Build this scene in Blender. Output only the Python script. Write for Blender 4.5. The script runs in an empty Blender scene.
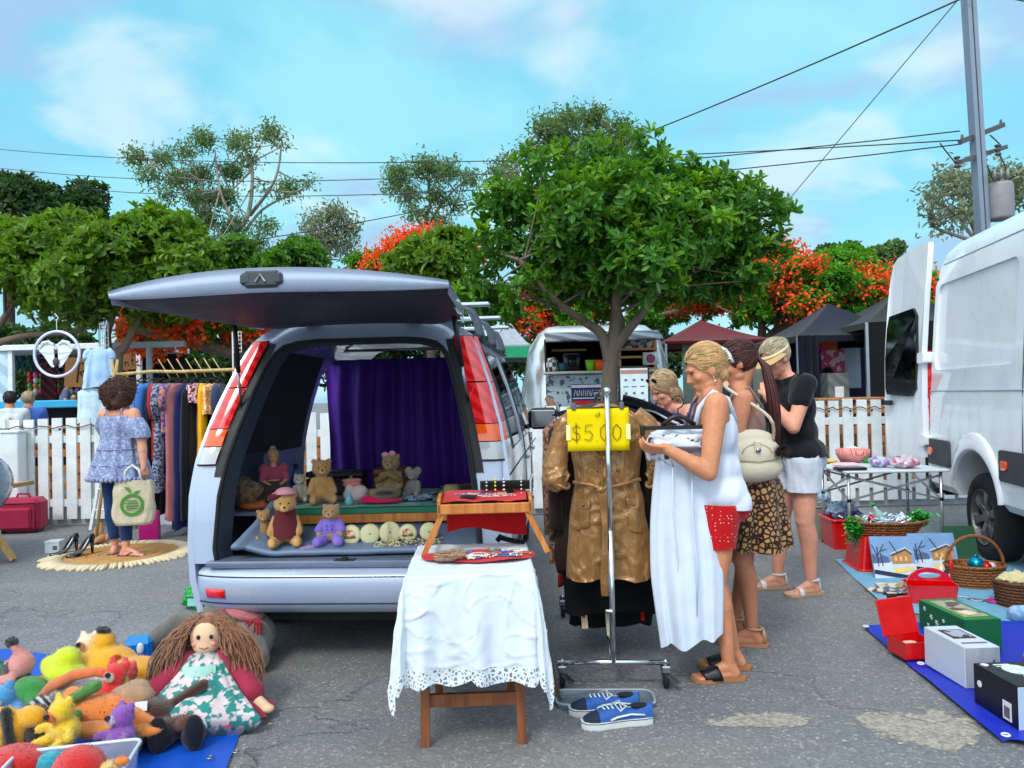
import bpy,bmesh,math,random
import numpy as np
from mathutils import Vector,Matrix,Euler,Quaternion,noise
random.seed(7);np.random.seed(7)
PI=math.pi;R=math.radians
scene=bpy.context.scene;COL=scene.collection
V=Vector
# -- camera
CAMZ=1.40;FPX=752.0
cam_d=bpy.data.cameras.new('camera');cam=bpy.data.objects.new('camera',cam_d);COL.objects.link(cam)
cam_d.sensor_width=36;cam_d.lens=FPX/1024*36;cam_d.clip_end=2000;cam_d.clip_start=.05
CAMR=(Matrix.Rotation(R(90.95),3,'X') @ Matrix.Rotation(R(-1.35),3,'Z'))
cam.matrix_world=Matrix.Translation((0,0,CAMZ)) @ CAMR.to_4x4()
scene.camera=cam
scene.render.resolution_x=1024;scene.render.resolution_y=768
def ray(px,py):return CAMR @ V(((px-512)/FPX,(384-py)/FPX,-1))
def at(px,py,Y):
    d=ray(px,py);return V((0,0,CAMZ)) +d*(Y/d.y)
def G(px,py,z=0):
    d=ray(px,py);return V((0,0,CAMZ)) +d*((z-CAMZ)/d.z)
# -- bookkeeping
def tag(o,label=None,cat=None,group=None,kind=None):
    if label:o['label']=label
    if cat:o['category']=cat
    if group:o['group']=group
    if kind:o['kind']=kind
    return o
def thing(name,label,cat,loc=(0,0,0),rz=0,group=None):
    o=bpy.data.objects.new(name,None);COL.objects.link(o);o.empty_display_size=.1
    o.location=loc;o.rotation_euler=(0,0,rz)
    return tag(o,label,cat,group)
def link(name,me,mat,parent=None,loc=None,rz=None,smooth=True):
    o=bpy.data.objects.new(name,me);COL.objects.link(o)
    if mat is not None:
        for m in (mat if isinstance(mat,(list,tuple)) else [mat]):me.materials.append(m)
    if smooth and len(me.polygons):me.polygons.foreach_set('use_smooth',[True]*len(me.polygons))
    if parent is not None:o.parent=parent
    if loc is not None:o.location=loc
    if rz is not None:o.rotation_euler=(0,0,rz)
    return o
def copy_tree(o,parent=None):
    kids=list(o.children)
    c=o.copy();COL.objects.link(c)
    if parent is not None:c.parent=parent
    for ch in kids:copy_tree(ch,c)
    return c
# -- mesh builder
class MB:
    def __init__(s):s.v=[];s.f=[];s.mi=[]
    def add(s,vs,fs,mi=0):
        b=len(s.v);s.v.extend([tuple(x) for x in vs])
        s.f.extend([tuple(i+b for i in f) for f in fs]);s.mi.extend([mi]*len(fs));return s
    def box(s,c,d,rot=None,mi=0,bev=0.0):
        x,y,z=d[0]/2,d[1]/2,d[2]/2
        b=min(bev,x*.9,y*.9,z*.9)
        m=rot.to_matrix() if isinstance(rot,(Euler,Quaternion)) else (rot if rot is not None else Matrix.Identity(3))
        c=V(c)
        if b<=0:
            vs=[V((i,j,k)) for k in (-z,z) for j in (-y,y) for i in (-x,x)]
            fs=[(0,2,3,1),(4,5,7,6),(0,1,5,4),(2,6,7,3),(0,4,6,2),(1,3,7,5)]
        else:
            vs=[];idx={}
            for sx in (-1,1):
                for sy in (-1,1):
                    for sz in (-1,1):
                        for ax in range(3):
                            p=[sx*x,sy*y,sz*z]
                            for a in range(3):
                                if a != ax:p[a]-=(sx,sy,sz)[a]*b
                            idx[(sx,sy,sz,ax)]=len(vs);vs.append(V(p))
            fs=[]
            for ax in range(3):
                o1,o2=[(1,2),(2,0),(0,1)][ax]
                for sg in (-1,1):
                    q=[]
                    for (u,w) in ((-1,-1),(1,-1),(1,1),(-1,1)):
                        k=[0,0,0];k[ax]=sg;k[o1]=u;k[o2]=w;q.append(idx[(*k,ax)])
                    fs.append(tuple(q if sg>0 else q[::-1]))
                for u in (-1,1):
                    for w in (-1,1):
                        k0=[0,0,0];k0[o1]=u;k0[o2]=w;k1=list(k0);k0[ax]=-1;k1[ax]=1
                        q=[idx[(*k0,o1)],idx[(*k1,o1)],idx[(*k1,o2)],idx[(*k0,o2)]]
                        fs.append(tuple(q if u*w<0 else q[::-1]))
            for sx in (-1,1):
                for sy in (-1,1):
                    for sz in (-1,1):
                        q=[idx[(sx,sy,sz,a)] for a in range(3)]
                        fs.append(tuple(q if sx*sy*sz>0 else q[::-1]))
        return s.add([c +m @ p for p in vs],fs,mi)
    def tube(s,pts,rad,n=8,cap=True,mi=0,closed=False):
        pts=[V(p) for p in pts];N=len(pts)
        if not isinstance(rad,(list,tuple)):rad=[rad]*N
        vs=[];fs=[]
        t0=(pts[1]-pts[0]).normalized();up=V((0,0,1)) if abs(t0.z)<.9 else V((1,0,0))
        u=t0.cross(up).normalized()
        for i,p in enumerate(pts):
            if closed:t=(pts[(i+1) % N]-pts[i-1]).normalized()
            else:t=(pts[min(i+1,N-1)]-pts[max(i-1,0)]).normalized()
            if t.length<1e-6:t=t0
            u=(u -t*u.dot(t))
            u=u.normalized() if u.length>1e-6 else t.orthogonal().normalized()
            w=t.cross(u)
            for k in range(n):
                a=2*PI*k/n;vs.append(p +(u*math.cos(a)+w*math.sin(a))*rad[i])
        M_=N if closed else N-1
        for i in range(M_):
            j=(i+1) % N
            for k in range(n):
                l=(k+1) % n;fs.append((i*n+k,i*n+l,j*n+l,j*n+k))
        if cap and not closed:
            fs.append(tuple(range(n))[::-1]);fs.append(tuple((N-1)*n+k for k in range(n)))
        return s.add(vs,fs,mi)
    def ell(s,c,r,rot=None,nu=16,nv=10,mi=0):
        c=V(c);r=(r,r,r) if not hasattr(r,'__len__') else r
        m=rot.to_matrix() if isinstance(rot,(Euler,Quaternion)) else (rot if rot is not None else Matrix.Identity(3))
        vs=[c +m @ V((0,0,-r[2]))]
        for j in range(1,nv):
            ph=-PI/2 +PI*j/nv
            for i in range(nu):
                a=2*PI*i/nu
                vs.append(c +m @ V((r[0]*math.cos(ph)*math.cos(a),r[1]*math.cos(ph)*math.sin(a),r[2]*math.sin(ph))))
        vs.append(c +m @ V((0,0,r[2])));fs=[]
        for i in range(nu):fs.append((0,1+(i+1) % nu,1+i))
        for j in range(nv-2):
            for i in range(nu):
                a=1+j*nu+i;b=1+j*nu+(i+1) % nu;fs.append((a,b,b+nu,a+nu))
        L=len(vs)-1;b0=1+(nv-2)*nu
        for i in range(nu):fs.append((L,b0+i,b0+(i+1) % nu))
        return s.add(vs,fs,mi)
    def lathe(s,prof,n=24,c=(0,0,0),axis='z',mi=0,cap=True,rot=None):
        vs=[];fs=[];c=V(c);m=rot if rot is not None else Matrix.Identity(3)
        if isinstance(m,(Euler,Quaternion)):m=m.to_matrix()
        for (r,h) in prof:
            for k in range(n):
                a=2*PI*k/n;x,y=r*math.cos(a),r*math.sin(a)
                p={'z':V((x,y,h)),'x':V((h,x,y)),'y':V((y,h,x))}[axis]
                vs.append(c +m @ p)
        for i in range(len(prof)-1):
            for k in range(n):
                l=(k+1) % n;fs.append((i*n+k,i*n+l,(i+1)*n+l,(i+1)*n+k))
        if cap:
            if prof[0][0]>1e-5:fs.append(tuple(range(n))[::-1])
            if prof[-1][0]>1e-5:fs.append(tuple((len(prof)-1)*n+k for k in range(n)))
        return s.add(vs,fs,mi)
    def loft(s,rings,cap0=True,cap1=True,mi=0,closed=True):
        n=len(rings[0]);vs=[p for r in rings for p in r];fs=[]
        for i in range(len(rings)-1):
            for k in range(n if closed else n-1):
                l=(k+1) % n;fs.append((i*n+k,i*n+l,(i+1)*n+l,(i+1)*n+k))
        if closed and cap0:fs.append(tuple(range(n))[::-1])
        if closed and cap1:fs.append(tuple((len(rings)-1)*n+k for k in range(n)))
        return s.add(vs,fs,mi)
    def grid(s,fn,nu,nv,mi=0):
        vs=[fn(i/nu,j/nv) for j in range(nv+1) for i in range(nu+1)]
        fs=[(j*(nu+1)+i,j*(nu+1)+i+1,(j+1)*(nu+1)+i+1,(j+1)*(nu+1)+i) for j in range(nv) for i in range(nu)]
        return s.add(vs,fs,mi)
    def prism(s,poly,vec,mi=0):
        n=len(poly);poly=[V(p) for p in poly];vec=V(vec)
        vs=poly +[p+vec for p in poly]
        fs=[tuple(range(n))[::-1],tuple(range(n,2*n))] +[(k,(k+1) % n,n+(k+1) % n,n+k) for k in range(n)]
        return s.add(vs,fs,mi)
    def bar(s,a,b,w,h,mi=0,bev=0.0,up=None):
        a=V(a);b=V(b);d=(b-a);L=d.length;t=d.normalized()
        upv=V(up) if up is not None else (V((0,0,1)) if abs(t.z)<.95 else V((0,1,0)))
        x=t.cross(upv).normalized();z=x.cross(t)
        m=Matrix((x,t,z)).transposed()
        return s.box((a+b)/2,(w,L,h),m,mi,bev)
    def mesh(s,name='m'):
        me=bpy.data.meshes.new(name);me.from_pydata(s.v,[],s.f)
        if any(s.mi):me.polygons.foreach_set('material_index',s.mi)
        me.validate();me.update();return me
    def build(s,name,mat,parent=None,smooth=False,loc=None,rz=None,fix=False):
        me=s.mesh(name)
        if fix:
            bm=bmesh.new();bm.from_mesh(me);bmesh.ops.recalc_face_normals(bm,faces=bm.faces);bm.to_mesh(me);bm.free()
        return link(name,me,mat,parent,loc,rz,smooth)
def bake(o):
    """replace an object's mesh by its modified mesh"""
    dg=bpy.context.evaluated_depsgraph_get();dg.update()
    me=bpy.data.meshes.new_from_object(o.evaluated_get(dg));mats=list(o.data.materials)
    old=o.data;o.modifiers.clear();o.data=me
    me.materials.clear()
    for m in mats:me.materials.append(m)
    bpy.data.meshes.remove(old);return o
def boolean(o,*cutters):
    bm=bmesh.new();bm.from_mesh(o.data);bmesh.ops.remove_doubles(bm,verts=bm.verts,dist=1e-5);bmesh.ops.dissolve_degenerate(bm,dist=1e-5,edges=bm.edges);bm.to_mesh(o.data);bm.free()
    for c in cutters:_boolean(o,c)
    return o
def _boolean(o,cutter_mb):
    cm=cutter_mb.build('cutter',None,fix=True)
    if o.parent:cm.parent=o.parent;cm.location=o.location;cm.rotation_euler=o.rotation_euler
    bpy.context.view_layer.update();m=o.modifiers.new('b','BOOLEAN');m.operation='DIFFERENCE';m.object=cm;m.solver='EXACT'
    bake(o);me=cm.data;bpy.data.objects.remove(cm);bpy.data.meshes.remove(me);return o
def autosmooth(o,ang=35):
    bm=bmesh.new();bm.from_mesh(o.data)
    for f in bm.faces:f.smooth=True
    for e in bm.edges:
        if len(e.link_faces)==2 and e.calc_face_angle(0)>R(ang):e.smooth=False
    bm.to_mesh(o.data);bm.free();return o
def rng(a,b):return random.uniform(a,b)
def nz(x,y=0.,z=0.):return noise.noise(V((x,y,z)))
# ---- volumes made of rounded primitives, fused into one continuous skin
def caps(mb,a,b,ra,rb,n=14):
    a=V(a);b=V(b);d=b-a;L=d.length
    if L<1e-6:mb.ell(a,ra);return
    t=d/L;u=t.orthogonal().normalized();w=t.cross(u);rings=[]
    for j in range(1,6):
        ph=-PI/2 +PI/2*j/5;rings.append([a +t*ra*math.sin(ph) +(u*math.cos(q)+w*math.sin(q))*ra*math.cos(ph) for q in [2*PI*k/n for k in range(n)]])
    for j in range(0,5):
        ph=PI/2*j/5;rings.append([b +t*rb*math.sin(ph) +(u*math.cos(q)+w*math.sin(q))*rb*math.cos(ph) for q in [2*PI*k/n for k in range(n)]])
    mb.loft(rings)
class Blob:
    def __init__(s):s.p=[]
    def c(s,a,b,ra,rb=None):s.p.append(('c',V(a),V(b),ra,ra if rb is None else rb));return s
    def e(s,c,r,rot=None):s.p.append(('e',V(c),(r,r,r) if not hasattr(r,'__len__') else tuple(r),rot));return s
    def mesh(s,voxel=.008,smooth=4,inflate=0.,sel=None):
        mb=MB()
        for i,p in enumerate(s.p):
            if sel is not None and i not in sel:continue
            if p[0]=='c':caps(mb,p[1],p[2],p[3]+inflate,p[4]+inflate)
            else:mb.ell(p[1],tuple(q+inflate for q in p[2]),p[3],20,14)
        o=mb.build('tmp',None,fix=True)
        m=o.modifiers.new('r','REMESH');m.mode='VOXEL';m.voxel_size=voxel
        if smooth:
            m=o.modifiers.new('s','SMOOTH');m.factor=.5;m.iterations=smooth
        bake(o);me=o.data;bpy.data.objects.remove(o);return me
    def build(s,name,mat,parent,voxel=.008,smooth=4,inflate=0.,sel=None):
        return link(name,s.mesh(voxel,smooth,inflate,sel),mat,parent)
def fuzz(me,n,L,w_=.0012,seed=1):
    """short pile standing on a plush surface"""
    k=len(me.polygons)
    if not k:return me
    C=np.empty(k*3);me.polygons.foreach_get('center',C);C=C.reshape(-1,3);Nn=np.empty(k*3);me.polygons.foreach_get('normal',Nn);Nn=Nn.reshape(-1,3);A=np.empty(k);me.polygons.foreach_get('area',A)
    rs=np.random.RandomState(seed);i=rs.choice(k,n,p=A/A.sum());c=C[i]+rs.normal(size=(n,3))*np.sqrt(A[i])[:,None]*.35;d=Nn[i]+rs.normal(size=(n,3))*.45;d /= np.linalg.norm(d,axis=1,keepdims=True);c=c-Nn[i]*L*.2
    s=np.cross(d,rs.normal(size=(n,3)));s /= np.linalg.norm(s,axis=1,keepdims=True)+1e-9;v=np.stack([c-s*w_,c+s*w_,c+d*L*(.6+.7*rs.rand(n,1))],1).reshape(-1,3)
    bm=bmesh.new();bm.from_mesh(me);vs=[bm.verts.new(p) for p in v]
    for q in range(n):bm.faces.new(vs[3*q:3*q+3])
    bm.to_mesh(me);bm.free();return me
def edit_mesh(me,keep=None,move=None,solid=0):
    bm=bmesh.new();bm.from_mesh(me)
    if keep is not None:
        bmesh.ops.delete(bm,geom=[f for f in bm.faces if not keep(f.calc_center_median())],context='FACES')
    if move is not None:
        bm.normal_update()
        new=[move(v.co.copy(),v.normal.copy()) for v in bm.verts]
        for v,c in zip(bm.verts,new):v.co=c
    bm.to_mesh(me);bm.free();return me
def clip(me,planes):
    """keep the side dot(p-co, no) < 0 of every plane"""
    bm=bmesh.new();bm.from_mesh(me)
    for co,no in planes:
        bmesh.ops.bisect_plane(bm,geom=bm.verts[:]+bm.edges[:]+bm.faces[:],plane_co=V(co),plane_no=V(no),clear_outer=True)
    bm.to_mesh(me);bm.free();return me
# -- materials
def lin(c):
    if isinstance(c,str):
        c=tuple(int(c[i:i+2],16)/255 for i in (0,2,4))
    return tuple((x/12.92 if x<=.04045 else ((x+.055)/1.055)**2.4) for x in c)
_mc={}
def NT(m):
    nt=m.node_tree;return nt,nt.nodes,nt.links
def M(name,col,rough=.6,metal=0.,var=.12,vs=6.,bump=.0,bs=80.,spec=.5,trans=0.,alpha=1.,sss=0.,isl=0.,col2=None,pat=None,pscale=30.,coat=0.,sheen=0.,emit=0.,stretch=None,plo=.45,phi=.55):
    """procedural material: base colour broken up by two noise scales, optional second pattern colour"""
    if name in _mc:return _mc[name]
    m=bpy.data.materials.new(name);m.use_nodes=True;nt,N,L=NT(m)
    b=N['Principled BSDF'];b.inputs['Roughness'].default_value=rough;b.inputs['Metallic'].default_value=metal
    b.inputs['Specular IOR Level'].default_value=spec
    if trans:b.inputs['Transmission Weight'].default_value=trans
    if sss:b.inputs['Subsurface Weight'].default_value=sss;b.inputs['Subsurface Radius'].default_value=(.02,.008,.004);b.inputs['Subsurface Scale'].default_value=.5
    if coat:b.inputs['Coat Weight'].default_value=coat;b.inputs['Coat Roughness'].default_value=.05
    if sheen:b.inputs['Sheen Weight'].default_value=sheen
    if alpha<1:b.inputs['Alpha'].default_value=alpha
    tc=N.new('ShaderNodeTexCoord');mp=N.new('ShaderNodeMapping');L.new(tc.outputs['Object'],mp.inputs[0])
    if stretch:mp.inputs['Scale'].default_value=stretch
    c=lin(col);src=None
    rgb=N.new('ShaderNodeRGB');rgb.outputs[0].default_value=(*c,1);src=rgb.outputs[0]
    def mix(f,a,bb,mode='MIX'):
        x=N.new('ShaderNodeMix');x.data_type='RGBA';x.blend_type=mode
        if hasattr(f,'name'):L.new(f,x.inputs['Factor'])
        else:x.inputs['Factor'].default_value=f
        for q,i in ((a,6),(bb,7)):
            if hasattr(q,'name'):L.new(q,x.inputs[i])
            else:x.inputs[i].default_value=(*q,1)
        return x.outputs[2]
    def ramp(v,lo,hi):
        r=N.new('ShaderNodeMapRange');L.new(v,r.inputs[0]);r.inputs[1].default_value=lo;r.inputs[2].default_value=hi;return r.outputs[0]
    if pat:
        c2=lin(col2)
        if pat=='noise':
            t=N.new('ShaderNodeTexNoise');t.inputs['Scale'].default_value=pscale;L.new(mp.outputs[0],t.inputs[0]);fac=ramp(t.outputs[0],plo,phi)
        elif pat=='dots':
            t=N.new('ShaderNodeTexVoronoi');t.inputs['Scale'].default_value=pscale;t.inputs['Randomness'].default_value=.4;L.new(mp.outputs[0],t.inputs[0]);fac=ramp(t.outputs[0],.2,.14)
        elif pat=='leopard':
            t=N.new('ShaderNodeTexVoronoi');t.feature='DISTANCE_TO_EDGE';t.inputs['Scale'].default_value=pscale;L.new(mp.outputs[0],t.inputs[0]);fac=ramp(t.outputs[0],.22,.1)
        elif pat=='cells':
            t=N.new('ShaderNodeTexVoronoi');t.inputs['Scale'].default_value=pscale;L.new(mp.outputs[0],t.inputs[0])
            h=N.new('ShaderNodeSeparateColor');L.new(t.outputs['Color'],h.inputs[0]);fac=ramp(h.outputs[0],.5,.52)
        elif pat=='weave':
            t=N.new('ShaderNodeTexBrick');t.inputs['Scale'].default_value=pscale;t.inputs['Color1'].default_value=(1,1,1,1);t.inputs['Color2'].default_value=(.7,.7,.7,1);t.inputs['Mortar'].default_value=(0,0,0,1);t.inputs['Mortar Size'].default_value=.06;L.new(mp.outputs[0],t.inputs[0])
            h=N.new('ShaderNodeSeparateColor');L.new(t.outputs[0],h.inputs[0]);fac=ramp(h.outputs[0],1,0)
        elif pat=='check':
            t=N.new('ShaderNodeTexChecker');t.inputs['Scale'].default_value=pscale;L.new(mp.outputs[0],t.inputs[0]);fac=t.outputs[1]
        elif pat=='wave':
            t=N.new('ShaderNodeTexWave');t.inputs['Scale'].default_value=pscale;t.inputs['Distortion'].default_value=2.;t.bands_direction='DIAGONAL';L.new(mp.outputs[0],t.inputs[0]);fac=ramp(t.outputs[1],plo,phi)
        elif pat=='grain':
            mp2=N.new('ShaderNodeMapping');mp2.inputs['Scale'].default_value=(1,1,.08);L.new(tc.outputs['Object'],mp2.inputs[0])
            t=N.new('ShaderNodeTexNoise');t.inputs['Scale'].default_value=pscale;t.inputs['Detail'].default_value=5;L.new(mp2.outputs[0],t.inputs[0]);fac=ramp(t.outputs[0],.35,.7)
        src=mix(fac,src,c2)
    if var:
        t=N.new('ShaderNodeTexNoise');t.inputs['Scale'].default_value=vs;t.inputs['Detail'].default_value=4;t.inputs['Roughness'].default_value=.6
        L.new(mp.outputs[0],t.inputs[0]);r=N.new('ShaderNodeMapRange');L.new(t.outputs[0],r.inputs[0])
        r.inputs[1].default_value=.3;r.inputs[2].default_value=.7;r.inputs[3].default_value=1-var;r.inputs[4].default_value=1+var
        hs=N.new('ShaderNodeHueSaturation');L.new(src,hs.inputs['Color']);L.new(r.outputs[0],hs.inputs['Value']);src=hs.outputs[0]
        r2=N.new('ShaderNodeMapRange');L.new(t.outputs[0],r2.inputs[0]);r2.inputs[1].default_value=.3;r2.inputs[2].default_value=.7
        r2.inputs[3].default_value=max(.02,rough-.08);r2.inputs[4].default_value=min(1,rough+.08);L.new(r2.outputs[0],b.inputs['Roughness'])
    if isl:
        g=N.new('ShaderNodeNewGeometry');r=N.new('ShaderNodeMapRange');L.new(g.outputs['Random Per Island'],r.inputs[0])
        r.inputs[3].default_value=1-isl;r.inputs[4].default_value=1+isl
        hs=N.new('ShaderNodeHueSaturation');L.new(src,hs.inputs['Color']);L.new(r.outputs[0],hs.inputs['Value']);src=hs.outputs[0]
        r=N.new('ShaderNodeMapRange');L.new(g.outputs['Random Per Island'],r.inputs[0]);r.inputs[3].default_value=.5+isl*.05;r.inputs[4].default_value=.5-isl*.05
        L.new(r.outputs[0],hs.inputs['Hue'])
    L.new(src,b.inputs['Base Color'])
    if emit:L.new(src,b.inputs['Emission Color']);b.inputs['Emission Strength'].default_value=emit
    if bump:
        t=N.new('ShaderNodeTexNoise');t.inputs['Scale'].default_value=bs;t.inputs['Detail'].default_value=3;L.new(mp.outputs[0],t.inputs[0])
        bp=N.new('ShaderNodeBump');bp.inputs['Strength'].default_value=bump;bp.inputs['Distance'].default_value=.01
        L.new(t.outputs[0],bp.inputs['Height']);L.new(bp.outputs[0],b.inputs['Normal'])
    _mc[name]=m;return m
def fab(name,col,**k):
    d=dict(rough=.85,var=.14,vs=9,bump=.35,bs=25,spec=.2,sheen=.15);d.update(k);return M(name,col,**d)
def plush(name,col,**k):
    d=dict(rough=.95,var=.14,vs=25,bump=.9,bs=260,spec=.1,sheen=.5);d.update(k);return M(name,col,**d)
def wood(name,a,b_,**k):
    d=dict(rough=.55,var=.15,vs=5,pat='grain',col2=b_,pscale=40,bump=.1,bs=120);d.update(k);return M(name,a,**d)
def leafmat(name,col,tcol,isl=.45,rough=.45):
    if name in _mc:return _mc[name]
    m=M(name,col,rough=rough,var=.18,vs=1.3,isl=isl,spec=.35)
    nt,N,L=NT(m);b=N['Principled BSDF'];out=[n for n in N if n.type=='OUTPUT_MATERIAL'][0]
    tr=N.new('ShaderNodeBsdfTranslucent');tr.inputs[0].default_value=(*lin(tcol),1)
    mx=N.new('ShaderNodeMixShader');mx.inputs[0].default_value=.3
    L.new(b.outputs[0],mx.inputs[1]);L.new(tr.outputs[0],mx.inputs[2]);L.new(mx.outputs[0],out.inputs[0]);return m
def glassy(name,col=(.02,.025,.03),alpha=.55,rough=.03):
    """tinted window glass: reflection over a see-through tint"""
    if name in _mc:return _mc[name]
    m=bpy.data.materials.new(name);m.use_nodes=True;nt,N,L=NT(m);_mc[name]=m
    N.remove(N['Principled BSDF']);out=[n for n in N if n.type=='OUTPUT_MATERIAL'][0]
    tr=N.new('ShaderNodeBsdfTransparent');tr.inputs[0].default_value=(alpha,alpha,alpha*1.02,1)
    gl=N.new('ShaderNodeBsdfGlossy');gl.inputs['Roughness'].default_value=rough
    fr=N.new('ShaderNodeFresnel');fr.inputs[0].default_value=1.52
    t=N.new('ShaderNodeTexNoise');t.inputs['Scale'].default_value=3;r=N.new('ShaderNodeMapRange');L.new(t.outputs[0],r.inputs[0]);r.inputs[3].default_value=rough*.5;r.inputs[4].default_value=rough*1.6;L.new(r.outputs[0],gl.inputs['Roughness'])
    mx=N.new('ShaderNodeMixShader');L.new(fr.outputs[0],mx.inputs[0]);L.new(tr.outputs[0],mx.inputs[1]);L.new(gl.outputs[0],mx.inputs[2]);L.new(mx.outputs[0],out.inputs[0])
    return m
white_p=M('white_paint',(.85,.87,.88),.5,var=.13,vs=5,bump=.05,bs=40)
chrome=M('chrome',(.8,.82,.84),.18,metal=1,var=.05)
steel=M('brushed_steel',(.62,.64,.67),.32,metal=1,var=.1)
black_pl=M('black_plastic',(.06,.06,.065),.45,var=.2)
black_rub=M('black_rubber',(.07,.07,.072),.8,var=.25,bump=.2)
# -- world + sun
w=bpy.data.worlds.new('World');scene.world=w;w.use_nodes=True
nt=w.node_tree;N=nt.nodes;L=nt.links;bg=N['Background']
SUN_EL,SUN_AZ=R(48),R(205) # direction the light comes from, clockwise from +Y: behind the camera, to the left
sky=N.new('ShaderNodeTexSky');sky.sky_type='NISHITA';sky.sun_disc=False;sky.sun_elevation=SUN_EL;sky.sun_rotation=SUN_AZ
sky.air_density=1.2;sky.dust_density=.6;sky.ozone_density=1.2
tc=N.new('ShaderNodeTexCoord');sep=N.new('ShaderNodeSeparateXYZ');L.new(tc.outputs['Generated'],sep.inputs[0])
# project the view direction on a cloud plane so that clouds flatten towards the horizon
az=N.new('ShaderNodeMath');az.operation='ADD';L.new(sep.outputs[2],az.inputs[0]);az.inputs[1].default_value=.28
dx=N.new('ShaderNodeMath');dx.operation='DIVIDE';L.new(sep.outputs[0],dx.inputs[0]);L.new(az.outputs[0],dx.inputs[1])
dy=N.new('ShaderNodeMath');dy.operation='DIVIDE';L.new(sep.outputs[1],dy.inputs[0]);L.new(az.outputs[0],dy.inputs[1])
cmb=N.new('ShaderNodeCombineXYZ');L.new(dx.outputs[0],cmb.inputs[0]);L.new(dy.outputs[0],cmb.inputs[1])
def wn(scale,detail,dist,off):
    mp=N.new('ShaderNodeMapping');mp.inputs['Location'].default_value=off;L.new(cmb.outputs[0],mp.inputs[0])
    t=N.new('ShaderNodeTexNoise');t.inputs['Scale'].default_value=scale;t.inputs['Detail'].default_value=detail;t.inputs['Distortion'].default_value=dist;t.inputs['Roughness'].default_value=.5
    L.new(mp.outputs[0],t.inputs[0]);return t.outputs[0]
def wr(v,lo,hi,a=0.,b=1.):
    r=N.new('ShaderNodeMapRange');r.interpolation_type='SMOOTHSTEP';L.new(v,r.inputs[0]);r.inputs[1].default_value=lo;r.inputs[2].default_value=hi;r.inputs[3].default_value=a;r.inputs[4].default_value=b;return r.outputs[0]
def wm(f,a,b_,mode='MIX'):
    x=N.new('ShaderNodeMix');x.data_type='RGBA';x.blend_type=mode
    if hasattr(f,'name'):L.new(f,x.inputs['Factor'])
    else:x.inputs['Factor'].default_value=f
    for q,i in ((a,6),(b_,7)):
        if hasattr(q,'name'):L.new(q,x.inputs[i])
        else:x.inputs[i].default_value=(*q,1)
    return x.outputs[2]
# sky strength .09 before clouds; clouds are painted on the same dome at physical ratios
SK=1/.092
tint=wm(1.,sky.outputs[0],(1.0,1.75,1.62),'MULTIPLY')
hz=wr(sep.outputs[2],.0,.42,0.,1.)
base=wm(.75,tint,(.24*SK,.68*SK,.90*SK))
base=wm(wr(sep.outputs[2],.02,.34,.6,0.),base,(.42*SK,.79*SK,.93*SK))
c1=wr(wn(1.3,6,.5,(3.1,1.7,0)),.40,.64)
c2=wr(wn(1.9,6,.35,(2.9,6.6,2)),.47,.60)
col=wm(wm(1.,c1,(.8,.8,.8),'MULTIPLY'),base,(.36*SK,.80*SK,.90*SK))
col=wm(wm(1.,c2,(.75,.75,.75),'MULTIPLY'),col,(.37*SK,.54*SK,.80*SK))
c3=wr(wn(2.3,7,.3,(1.3,5.2,4)),.50,.66)
col=wm(wm(1.,c3,(.55,.55,.55),'MULTIPLY'),col,(.80*SK,.90*SK,.94*SK))
# added glow around the sun direction, unseen behind the camera, as fill light
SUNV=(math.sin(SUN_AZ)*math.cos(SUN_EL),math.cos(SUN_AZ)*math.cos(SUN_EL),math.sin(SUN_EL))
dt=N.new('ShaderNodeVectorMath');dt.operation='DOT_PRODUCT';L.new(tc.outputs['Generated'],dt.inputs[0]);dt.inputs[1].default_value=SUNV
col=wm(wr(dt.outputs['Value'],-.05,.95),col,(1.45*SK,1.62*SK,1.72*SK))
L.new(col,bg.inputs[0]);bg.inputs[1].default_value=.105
sl=bpy.data.lights.new('sun','SUN');so=bpy.data.objects.new('sun',sl);COL.objects.link(so)
sl.energy=2.0;sl.angle=R(16);sl.color=(1,.95,.87)
sd=V((math.sin(SUN_AZ)*math.cos(SUN_EL),math.cos(SUN_AZ)*math.cos(SUN_EL),math.sin(SUN_EL)))
so.rotation_euler=(-sd).to_track_quat('-Z','Y').to_euler()
scene.view_settings.view_transform='Standard';scene.view_settings.look='None';scene.view_settings.exposure=0
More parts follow.
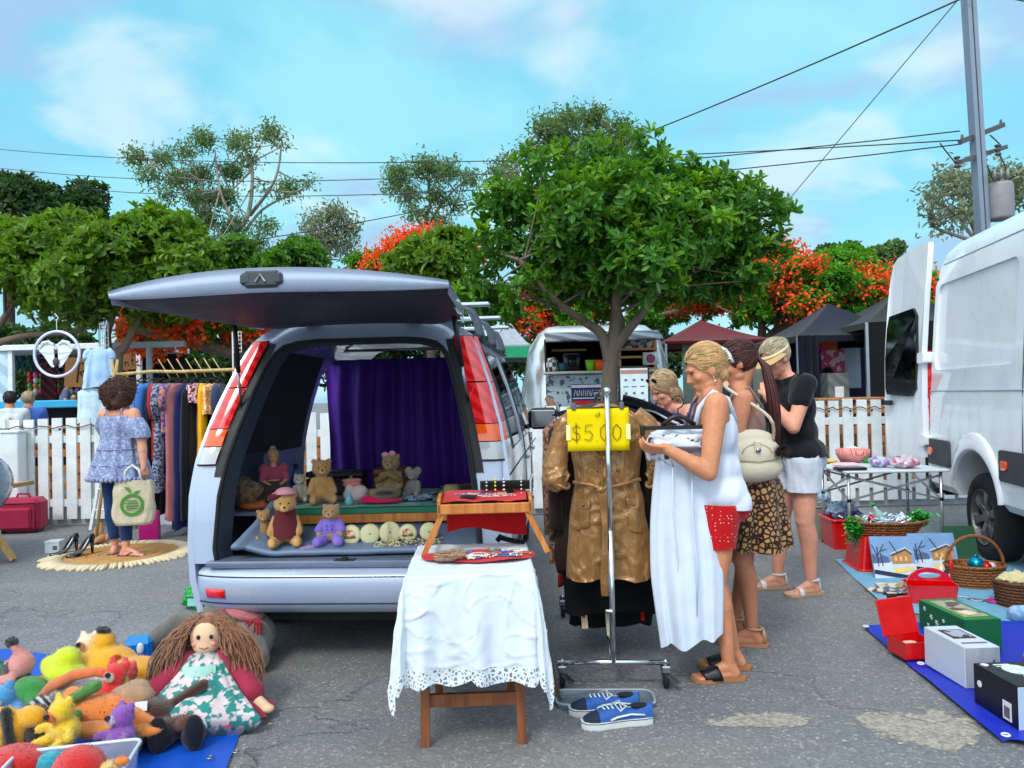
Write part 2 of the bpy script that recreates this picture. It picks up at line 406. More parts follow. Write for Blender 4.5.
# -- ground
def asphalt():
    m=bpy.data.materials.new('asphalt');m.use_nodes=True;nt,N,L=NT(m);b=N['Principled BSDF']
    tc=N.new('ShaderNodeTexCoord')
    def noi(sc,det=5,off=(0,0,0),st=(1,1,1)):
        mp=N.new('ShaderNodeMapping');mp.inputs['Location'].default_value=off;mp.inputs['Scale'].default_value=st;L.new(tc.outputs['Object'],mp.inputs[0])
        t=N.new('ShaderNodeTexNoise');t.inputs['Scale'].default_value=sc;t.inputs['Detail'].default_value=det;t.inputs['Roughness'].default_value=.65;L.new(mp.outputs[0],t.inputs[0]);return t.outputs[0]
    def mr(v,lo,hi,a=0.,b_=1.):
        r=N.new('ShaderNodeMapRange');L.new(v,r.inputs[0]);r.inputs[1].default_value=lo;r.inputs[2].default_value=hi;r.inputs[3].default_value=a;r.inputs[4].default_value=b_;return r.outputs[0]
    def mx(f,a,c,mode='MIX'):
        x=N.new('ShaderNodeMix');x.data_type='RGBA';x.blend_type=mode
        if hasattr(f,'name'):L.new(f,x.inputs['Factor'])
        else:x.inputs['Factor'].default_value=f
        for q,i in ((a,6),(c,7)):
            if hasattr(q,'name'):L.new(q,x.inputs[i])
            else:x.inputs[i].default_value=(*q,1)
        return x.outputs[2]
    def mth(op,a,c):
        x=N.new('ShaderNodeMath');x.operation=op
        for i,q in enumerate((a,c)):
            if hasattr(q,'name'):L.new(q,x.inputs[i])
            else:x.inputs[i].default_value=q
        return x.outputs[0]
    col=mx(mr(noi(.55,6),.35,.65),lin((.43,.445,.47)),lin((.52,.53,.55)))
    col=mx(mr(noi(.8,6,(9,3,0),(.3,.9,1)),.45,.68,0,.65),col,lin((.53,.505,.475))) # dusty brown drifts
    col=mx(mr(noi(1.1,6,(2,8,0),(.35,1.5,1)),.5,.75,0,.5),col,lin((.37,.38,.40))) # darker wet stains
    # aggregate
    v=N.new('ShaderNodeTexVoronoi');v.inputs['Scale'].default_value=95;L.new(tc.outputs['Object'],v.inputs[0])
    sc_=N.new('ShaderNodeSeparateColor');L.new(v.outputs['Color'],sc_.inputs[0])
    col=mx(mr(sc_.outputs[0],.0,1.,.0,.34),col,lin((.16,.165,.18)))
    col=mx(mr(sc_.outputs[1],.86,1.,0.,.6),col,lin((.68,.67,.64)))
    col=mx(mr(noi(160,2),.62,.75,0,.5),col,lin((.62,.62,.6)))
    # tiny litter specks
    v2=N.new('ShaderNodeTexVoronoi');v2.inputs['Scale'].default_value=5.5;L.new(tc.outputs['Object'],v2.inputs[0])
    col=mx(mr(v2.outputs[0],.045,.03,0,.8),col,lin((.75,.72,.66)))
    # worn patches where the seal has broken away
    hole=None;ns=noi(7,5)
    for (px,py,rx,ry) in ((764,720,.20,.07),(925,728,.24,.16)):
        c=G(px,py);mp=N.new('ShaderNodeMapping');mp.vector_type='POINT'
        mp.inputs['Scale'].default_value=(1/rx,1/ry,0);mp.inputs['Location'].default_value=(-c.x/rx,-c.y/ry,0);L.new(tc.outputs['Object'],mp.inputs[0])
        ln=N.new('ShaderNodeVectorMath');ln.operation='LENGTH';L.new(mp.outputs[0],ln.inputs[0])
        d=mth('ADD',ln.outputs['Value'],mth('MULTIPLY',mth('SUBTRACT',ns,.5),2.6));h=mr(d,1.08,.92)
        hole=h if hole is None else mth('MAXIMUM',hole,h)
    v3=N.new('ShaderNodeTexVoronoi');v3.inputs['Scale'].default_value=75;L.new(tc.outputs['Object'],v3.inputs[0])
    s3=N.new('ShaderNodeSeparateColor');L.new(v3.outputs['Color'],s3.inputs[0])
    hc=mx(s3.outputs[0],lin((.50,.48,.445)),lin((.66,.635,.59)))
    col=mx(hole,col,hc)
    # cracks / joints
    vc=N.new('ShaderNodeTexVoronoi');vc.feature='DISTANCE_TO_EDGE';vc.inputs['Scale'].default_value=.42
    mpv=N.new('ShaderNodeMapping');L.new(tc.outputs['Object'],mpv.inputs[0])
    wp=N.new('ShaderNodeVectorMath');wp.operation='ADD';L.new(mpv.outputs[0],wp.inputs[0])
    nn=N.new('ShaderNodeTexNoise');nn.inputs['Scale'].default_value=2.2;nn.inputs['Detail'].default_value=6;L.new(tc.outputs['Object'],nn.inputs[0])
    L.new(nn.outputs['Color'],wp.inputs[1]);L.new(wp.outputs[0],vc.inputs[0])
    crack=mr(vc.outputs[0],.011,.003);col=mx(mth('MULTIPLY',crack,mr(noi(.9,3,(4,4,0)),.5,.66,0,.5)),col,lin((.22,.22,.23)))
    L.new(col,b.inputs['Base Color']);b.inputs['Roughness'].default_value=.82;b.inputs['Specular IOR Level'].default_value=.3
    bp=N.new('ShaderNodeBump');bp.inputs['Strength'].default_value=.7;bp.inputs['Distance'].default_value=.012
    hh=mth('ADD',mth('MULTIPLY',sc_.outputs[2],.5),mth('MULTIPLY',noi(14,6),.9));hh=mth('SUBTRACT',hh,mth('MULTIPLY',hole,.7));hh=mth('SUBTRACT',hh,crack)
    L.new(hh,bp.inputs['Height']);L.new(bp.outputs[0],b.inputs['Normal']);return m
ASPH=asphalt()
g=MB().grid(lambda u,v:(-300+600*u,-100+600*v,0),40,40).build('ground',ASPH);tag(g,kind='structure')
# worn painted bay line on the left
a=G(-30,522);b_=G(48,499)
mb=MB();d=(b_-a).normalized();n_=V((-d.y,d.x,0));mb.add([a-n_*.035+V((0,0,.004)),b_-n_*.035+V((0,0,.004)),b_+n_*.035+V((0,0,.004)),a+n_*.035+V((0,0,.004))],[(0,1,2,3)])
lp=M('worn_line_paint',(.62,.63,.64),.8,pat='noise',col2=(.36,.37,.39),pscale=14,plo=.42,phi=.62)
tag(mb.build('road_marking',lp),kind='structure')
# -- picket fence
FY=8.85
def picket_panel(x0,n,label,sp=.166,post=True):
    t=thing('picket_fence',label,'fence',(x0,FY,0),0,'white picket fence panels behind the stalls')
    for i in range(n):
        x=sp*(i+.5);h=1.27+rng(-.012,.012);mb=MB();w_=.118/2;z0=.08+rng(0,.01)
        prof=[(x-w_,z0),(x+w_,z0),(x+w_,h-.006),(x+w_-.006,h),(x-w_+.006,h),(x-w_,h-.006)]
        mb.prism([V((p[0]+rng(-.001,.001),-.012,p[1])) for p in prof],(0,.022,0));mb.build('picket',white_p,t)
    W=n*sp
    mb=MB();mb.box((W/2,.031,1.02),(W,.04,.085),bev=.004);mb.build('rail',white_p,t)
    mb=MB();mb.box((W/2,.031,.27),(W,.04,.085),bev=.004);mb.build('rail',white_p,t)
    mb=MB();mb.box((W/2,.05,.11),(W,.012,.2));mb.build('base_board',M('grey_base',(.62,.64,.66),.7),t)
    if post:MB().box((W,.10,.6),(.09,.09,1.2),bev=.006).build('post',white_p,t)
    return t
xs=-7.6
descr=['white picket fence panel at the far left end of the fence','white picket fence panel behind the wide gate post and pink suitcase','white picket fence panel beside the woman with curly hair','white picket fence panel behind the hanging clothes and silver van',
         'white picket fence panel seen through the open silver van','white picket fence panel behind the silver van and dark mirror','white picket fence panel behind the clothes rack near the tree trunk',
         'white picket fence panel behind the shoppers in white tops','white picket fence panel beside the woman in the black shirt','white picket fence panel behind the folding table near the white van','white picket fence panel hidden partly by the white van door']
for i,dsc in enumerate(descr):
    picket_panel(xs+i*1.328,8,dsc,post=(i in (1,4,7)))
# wide gate post
gp=G(27,526);mb=MB();mb.box((0,0,.56),(.2,.16,1.12),bev=.008);mb.box((0,0,1.13),(.235,.19,.03),bev=.006)
o=mb.build('gate_post',white_p,None,loc=(gp.x,FY-.13,0));tag(o,'wide square white gate post standing in front of the left picket fence','post')
# string of festoon lights along the fence top
for x0,x1 in ((-7,-3.6),(3.2,5.2)):
    mb=MB()
    n=40;mb.tube([(x0+(x1-x0)*i/n,FY-.035,1.17+.018*math.sin(i*1.9)) for i in range(n+1)],.006,5)
    for i in range(0,n,5):mb.ell((x0+(x1-x0)*i/n,FY-.05,1.14),(.012,.012,.018),None,8,6)
    tag(mb.build('string_lights',black_pl,smooth=True),'dark string of small lights stapled along the %s picket fence' % ('left' if x0<0 else 'right'),'string lights')

# -- foliage
def leaves_np(O,D,Nn,Ln,Wd,fold=.25):
    """O origins, D unit directions, Nn normals, Ln lengths, Wd widths -> verts, faces of folded two-quad leaves"""
    S=np.cross(D,Nn);S /= np.linalg.norm(S,axis=1,keepdims=True)+1e-9
    L_=Ln[:,None];W_=Wd[:,None];n=len(O);vs=np.empty((n,6,3))
    up=Nn*W_*fold
    vs[:,0]=O;vs[:,1]=O+D*L_*.38+S*W_*.36+up;vs[:,2]=O+D*L_*.75+S*W_*.5+up-Nn*L_*.03
    vs[:,3]=O+D*L_-Nn*L_*.12;vs[:,4]=O+D*L_*.75-S*W_*.5+up-Nn*L_*.03;vs[:,5]=O+D*L_*.38-S*W_*.36+up
    b=(np.arange(n)*6)[:,None]
    fs=np.concatenate([b+np.array([[0,1,2,3]]),b+np.array([[0,3,4,5]])],0)
    return vs.reshape(-1,3),fs
def np_mesh(name,vs,fs,mat,parent=None):
    me=bpy.data.meshes.new(name);me.vertices.add(len(vs));me.vertices.foreach_set('co',np.asarray(vs,dtype=np.float32).ravel())
    k=fs.shape[1];me.loops.add(fs.size);me.loops.foreach_set('vertex_index',fs.astype(np.int32).ravel())
    me.polygons.add(len(fs));me.polygons.foreach_set('loop_start',np.arange(0,fs.size,k,dtype=np.int32));me.polygons.foreach_set('loop_total',np.full(len(fs),k,dtype=np.int32))
    me.update(calc_edges=True);return link(name,me,mat,parent,smooth=False)
def unit(a):return a/(np.linalg.norm(a,axis=1,keepdims=True)+1e-9)
def foliage(lumps,n_tips,per,leaf,up=.35,spread=.9,droop=0.,inner=.3,jit=.1,minz=None,bottom=.35):
    """lumps: (centre, (rx,ry,rz)). Tips lie mostly near the lump surfaces; each tip carries a rosette of leaves."""
    rs=np.random.RandomState(random.randint(0,99999))
    wgt=np.array([l[1][0]*l[1][2] for l in lumps]);wgt=wgt/wgt.sum()
    idx=rs.choice(len(lumps),n_tips,p=wgt)
    C=np.array([tuple(lumps[i][0]) for i in idx]);Rr=np.array([lumps[i][1] for i in idx])
    D=unit(rs.normal(size=(n_tips,3)));flip=(D[:,2]<-bottom) & (rs.rand(n_tips)<.75);D[flip,2]*=-1
    rad=1-inner*rs.rand(n_tips)**1.4
    rad*=1+.22*np.array([noise.noise(V((c[0]*1.7+d[0]*2.3,c[1]*1.7+d[1]*2.3,c[2]*1.7+d[2]*2.3))) for c,d in zip(C,D)])
    P=C +D*Rr*rad[:,None]
    out=unit(D +np.array([0,0,up]))
    O=np.repeat(P,per,0)+rs.normal(size=(n_tips*per,3))*jit*leaf[0]
    B=np.repeat(out,per,0);rnd=unit(rs.normal(size=(n_tips*per,3)))
    Dl=unit(B*(1-spread*.5)+rnd*spread+np.array([0,0,-droop]));Nl=unit(B+rnd*.35);Nl=unit(Nl-Dl*(Nl*Dl).sum(1,keepdims=True)+rnd*.05)
    Ln=leaf[0]*(.65+.6*rs.rand(len(O)));Wd=leaf[1]*(.7+.5*rs.rand(len(O)))
    return P,leaves_np(O,Dl,Nl,Ln,Wd)
def limb(mb,pts,r0,r1,n=8,wob=.03):
    """smooth tapered branch through points"""
    pts=[V(p) for p in pts];out=[]
    for i in range(len(pts)-1):
        p0=pts[max(i-1,0)];p1=pts[i];p2=pts[i+1];p3=pts[min(i+2,len(pts)-1)]
        for k in range(5):
            t=k/5;out.append(.5*((2*p1)+(-p0+p2)*t+(2*p0-5*p1+4*p2-p3)*t*t+(-p0+3*p1-3*p2+p3)*t**3)+V((rng(-1,1),rng(-1,1),rng(-1,1)))*wob*r0)
    out.append(pts[-1]);m=len(out)
    mb.tube(out,[r0+(r1-r0)*(i/(m-1))**.8 for i in range(m)],n);return out
bark_grey=M('bark_grey',(.42,.37,.32),.9,var=.3,vs=9,bump=.9,bs=30,stretch=(1,1,.3))
bark_pale=M('bark_pale',(.55,.52,.48),.85,var=.3,vs=3,bump=.3,bs=20)
bark_dark=M('bark_dark',(.22,.18,.15),.9,var=.3,bump=.6,bs=20)
def tree(name,label,cat,base,trunks,lumps,parts,bark,r0,twigs=60,group=None,tw_r=.02):
    """trunks: list of point lists (world). parts: list of (part name, material, tips, per, leaf, kwargs)"""
    base=V(base);t=thing(name,label,cat,base,0,group)
    mb=MB();ends=[]
    for k,tr in enumerate(trunks):
        rr=r0 if k==0 else r0*.62
        o=limb(mb,[V(p)-base for p in tr],rr,max(rr*.3,.015),10 if r0>.08 else 6);ends+=o[len(o)//2:]
    L_=[(V(c)-base,r) for c,r in lumps]
    for i in range(twigs):
        c,r=random.choice(L_);e=min(random.sample(ends,min(6,len(ends))),key=lambda q:(q-c).length)
        d=V((rng(-1,1),rng(-1,1),rng(-.4,1))).normalized();tip=c+V((d.x*r[0],d.y*r[1],d.z*r[2]))*.85
        mid=e.lerp(tip,.55)+V((rng(-.1,.1),rng(-.1,.1),rng(-.15,.05)))*r[0]
        limb(mb,[e,mid,tip],tw_r*rng(.8,1.6),tw_r*.3,5)
    mb.build('trunk',bark,t,True)
    for (pn,mt,tips,per,leaf,kw) in parts:
        kw=dict(kw);sub=kw.pop('sub',None);LL=L_ if sub is None else [L_[i] for i in sub]
        P,(vs,fs)=foliage(LL,tips,per,leaf,**kw);np_mesh(pn,vs,fs,mt,t)
    return t
def lump(px,py,Y,rpx,flat=.8,dy=None):
    s=FPX/Y;c=at(px,py,Y);r=rpx/s;return (c,(r,dy if dy else r,r*flat))
def crown(px,py,Y,wpx,hpx,n,rpx,flat=.8,bottomcut=.6,depth=.8,seed=1):
    """lumps filling an ellipse seen at (px,py); uneven, deeper than a card"""
    rs=random.Random(seed);out=[];s=FPX/Y
    while len(out)<n:
        a,b,c=rs.uniform(-1,1),rs.uniform(-1,1),rs.uniform(-1,1)
        q=a*a+b*b+c*c
        if q>1 or q<.15 or b>bottomcut:continue
        yy=Y+c*wpx/s*depth;r=rpx*rs.uniform(.75,1.3)
        out.append(lump(px+a*(wpx-r),py+b*(hpx-r*flat),yy,r*yy/Y*.98,flat))
    return out
lf_main=leafmat('leaf_glossy_green',(.24,.45,.14),(.46,.68,.10),.55)
lf_main2=leafmat('leaf_fresh_green',(.36,.56,.10),(.55,.75,.08),.35)
lf_left=leafmat('leaf_yellow_green',(.34,.48,.14),(.52,.70,.12),.45)
lf_dark=leafmat('leaf_dark_green',(.19,.31,.16),(.28,.42,.14),.4)
lf_euc=leafmat('leaf_olive',(.36,.47,.28),(.48,.6,.3),.4,.6)
lf_eucg=leafmat('leaf_grey_olive',(.50,.54,.44),(.55,.6,.42),.35,.6)
lf_poi=leafmat('leaf_feathery_green',(.28,.54,.13),(.5,.78,.12),.5)
fl_or=leafmat('petal_orange_red',(.95,.36,.12),(1.,.45,.15),.35)
# the round-headed shade tree behind the fence
Y0=11.0
lm=crown(628,240,Y0,155,98,40,36,.9,.85,.8,5)+[lump(545,170,10.6,30),lump(590,158,11,26),lump(640,150,11,24),lump(700,185,11,30),lump(745,205,10.8,34),lump(768,240,11,24),lump(778,208,11,15),lump(740,275,11,30),lump(500,205,11,30),lump(490,250,11,30),lump(480,285,11.2,24),lump(525,292,10.4,26),lump(468,300,11.4,20),lump(498,308,11.6,22),lump(560,298,11.8,24),lump(655,296,11.9,22),lump(735,292,11.3,24),lump(700,290,11.2,24),lump(622,200,10,40),lump(570,230,10,38),lump(690,235,10,40)]
b0=at(609,400,Y0);b0.z=0
tk=[[b0,at(609,400,Y0),at(612,350,Y0),at(616,320,Y0),at(618,285,Y0-.2),at(628,230,Y0-.3)],
      [at(610,362,Y0),at(602,335,Y0),at(585,322,Y0-.1),at(565,308,Y0-.3),at(545,290,Y0-.4),at(520,260,Y0-.5)],
      [at(612,352,Y0),at(630,328,Y0),at(648,305,Y0+.1),at(668,270,Y0+.1),at(700,230,Y0)],
      [at(613,350,Y0),at(620,325,Y0+.1),at(612,300,Y0+.3),at(590,260,Y0+.6),at(560,215,Y0+.6)]]
tree('shade_tree','round glossy green shade tree rising behind the clothes rack and the fence','tree',b0,tk,lm,
     [('crown',lf_main,3300,9,(.16,.062),dict(spread=1.0,inner=.6,bottom=.8)),('young_leaves',lf_main2,330,8,(.17,.066),dict(spread=.8,inner=.12,up=.8))],bark_grey,.155,110,tw_r=.018)
# left trees with yellow-green crowns
Y0=12.0
lm=crown(60,270,Y0,105,62,28,26,.8,.95,.8,3)+[lump(15,240,12,26),lump(60,232,12,22),lump(40,290,12.2,30),lump(-30,260,12,40)]
b0=at(-12,400,Y0);b0.z=0
tree('shade_tree','yellow green leafy tree at far left above the balloon stall','tree',b0,[[b0,at(-12,360,Y0),at(0,325,Y0),at(30,280,Y0)],[at(-10,345,Y0),at(30,335,Y0),at(80,330,Y0),at(95,300,Y0)]],lm,
     [('crown',lf_left,2100,9,(.16,.065),dict(spread=1.,inner=.6,bottom=.7))],bark_grey,.11,60)
lm=crown(160,270,Y0,80,62,24,26,.8,.9,.8,4)+[lump(150,222,12,18),lump(135,240,12,26),lump(178,235,12,24),lump(205,262,12,22),lump(185,300,12.3,26)]
b0=at(117,400,Y0);b0.z=0
tree('shade_tree','yellow green leafy tree with slanting bare limbs behind the open tailgate','tree',b0,[[b0,at(117,365,Y0),at(124,348,Y0),at(138,318,Y0),at(150,270,Y0)],[at(112,362,Y0),at(108,335,Y0),at(118,300,Y0),at(120,270,Y0)]],lm,
     [('crown',lf_left,1700,9,(.16,.065),dict(spread=1.,inner=.6,bottom=.7)),('young_leaves',lf_main2,80,7,(.16,.06),dict(inner=.1,up=.8))],bark_grey,.11,60)
Y0=14.
lm=crown(440,275,Y0,62,48,14,22,.8,.9,.8,9)
b0=at(445,400,Y0);b0.z=0
tree('shade_tree','light green tree just left of the shade tree above the van roof','tree',b0,[[b0,at(445,350,Y0),at(440,300,Y0),at(445,260,Y0)]],lm,[('crown',lf_left,900,9,(.17,.07),dict(spread=1.))],bark_grey,.12,40)
# flame trees with orange flowers
poi=dict(spread=1.1,inner=.6,up=.2,bottom=.6)
def flame(label,px,py,Y,wpx,hpx,n,seed,tr,fl=160,tips=1500):
    lm=crown(px,py,Y,wpx,hpx,n,hpx*.42,.6,.75,.8,seed);b0=at(*tr[0],Y);b0.z=0
    tks=[[b0]+[at(a,b,Y) for a,b in tr]]+[[at(*tr[-2],Y),at(px+k*wpx*.4,py+hpx*.35,Y+rng(-1,1)),at(px+k*wpx*.8,py+hpx*.1,Y+rng(-1,1))] for k in (-1,-.4,.5,1)]
    tree('flame_tree',label,'tree',b0,tks,lm,[('crown',lf_poi,int(tips*1.5),14,(.15,.05),poi),('flowers',fl_or,int(fl*3),18,(.10,.07),dict(spread=1.2,inner=.12,jit=1.6,up=.5,sub=sorted(random.Random(seed).sample(range(n),max(3,n//2)))))],bark_grey,.2,70,group='flame trees flowering orange',tw_r=.03)
flame('wide flame tree flowering orange above the dark blue gazebo',815,292,18,150,50,40,11,[(765,400),(762,345),(790,325)],330,3000)
flame('flame tree flowering orange low behind the caravan and shade tree',600,302,20,130,45,20,12,[(560,400),(560,350),(580,325)],230,1500)
flame('flame tree flowering orange between the open tailgate and the shade tree',415,265,20,90,40,18,13,[(430,400),(430,320),(410,290)],150,1000)
flame('flame tree flowering orange behind the left clothes rail',190,322,14,80,38,16,14,[(262,400),(258,360),(225,335)],240,900)
# gum trees
def gum(label,Y,base,trunks,lumps,tips,per=14,leaf=(.34,.10),mt=lf_euc,r0=.14,tw=50,name='gum_tree',bark=bark_pale,grp='gum trees on the skyline',sp=1.1,dr=.5,inner=.75):
    b0=at(*base,Y);b0.z=0
    return tree(name,label,'tree',b0,[[b0]+[at(a,b,Y) for a,b in trunks[0]]]+[[at(a,b,Y+rng(-.6,.6)) for a,b in t] for t in trunks[1:]],[lump(a+rng(-r,r)*.6*q,b+rng(-r,r)*.22*q,Y+rng(-1.5,1.5),r*(.46 if q==0 else .30),.42) for a,b,r in lumps for q in (0,1,1)],
                [('crown',mt,tips,per,leaf,dict(spread=sp,droop=dr,inner=inner,jit=1.1,bottom=.2))],bark,r0,tw,group=grp,tw_r=.035)
gum('tall spreading gum tree with airy clumps behind the left trees',30,(228,300),[[(230,260),(248,215),(252,170),(240,140)],[(230,262),(215,225),(185,190),(150,160)],[(225,245),(205,200),(190,150)],[(240,240),(262,210),(300,190)],[(236,230),(220,190),(215,150)],[(250,215),(275,180),(282,140)]],
    [(240,142,17),(270,132,14),(282,144,9),(205,140,15),(185,152,15),(165,158,14),(135,157,15),(150,176,15),(178,180,18),(205,175,20),(232,172,18),(225,198,20),(195,200,18),(165,195,11),(290,190,17),(305,184,9),(262,190,10),(235,225,16),(270,225,14),(205,222,18),(250,160,10),(255,245,16),(212,245,18)],1000,11,(.18,.058))
gum('gum tree with flat airy crown left of the shade tree',34,(425,300),[[(425,240),(430,205),(428,180)],[(428,240),(410,205),(395,185)],[(425,230),(445,200),(465,180)]],
    [(400,175,16),(425,168,17),(450,172,16),(468,180,12),(392,188,9),(410,195,12),(435,195,14),(455,205,11),(415,215,11),(440,222,12)],430,10,(.22,.07))
gum('olive crowned gum tree poking above the shade tree',26,(590,300),[[(590,240),(585,180),(580,140)],[(590,200),(560,160),(540,130)],[(585,190),(610,150),(625,130)],[(585,230),(530,190),(505,170)]],
    [(545,128,18),(570,120,18),(595,118,17),(620,128,16),(632,142,10),(560,142,18),(590,140,18),(610,150,16),(505,166,10),(518,160,8),(495,172,7),(532,150,12),(515,182,9),(575,160,16)],640,10,(.19,.06))
gum('sparse grey gum tree beyond the open tailgate',40,(330,300),[[(330,260),(328,230),(330,215)],[(330,255),(315,230),(310,220)],[(330,250),(345,230),(350,220)]],
    [(318,222,10),(335,216,10),(348,228,9),(310,236,9),(330,240,12),(345,250,9),(322,255,10)],240,10,(.30,.10),lf_eucg,.1,30)
gum('half bare gum tree behind the power pole',22,(975,300),[[(975,240),(985,205),(1000,180)],[(975,240),(955,215),(930,200)],[(975,232),(960,200),(945,175)],[(985,225),(1015,200),(1030,180)],[(970,240),(935,228),(930,222)]],
    [(950,180,13),(935,196,9),(928,210,7),(970,185,14),(995,180,14),(1015,178,14),(1010,195,14),(990,205,12),(945,220,8),(965,212,10),(1030,190,12)],330,9,(.2,.075),lf_eucg,.1,60)
# distant and dark trees
def bushy(label,Y,px,py,w_,h_,n,mt,tips,leaf=(.3,.12),seed=1,name='leafy_tree',r=None,grp='leafy trees along the back',trunk=bark_dark):
    b0=at(px,395,Y);b0.z=0;lm=crown(px,py,Y,w_,h_,n,r or h_*.45,.85,.9,.7,seed)
    return tree(name,label,'tree',b0,[[b0,at(px,py+h_*.7,Y),at(px+2,py,Y)],[at(px,py+h_*.6,Y),at(px+w_*.4,py,Y)],[at(px,py+h_*.6,Y),at(px-w_*.4,py,Y)]],lm,[('crown',mt,tips,10,leaf,dict(spread=1.1,inner=.5))],trunk,.22,30,group=grp,tw_r=.04)
bushy('tall dark bushy tree at the far left edge of the skyline',26,10,215,62,52,16,lf_dark,1300,(.26,.1),21)
bushy('dark ragged tree right of the tallest dark tree at left',28,82,222,38,44,10,lf_dark,600,(.26,.1),22)
bushy('mid green bushy tree low behind the tailgate',24,270,262,66,30,14,lf_main,900,(.24,.1),23)
bushy('small dark distant tree over the orange flame tree crown',60,838,256,26,16,6,lf_dark,260,(.5,.25),24)
bushy('small bluish distant tree beside the white van door',60,880,256,30,18,6,lf_euc,260,(.5,.25),25)
for i,(px,py,w_,h_,Y) in enumerate([(30,350,70,45,20),(170,355,60,35,19.5),(260,345,70,50,21),(370,340,60,60,23),(470,340,60,50,23),(560,350,60,35,25),(650,345,60,40,25),(740,350,50,30,24),(860,345,80,45,24),(960,330,90,60,24)]):
    desc=['at far left','behind the clothes rail','behind the silver van','hidden mostly by the van roof','beside the roof rack','behind the silver caravan','behind the caravan end','behind the red gazebo','behind the dark gazebo','behind the white van'][i]
    bushy('dense dark green shrub '+desc,Y,px,py+18,w_,h_+12,12,lf_dark,700,(.24,.1),40+i,name='shrub',grp='dark shrubs behind the stalls')
# -- power pole and wires
Yp=14.;pb=at(993,330,Yp);pb.z=0;pt=at(965,-60,Yp)
t=thing('power_pole','tall grey steel power pole with crossarms and transformer behind the white van','power pole',pb)
galv=M('galvanised_steel',(.50,.55,.62),.5,metal=.35,var=.1,vs=3,stretch=(1,1,.2))
mb=MB();d=pt-pb;mb.bar(V((-.055,0,0)),V((-.055,0,0))+d,.075,.2,up=(0,1,0));mb.bar(V((.045,.0,0)),V((.045,0,0))+d,.075,.2,up=(0,1,0));mb.bar(V((0,.02,0)),V((0,.02,0))+d,.04,.15,up=(0,1,0));mb.build('shaft',galv,t)
def P(px,py,Y=Yp):return at(px,py,Y)-pb
mb=MB();mb.bar(P(960,142,13.8),P(1003,125,14.6),.08,.09);
for q in (.05,.5,.95):p=P(960,142,13.8).lerp(P(1003,125,14.6),q);mb.tube([p,p+V((0,0,.12))],[.035,.02],8)
mb.build('crossarm',M('arm_wood',(.33,.33,.36),.8),t)
mb=MB();mb.bar(P(960,162,13.8),P(1006,147,14.4),.07,.08)
for (x,y) in ((957,162),(984,156),(998,150)):p=P(x,y,14);mb.lathe([(.05,-.1),(.06,-.08),(.03,-.04),(.06,0),(.03,.04),(.06,.08),(.05,.1)],10,p)
mb.build('crossarm',M('arm_wood',(.33,.33,.36),.8),t)
mb=MB();mb.lathe([(.0,-.36),(.2,-.35),(.21,-.3),(.21,.28),(.19,.33),(.08,.36),(.0,.37)],20,P(1000,201,13.9)+V((.02,0,0)))
for k in (-.12,0,.12):mb.tube([P(1000,190,13.8)+V((k,-.05,.2)),P(1000,188,13.8)+V((k,-.05,.34))],[.035,.02],8)
mb.build('transformer',M('transformer_grey',(.50,.50,.52),.5,var=.1),t,True)
mb=MB()
for a,b2,c in (((957,165),(945,150),(940,143)),((985,160),(995,185),(1000,192)),((998,152),(1006,170),(1002,190)),((990,135),(1000,145),(998,150))):
    limb(mb,[P(*a),P(*b2),P(*c)],.012,.012,5,0)
mb.build('cable',black_pl,t,True)
def wire(label,a,b2,r,sag=.0,grp='power lines crossing the sky'):
    a=V(a);b2=V(b2);n=24;o=MB().tube([(a.lerp(b2,i/n)-V((0,0,sag*4*(i/n)*(1-i/n)))) for i in range(n+1)],r,6).build('power_line',M('cable_dark',(.16,.17,.2),.6),None,True)
    tag(o,label,'power line',grp)
wire('thick black power line slanting up to the top of the power pole',at(560,166,22),at(985,-12,13.6),.016,.1)
wire('thin slack wire running steeply down right of the shade tree',at(780,210,18),at(968,-12,14),.009,.0)
wire('uppermost level power line on the left half of the sky',at(-60,143,30),at(962,140,14),.012,.6)
wire('middle level power line on the left half of the sky',at(-60,160,30),at(960,131,14),.012,.9)
wire('lowest level power line on the left half of the sky',at(-60,171,30),at(962,144,14),.012,1.0)
wire('pale service cable slanting up behind the open tailgate',at(215,246,20),at(560,178,24),.014,.15)
wire('short black wire leaving the picture at top right',at(968,-10,13),at(1060,8,10),.012,0)
# -- silver van with raised tailgate
silver=M('silver_blue_paint',(.66,.72,.82),.30,metal=.2,var=.03,vs=2,coat=.8)
silver_in=M('inner_trim_grey',(.38,.44,.54),.7,var=.1)
trim_dk=M('trim_dark',(.09,.10,.12),.6,var=.15)
weather=M('weatherstrip_grey',(.20,.24,.30),.6,var=.1)
glass=glassy('tinted_glass',alpha=.22)
clear=glassy('clear_glass',alpha=.85)
lens_red=M('lens_red',(.80,.06,.08),.15,var=.12,vs=12,coat=1,pat='wave',col2=(.92,.16,.18),pscale=6)
lens_amb=M('lens_amber',(.95,.35,.05),.15,var=.08,coat=1);lens_clr=M('lens_clear',(.72,.74,.76),.12,var=.08,coat=1)
VL=V((-.90,4.0,0));VR=R(-4)
van=thing('silver_van','silver people mover van parked with its tailgate raised and cargo full of toys','van',VL,VR)
VM=Matrix.Translation(VL) @ Matrix.Rotation(VR,4,'Z')
def interp(tab,z):
    if z<=tab[0][0]:return tab[0][1]
    for (a,b),(c,d) in zip(tab,tab[1:]):
        if z<=c:return b+(d-b)*(z-a)/(c-a)
    return tab[-1][1]
Wt=[(.28,.82),(.45,.865),(.62,.88),(.9,.878),(1.07,.865),(1.25,.83),(1.45,.775),(1.62,.715),(1.74,.665),(1.80,.60),(1.845,.52),(1.875,.38),(1.885,.2),(1.89,0)]
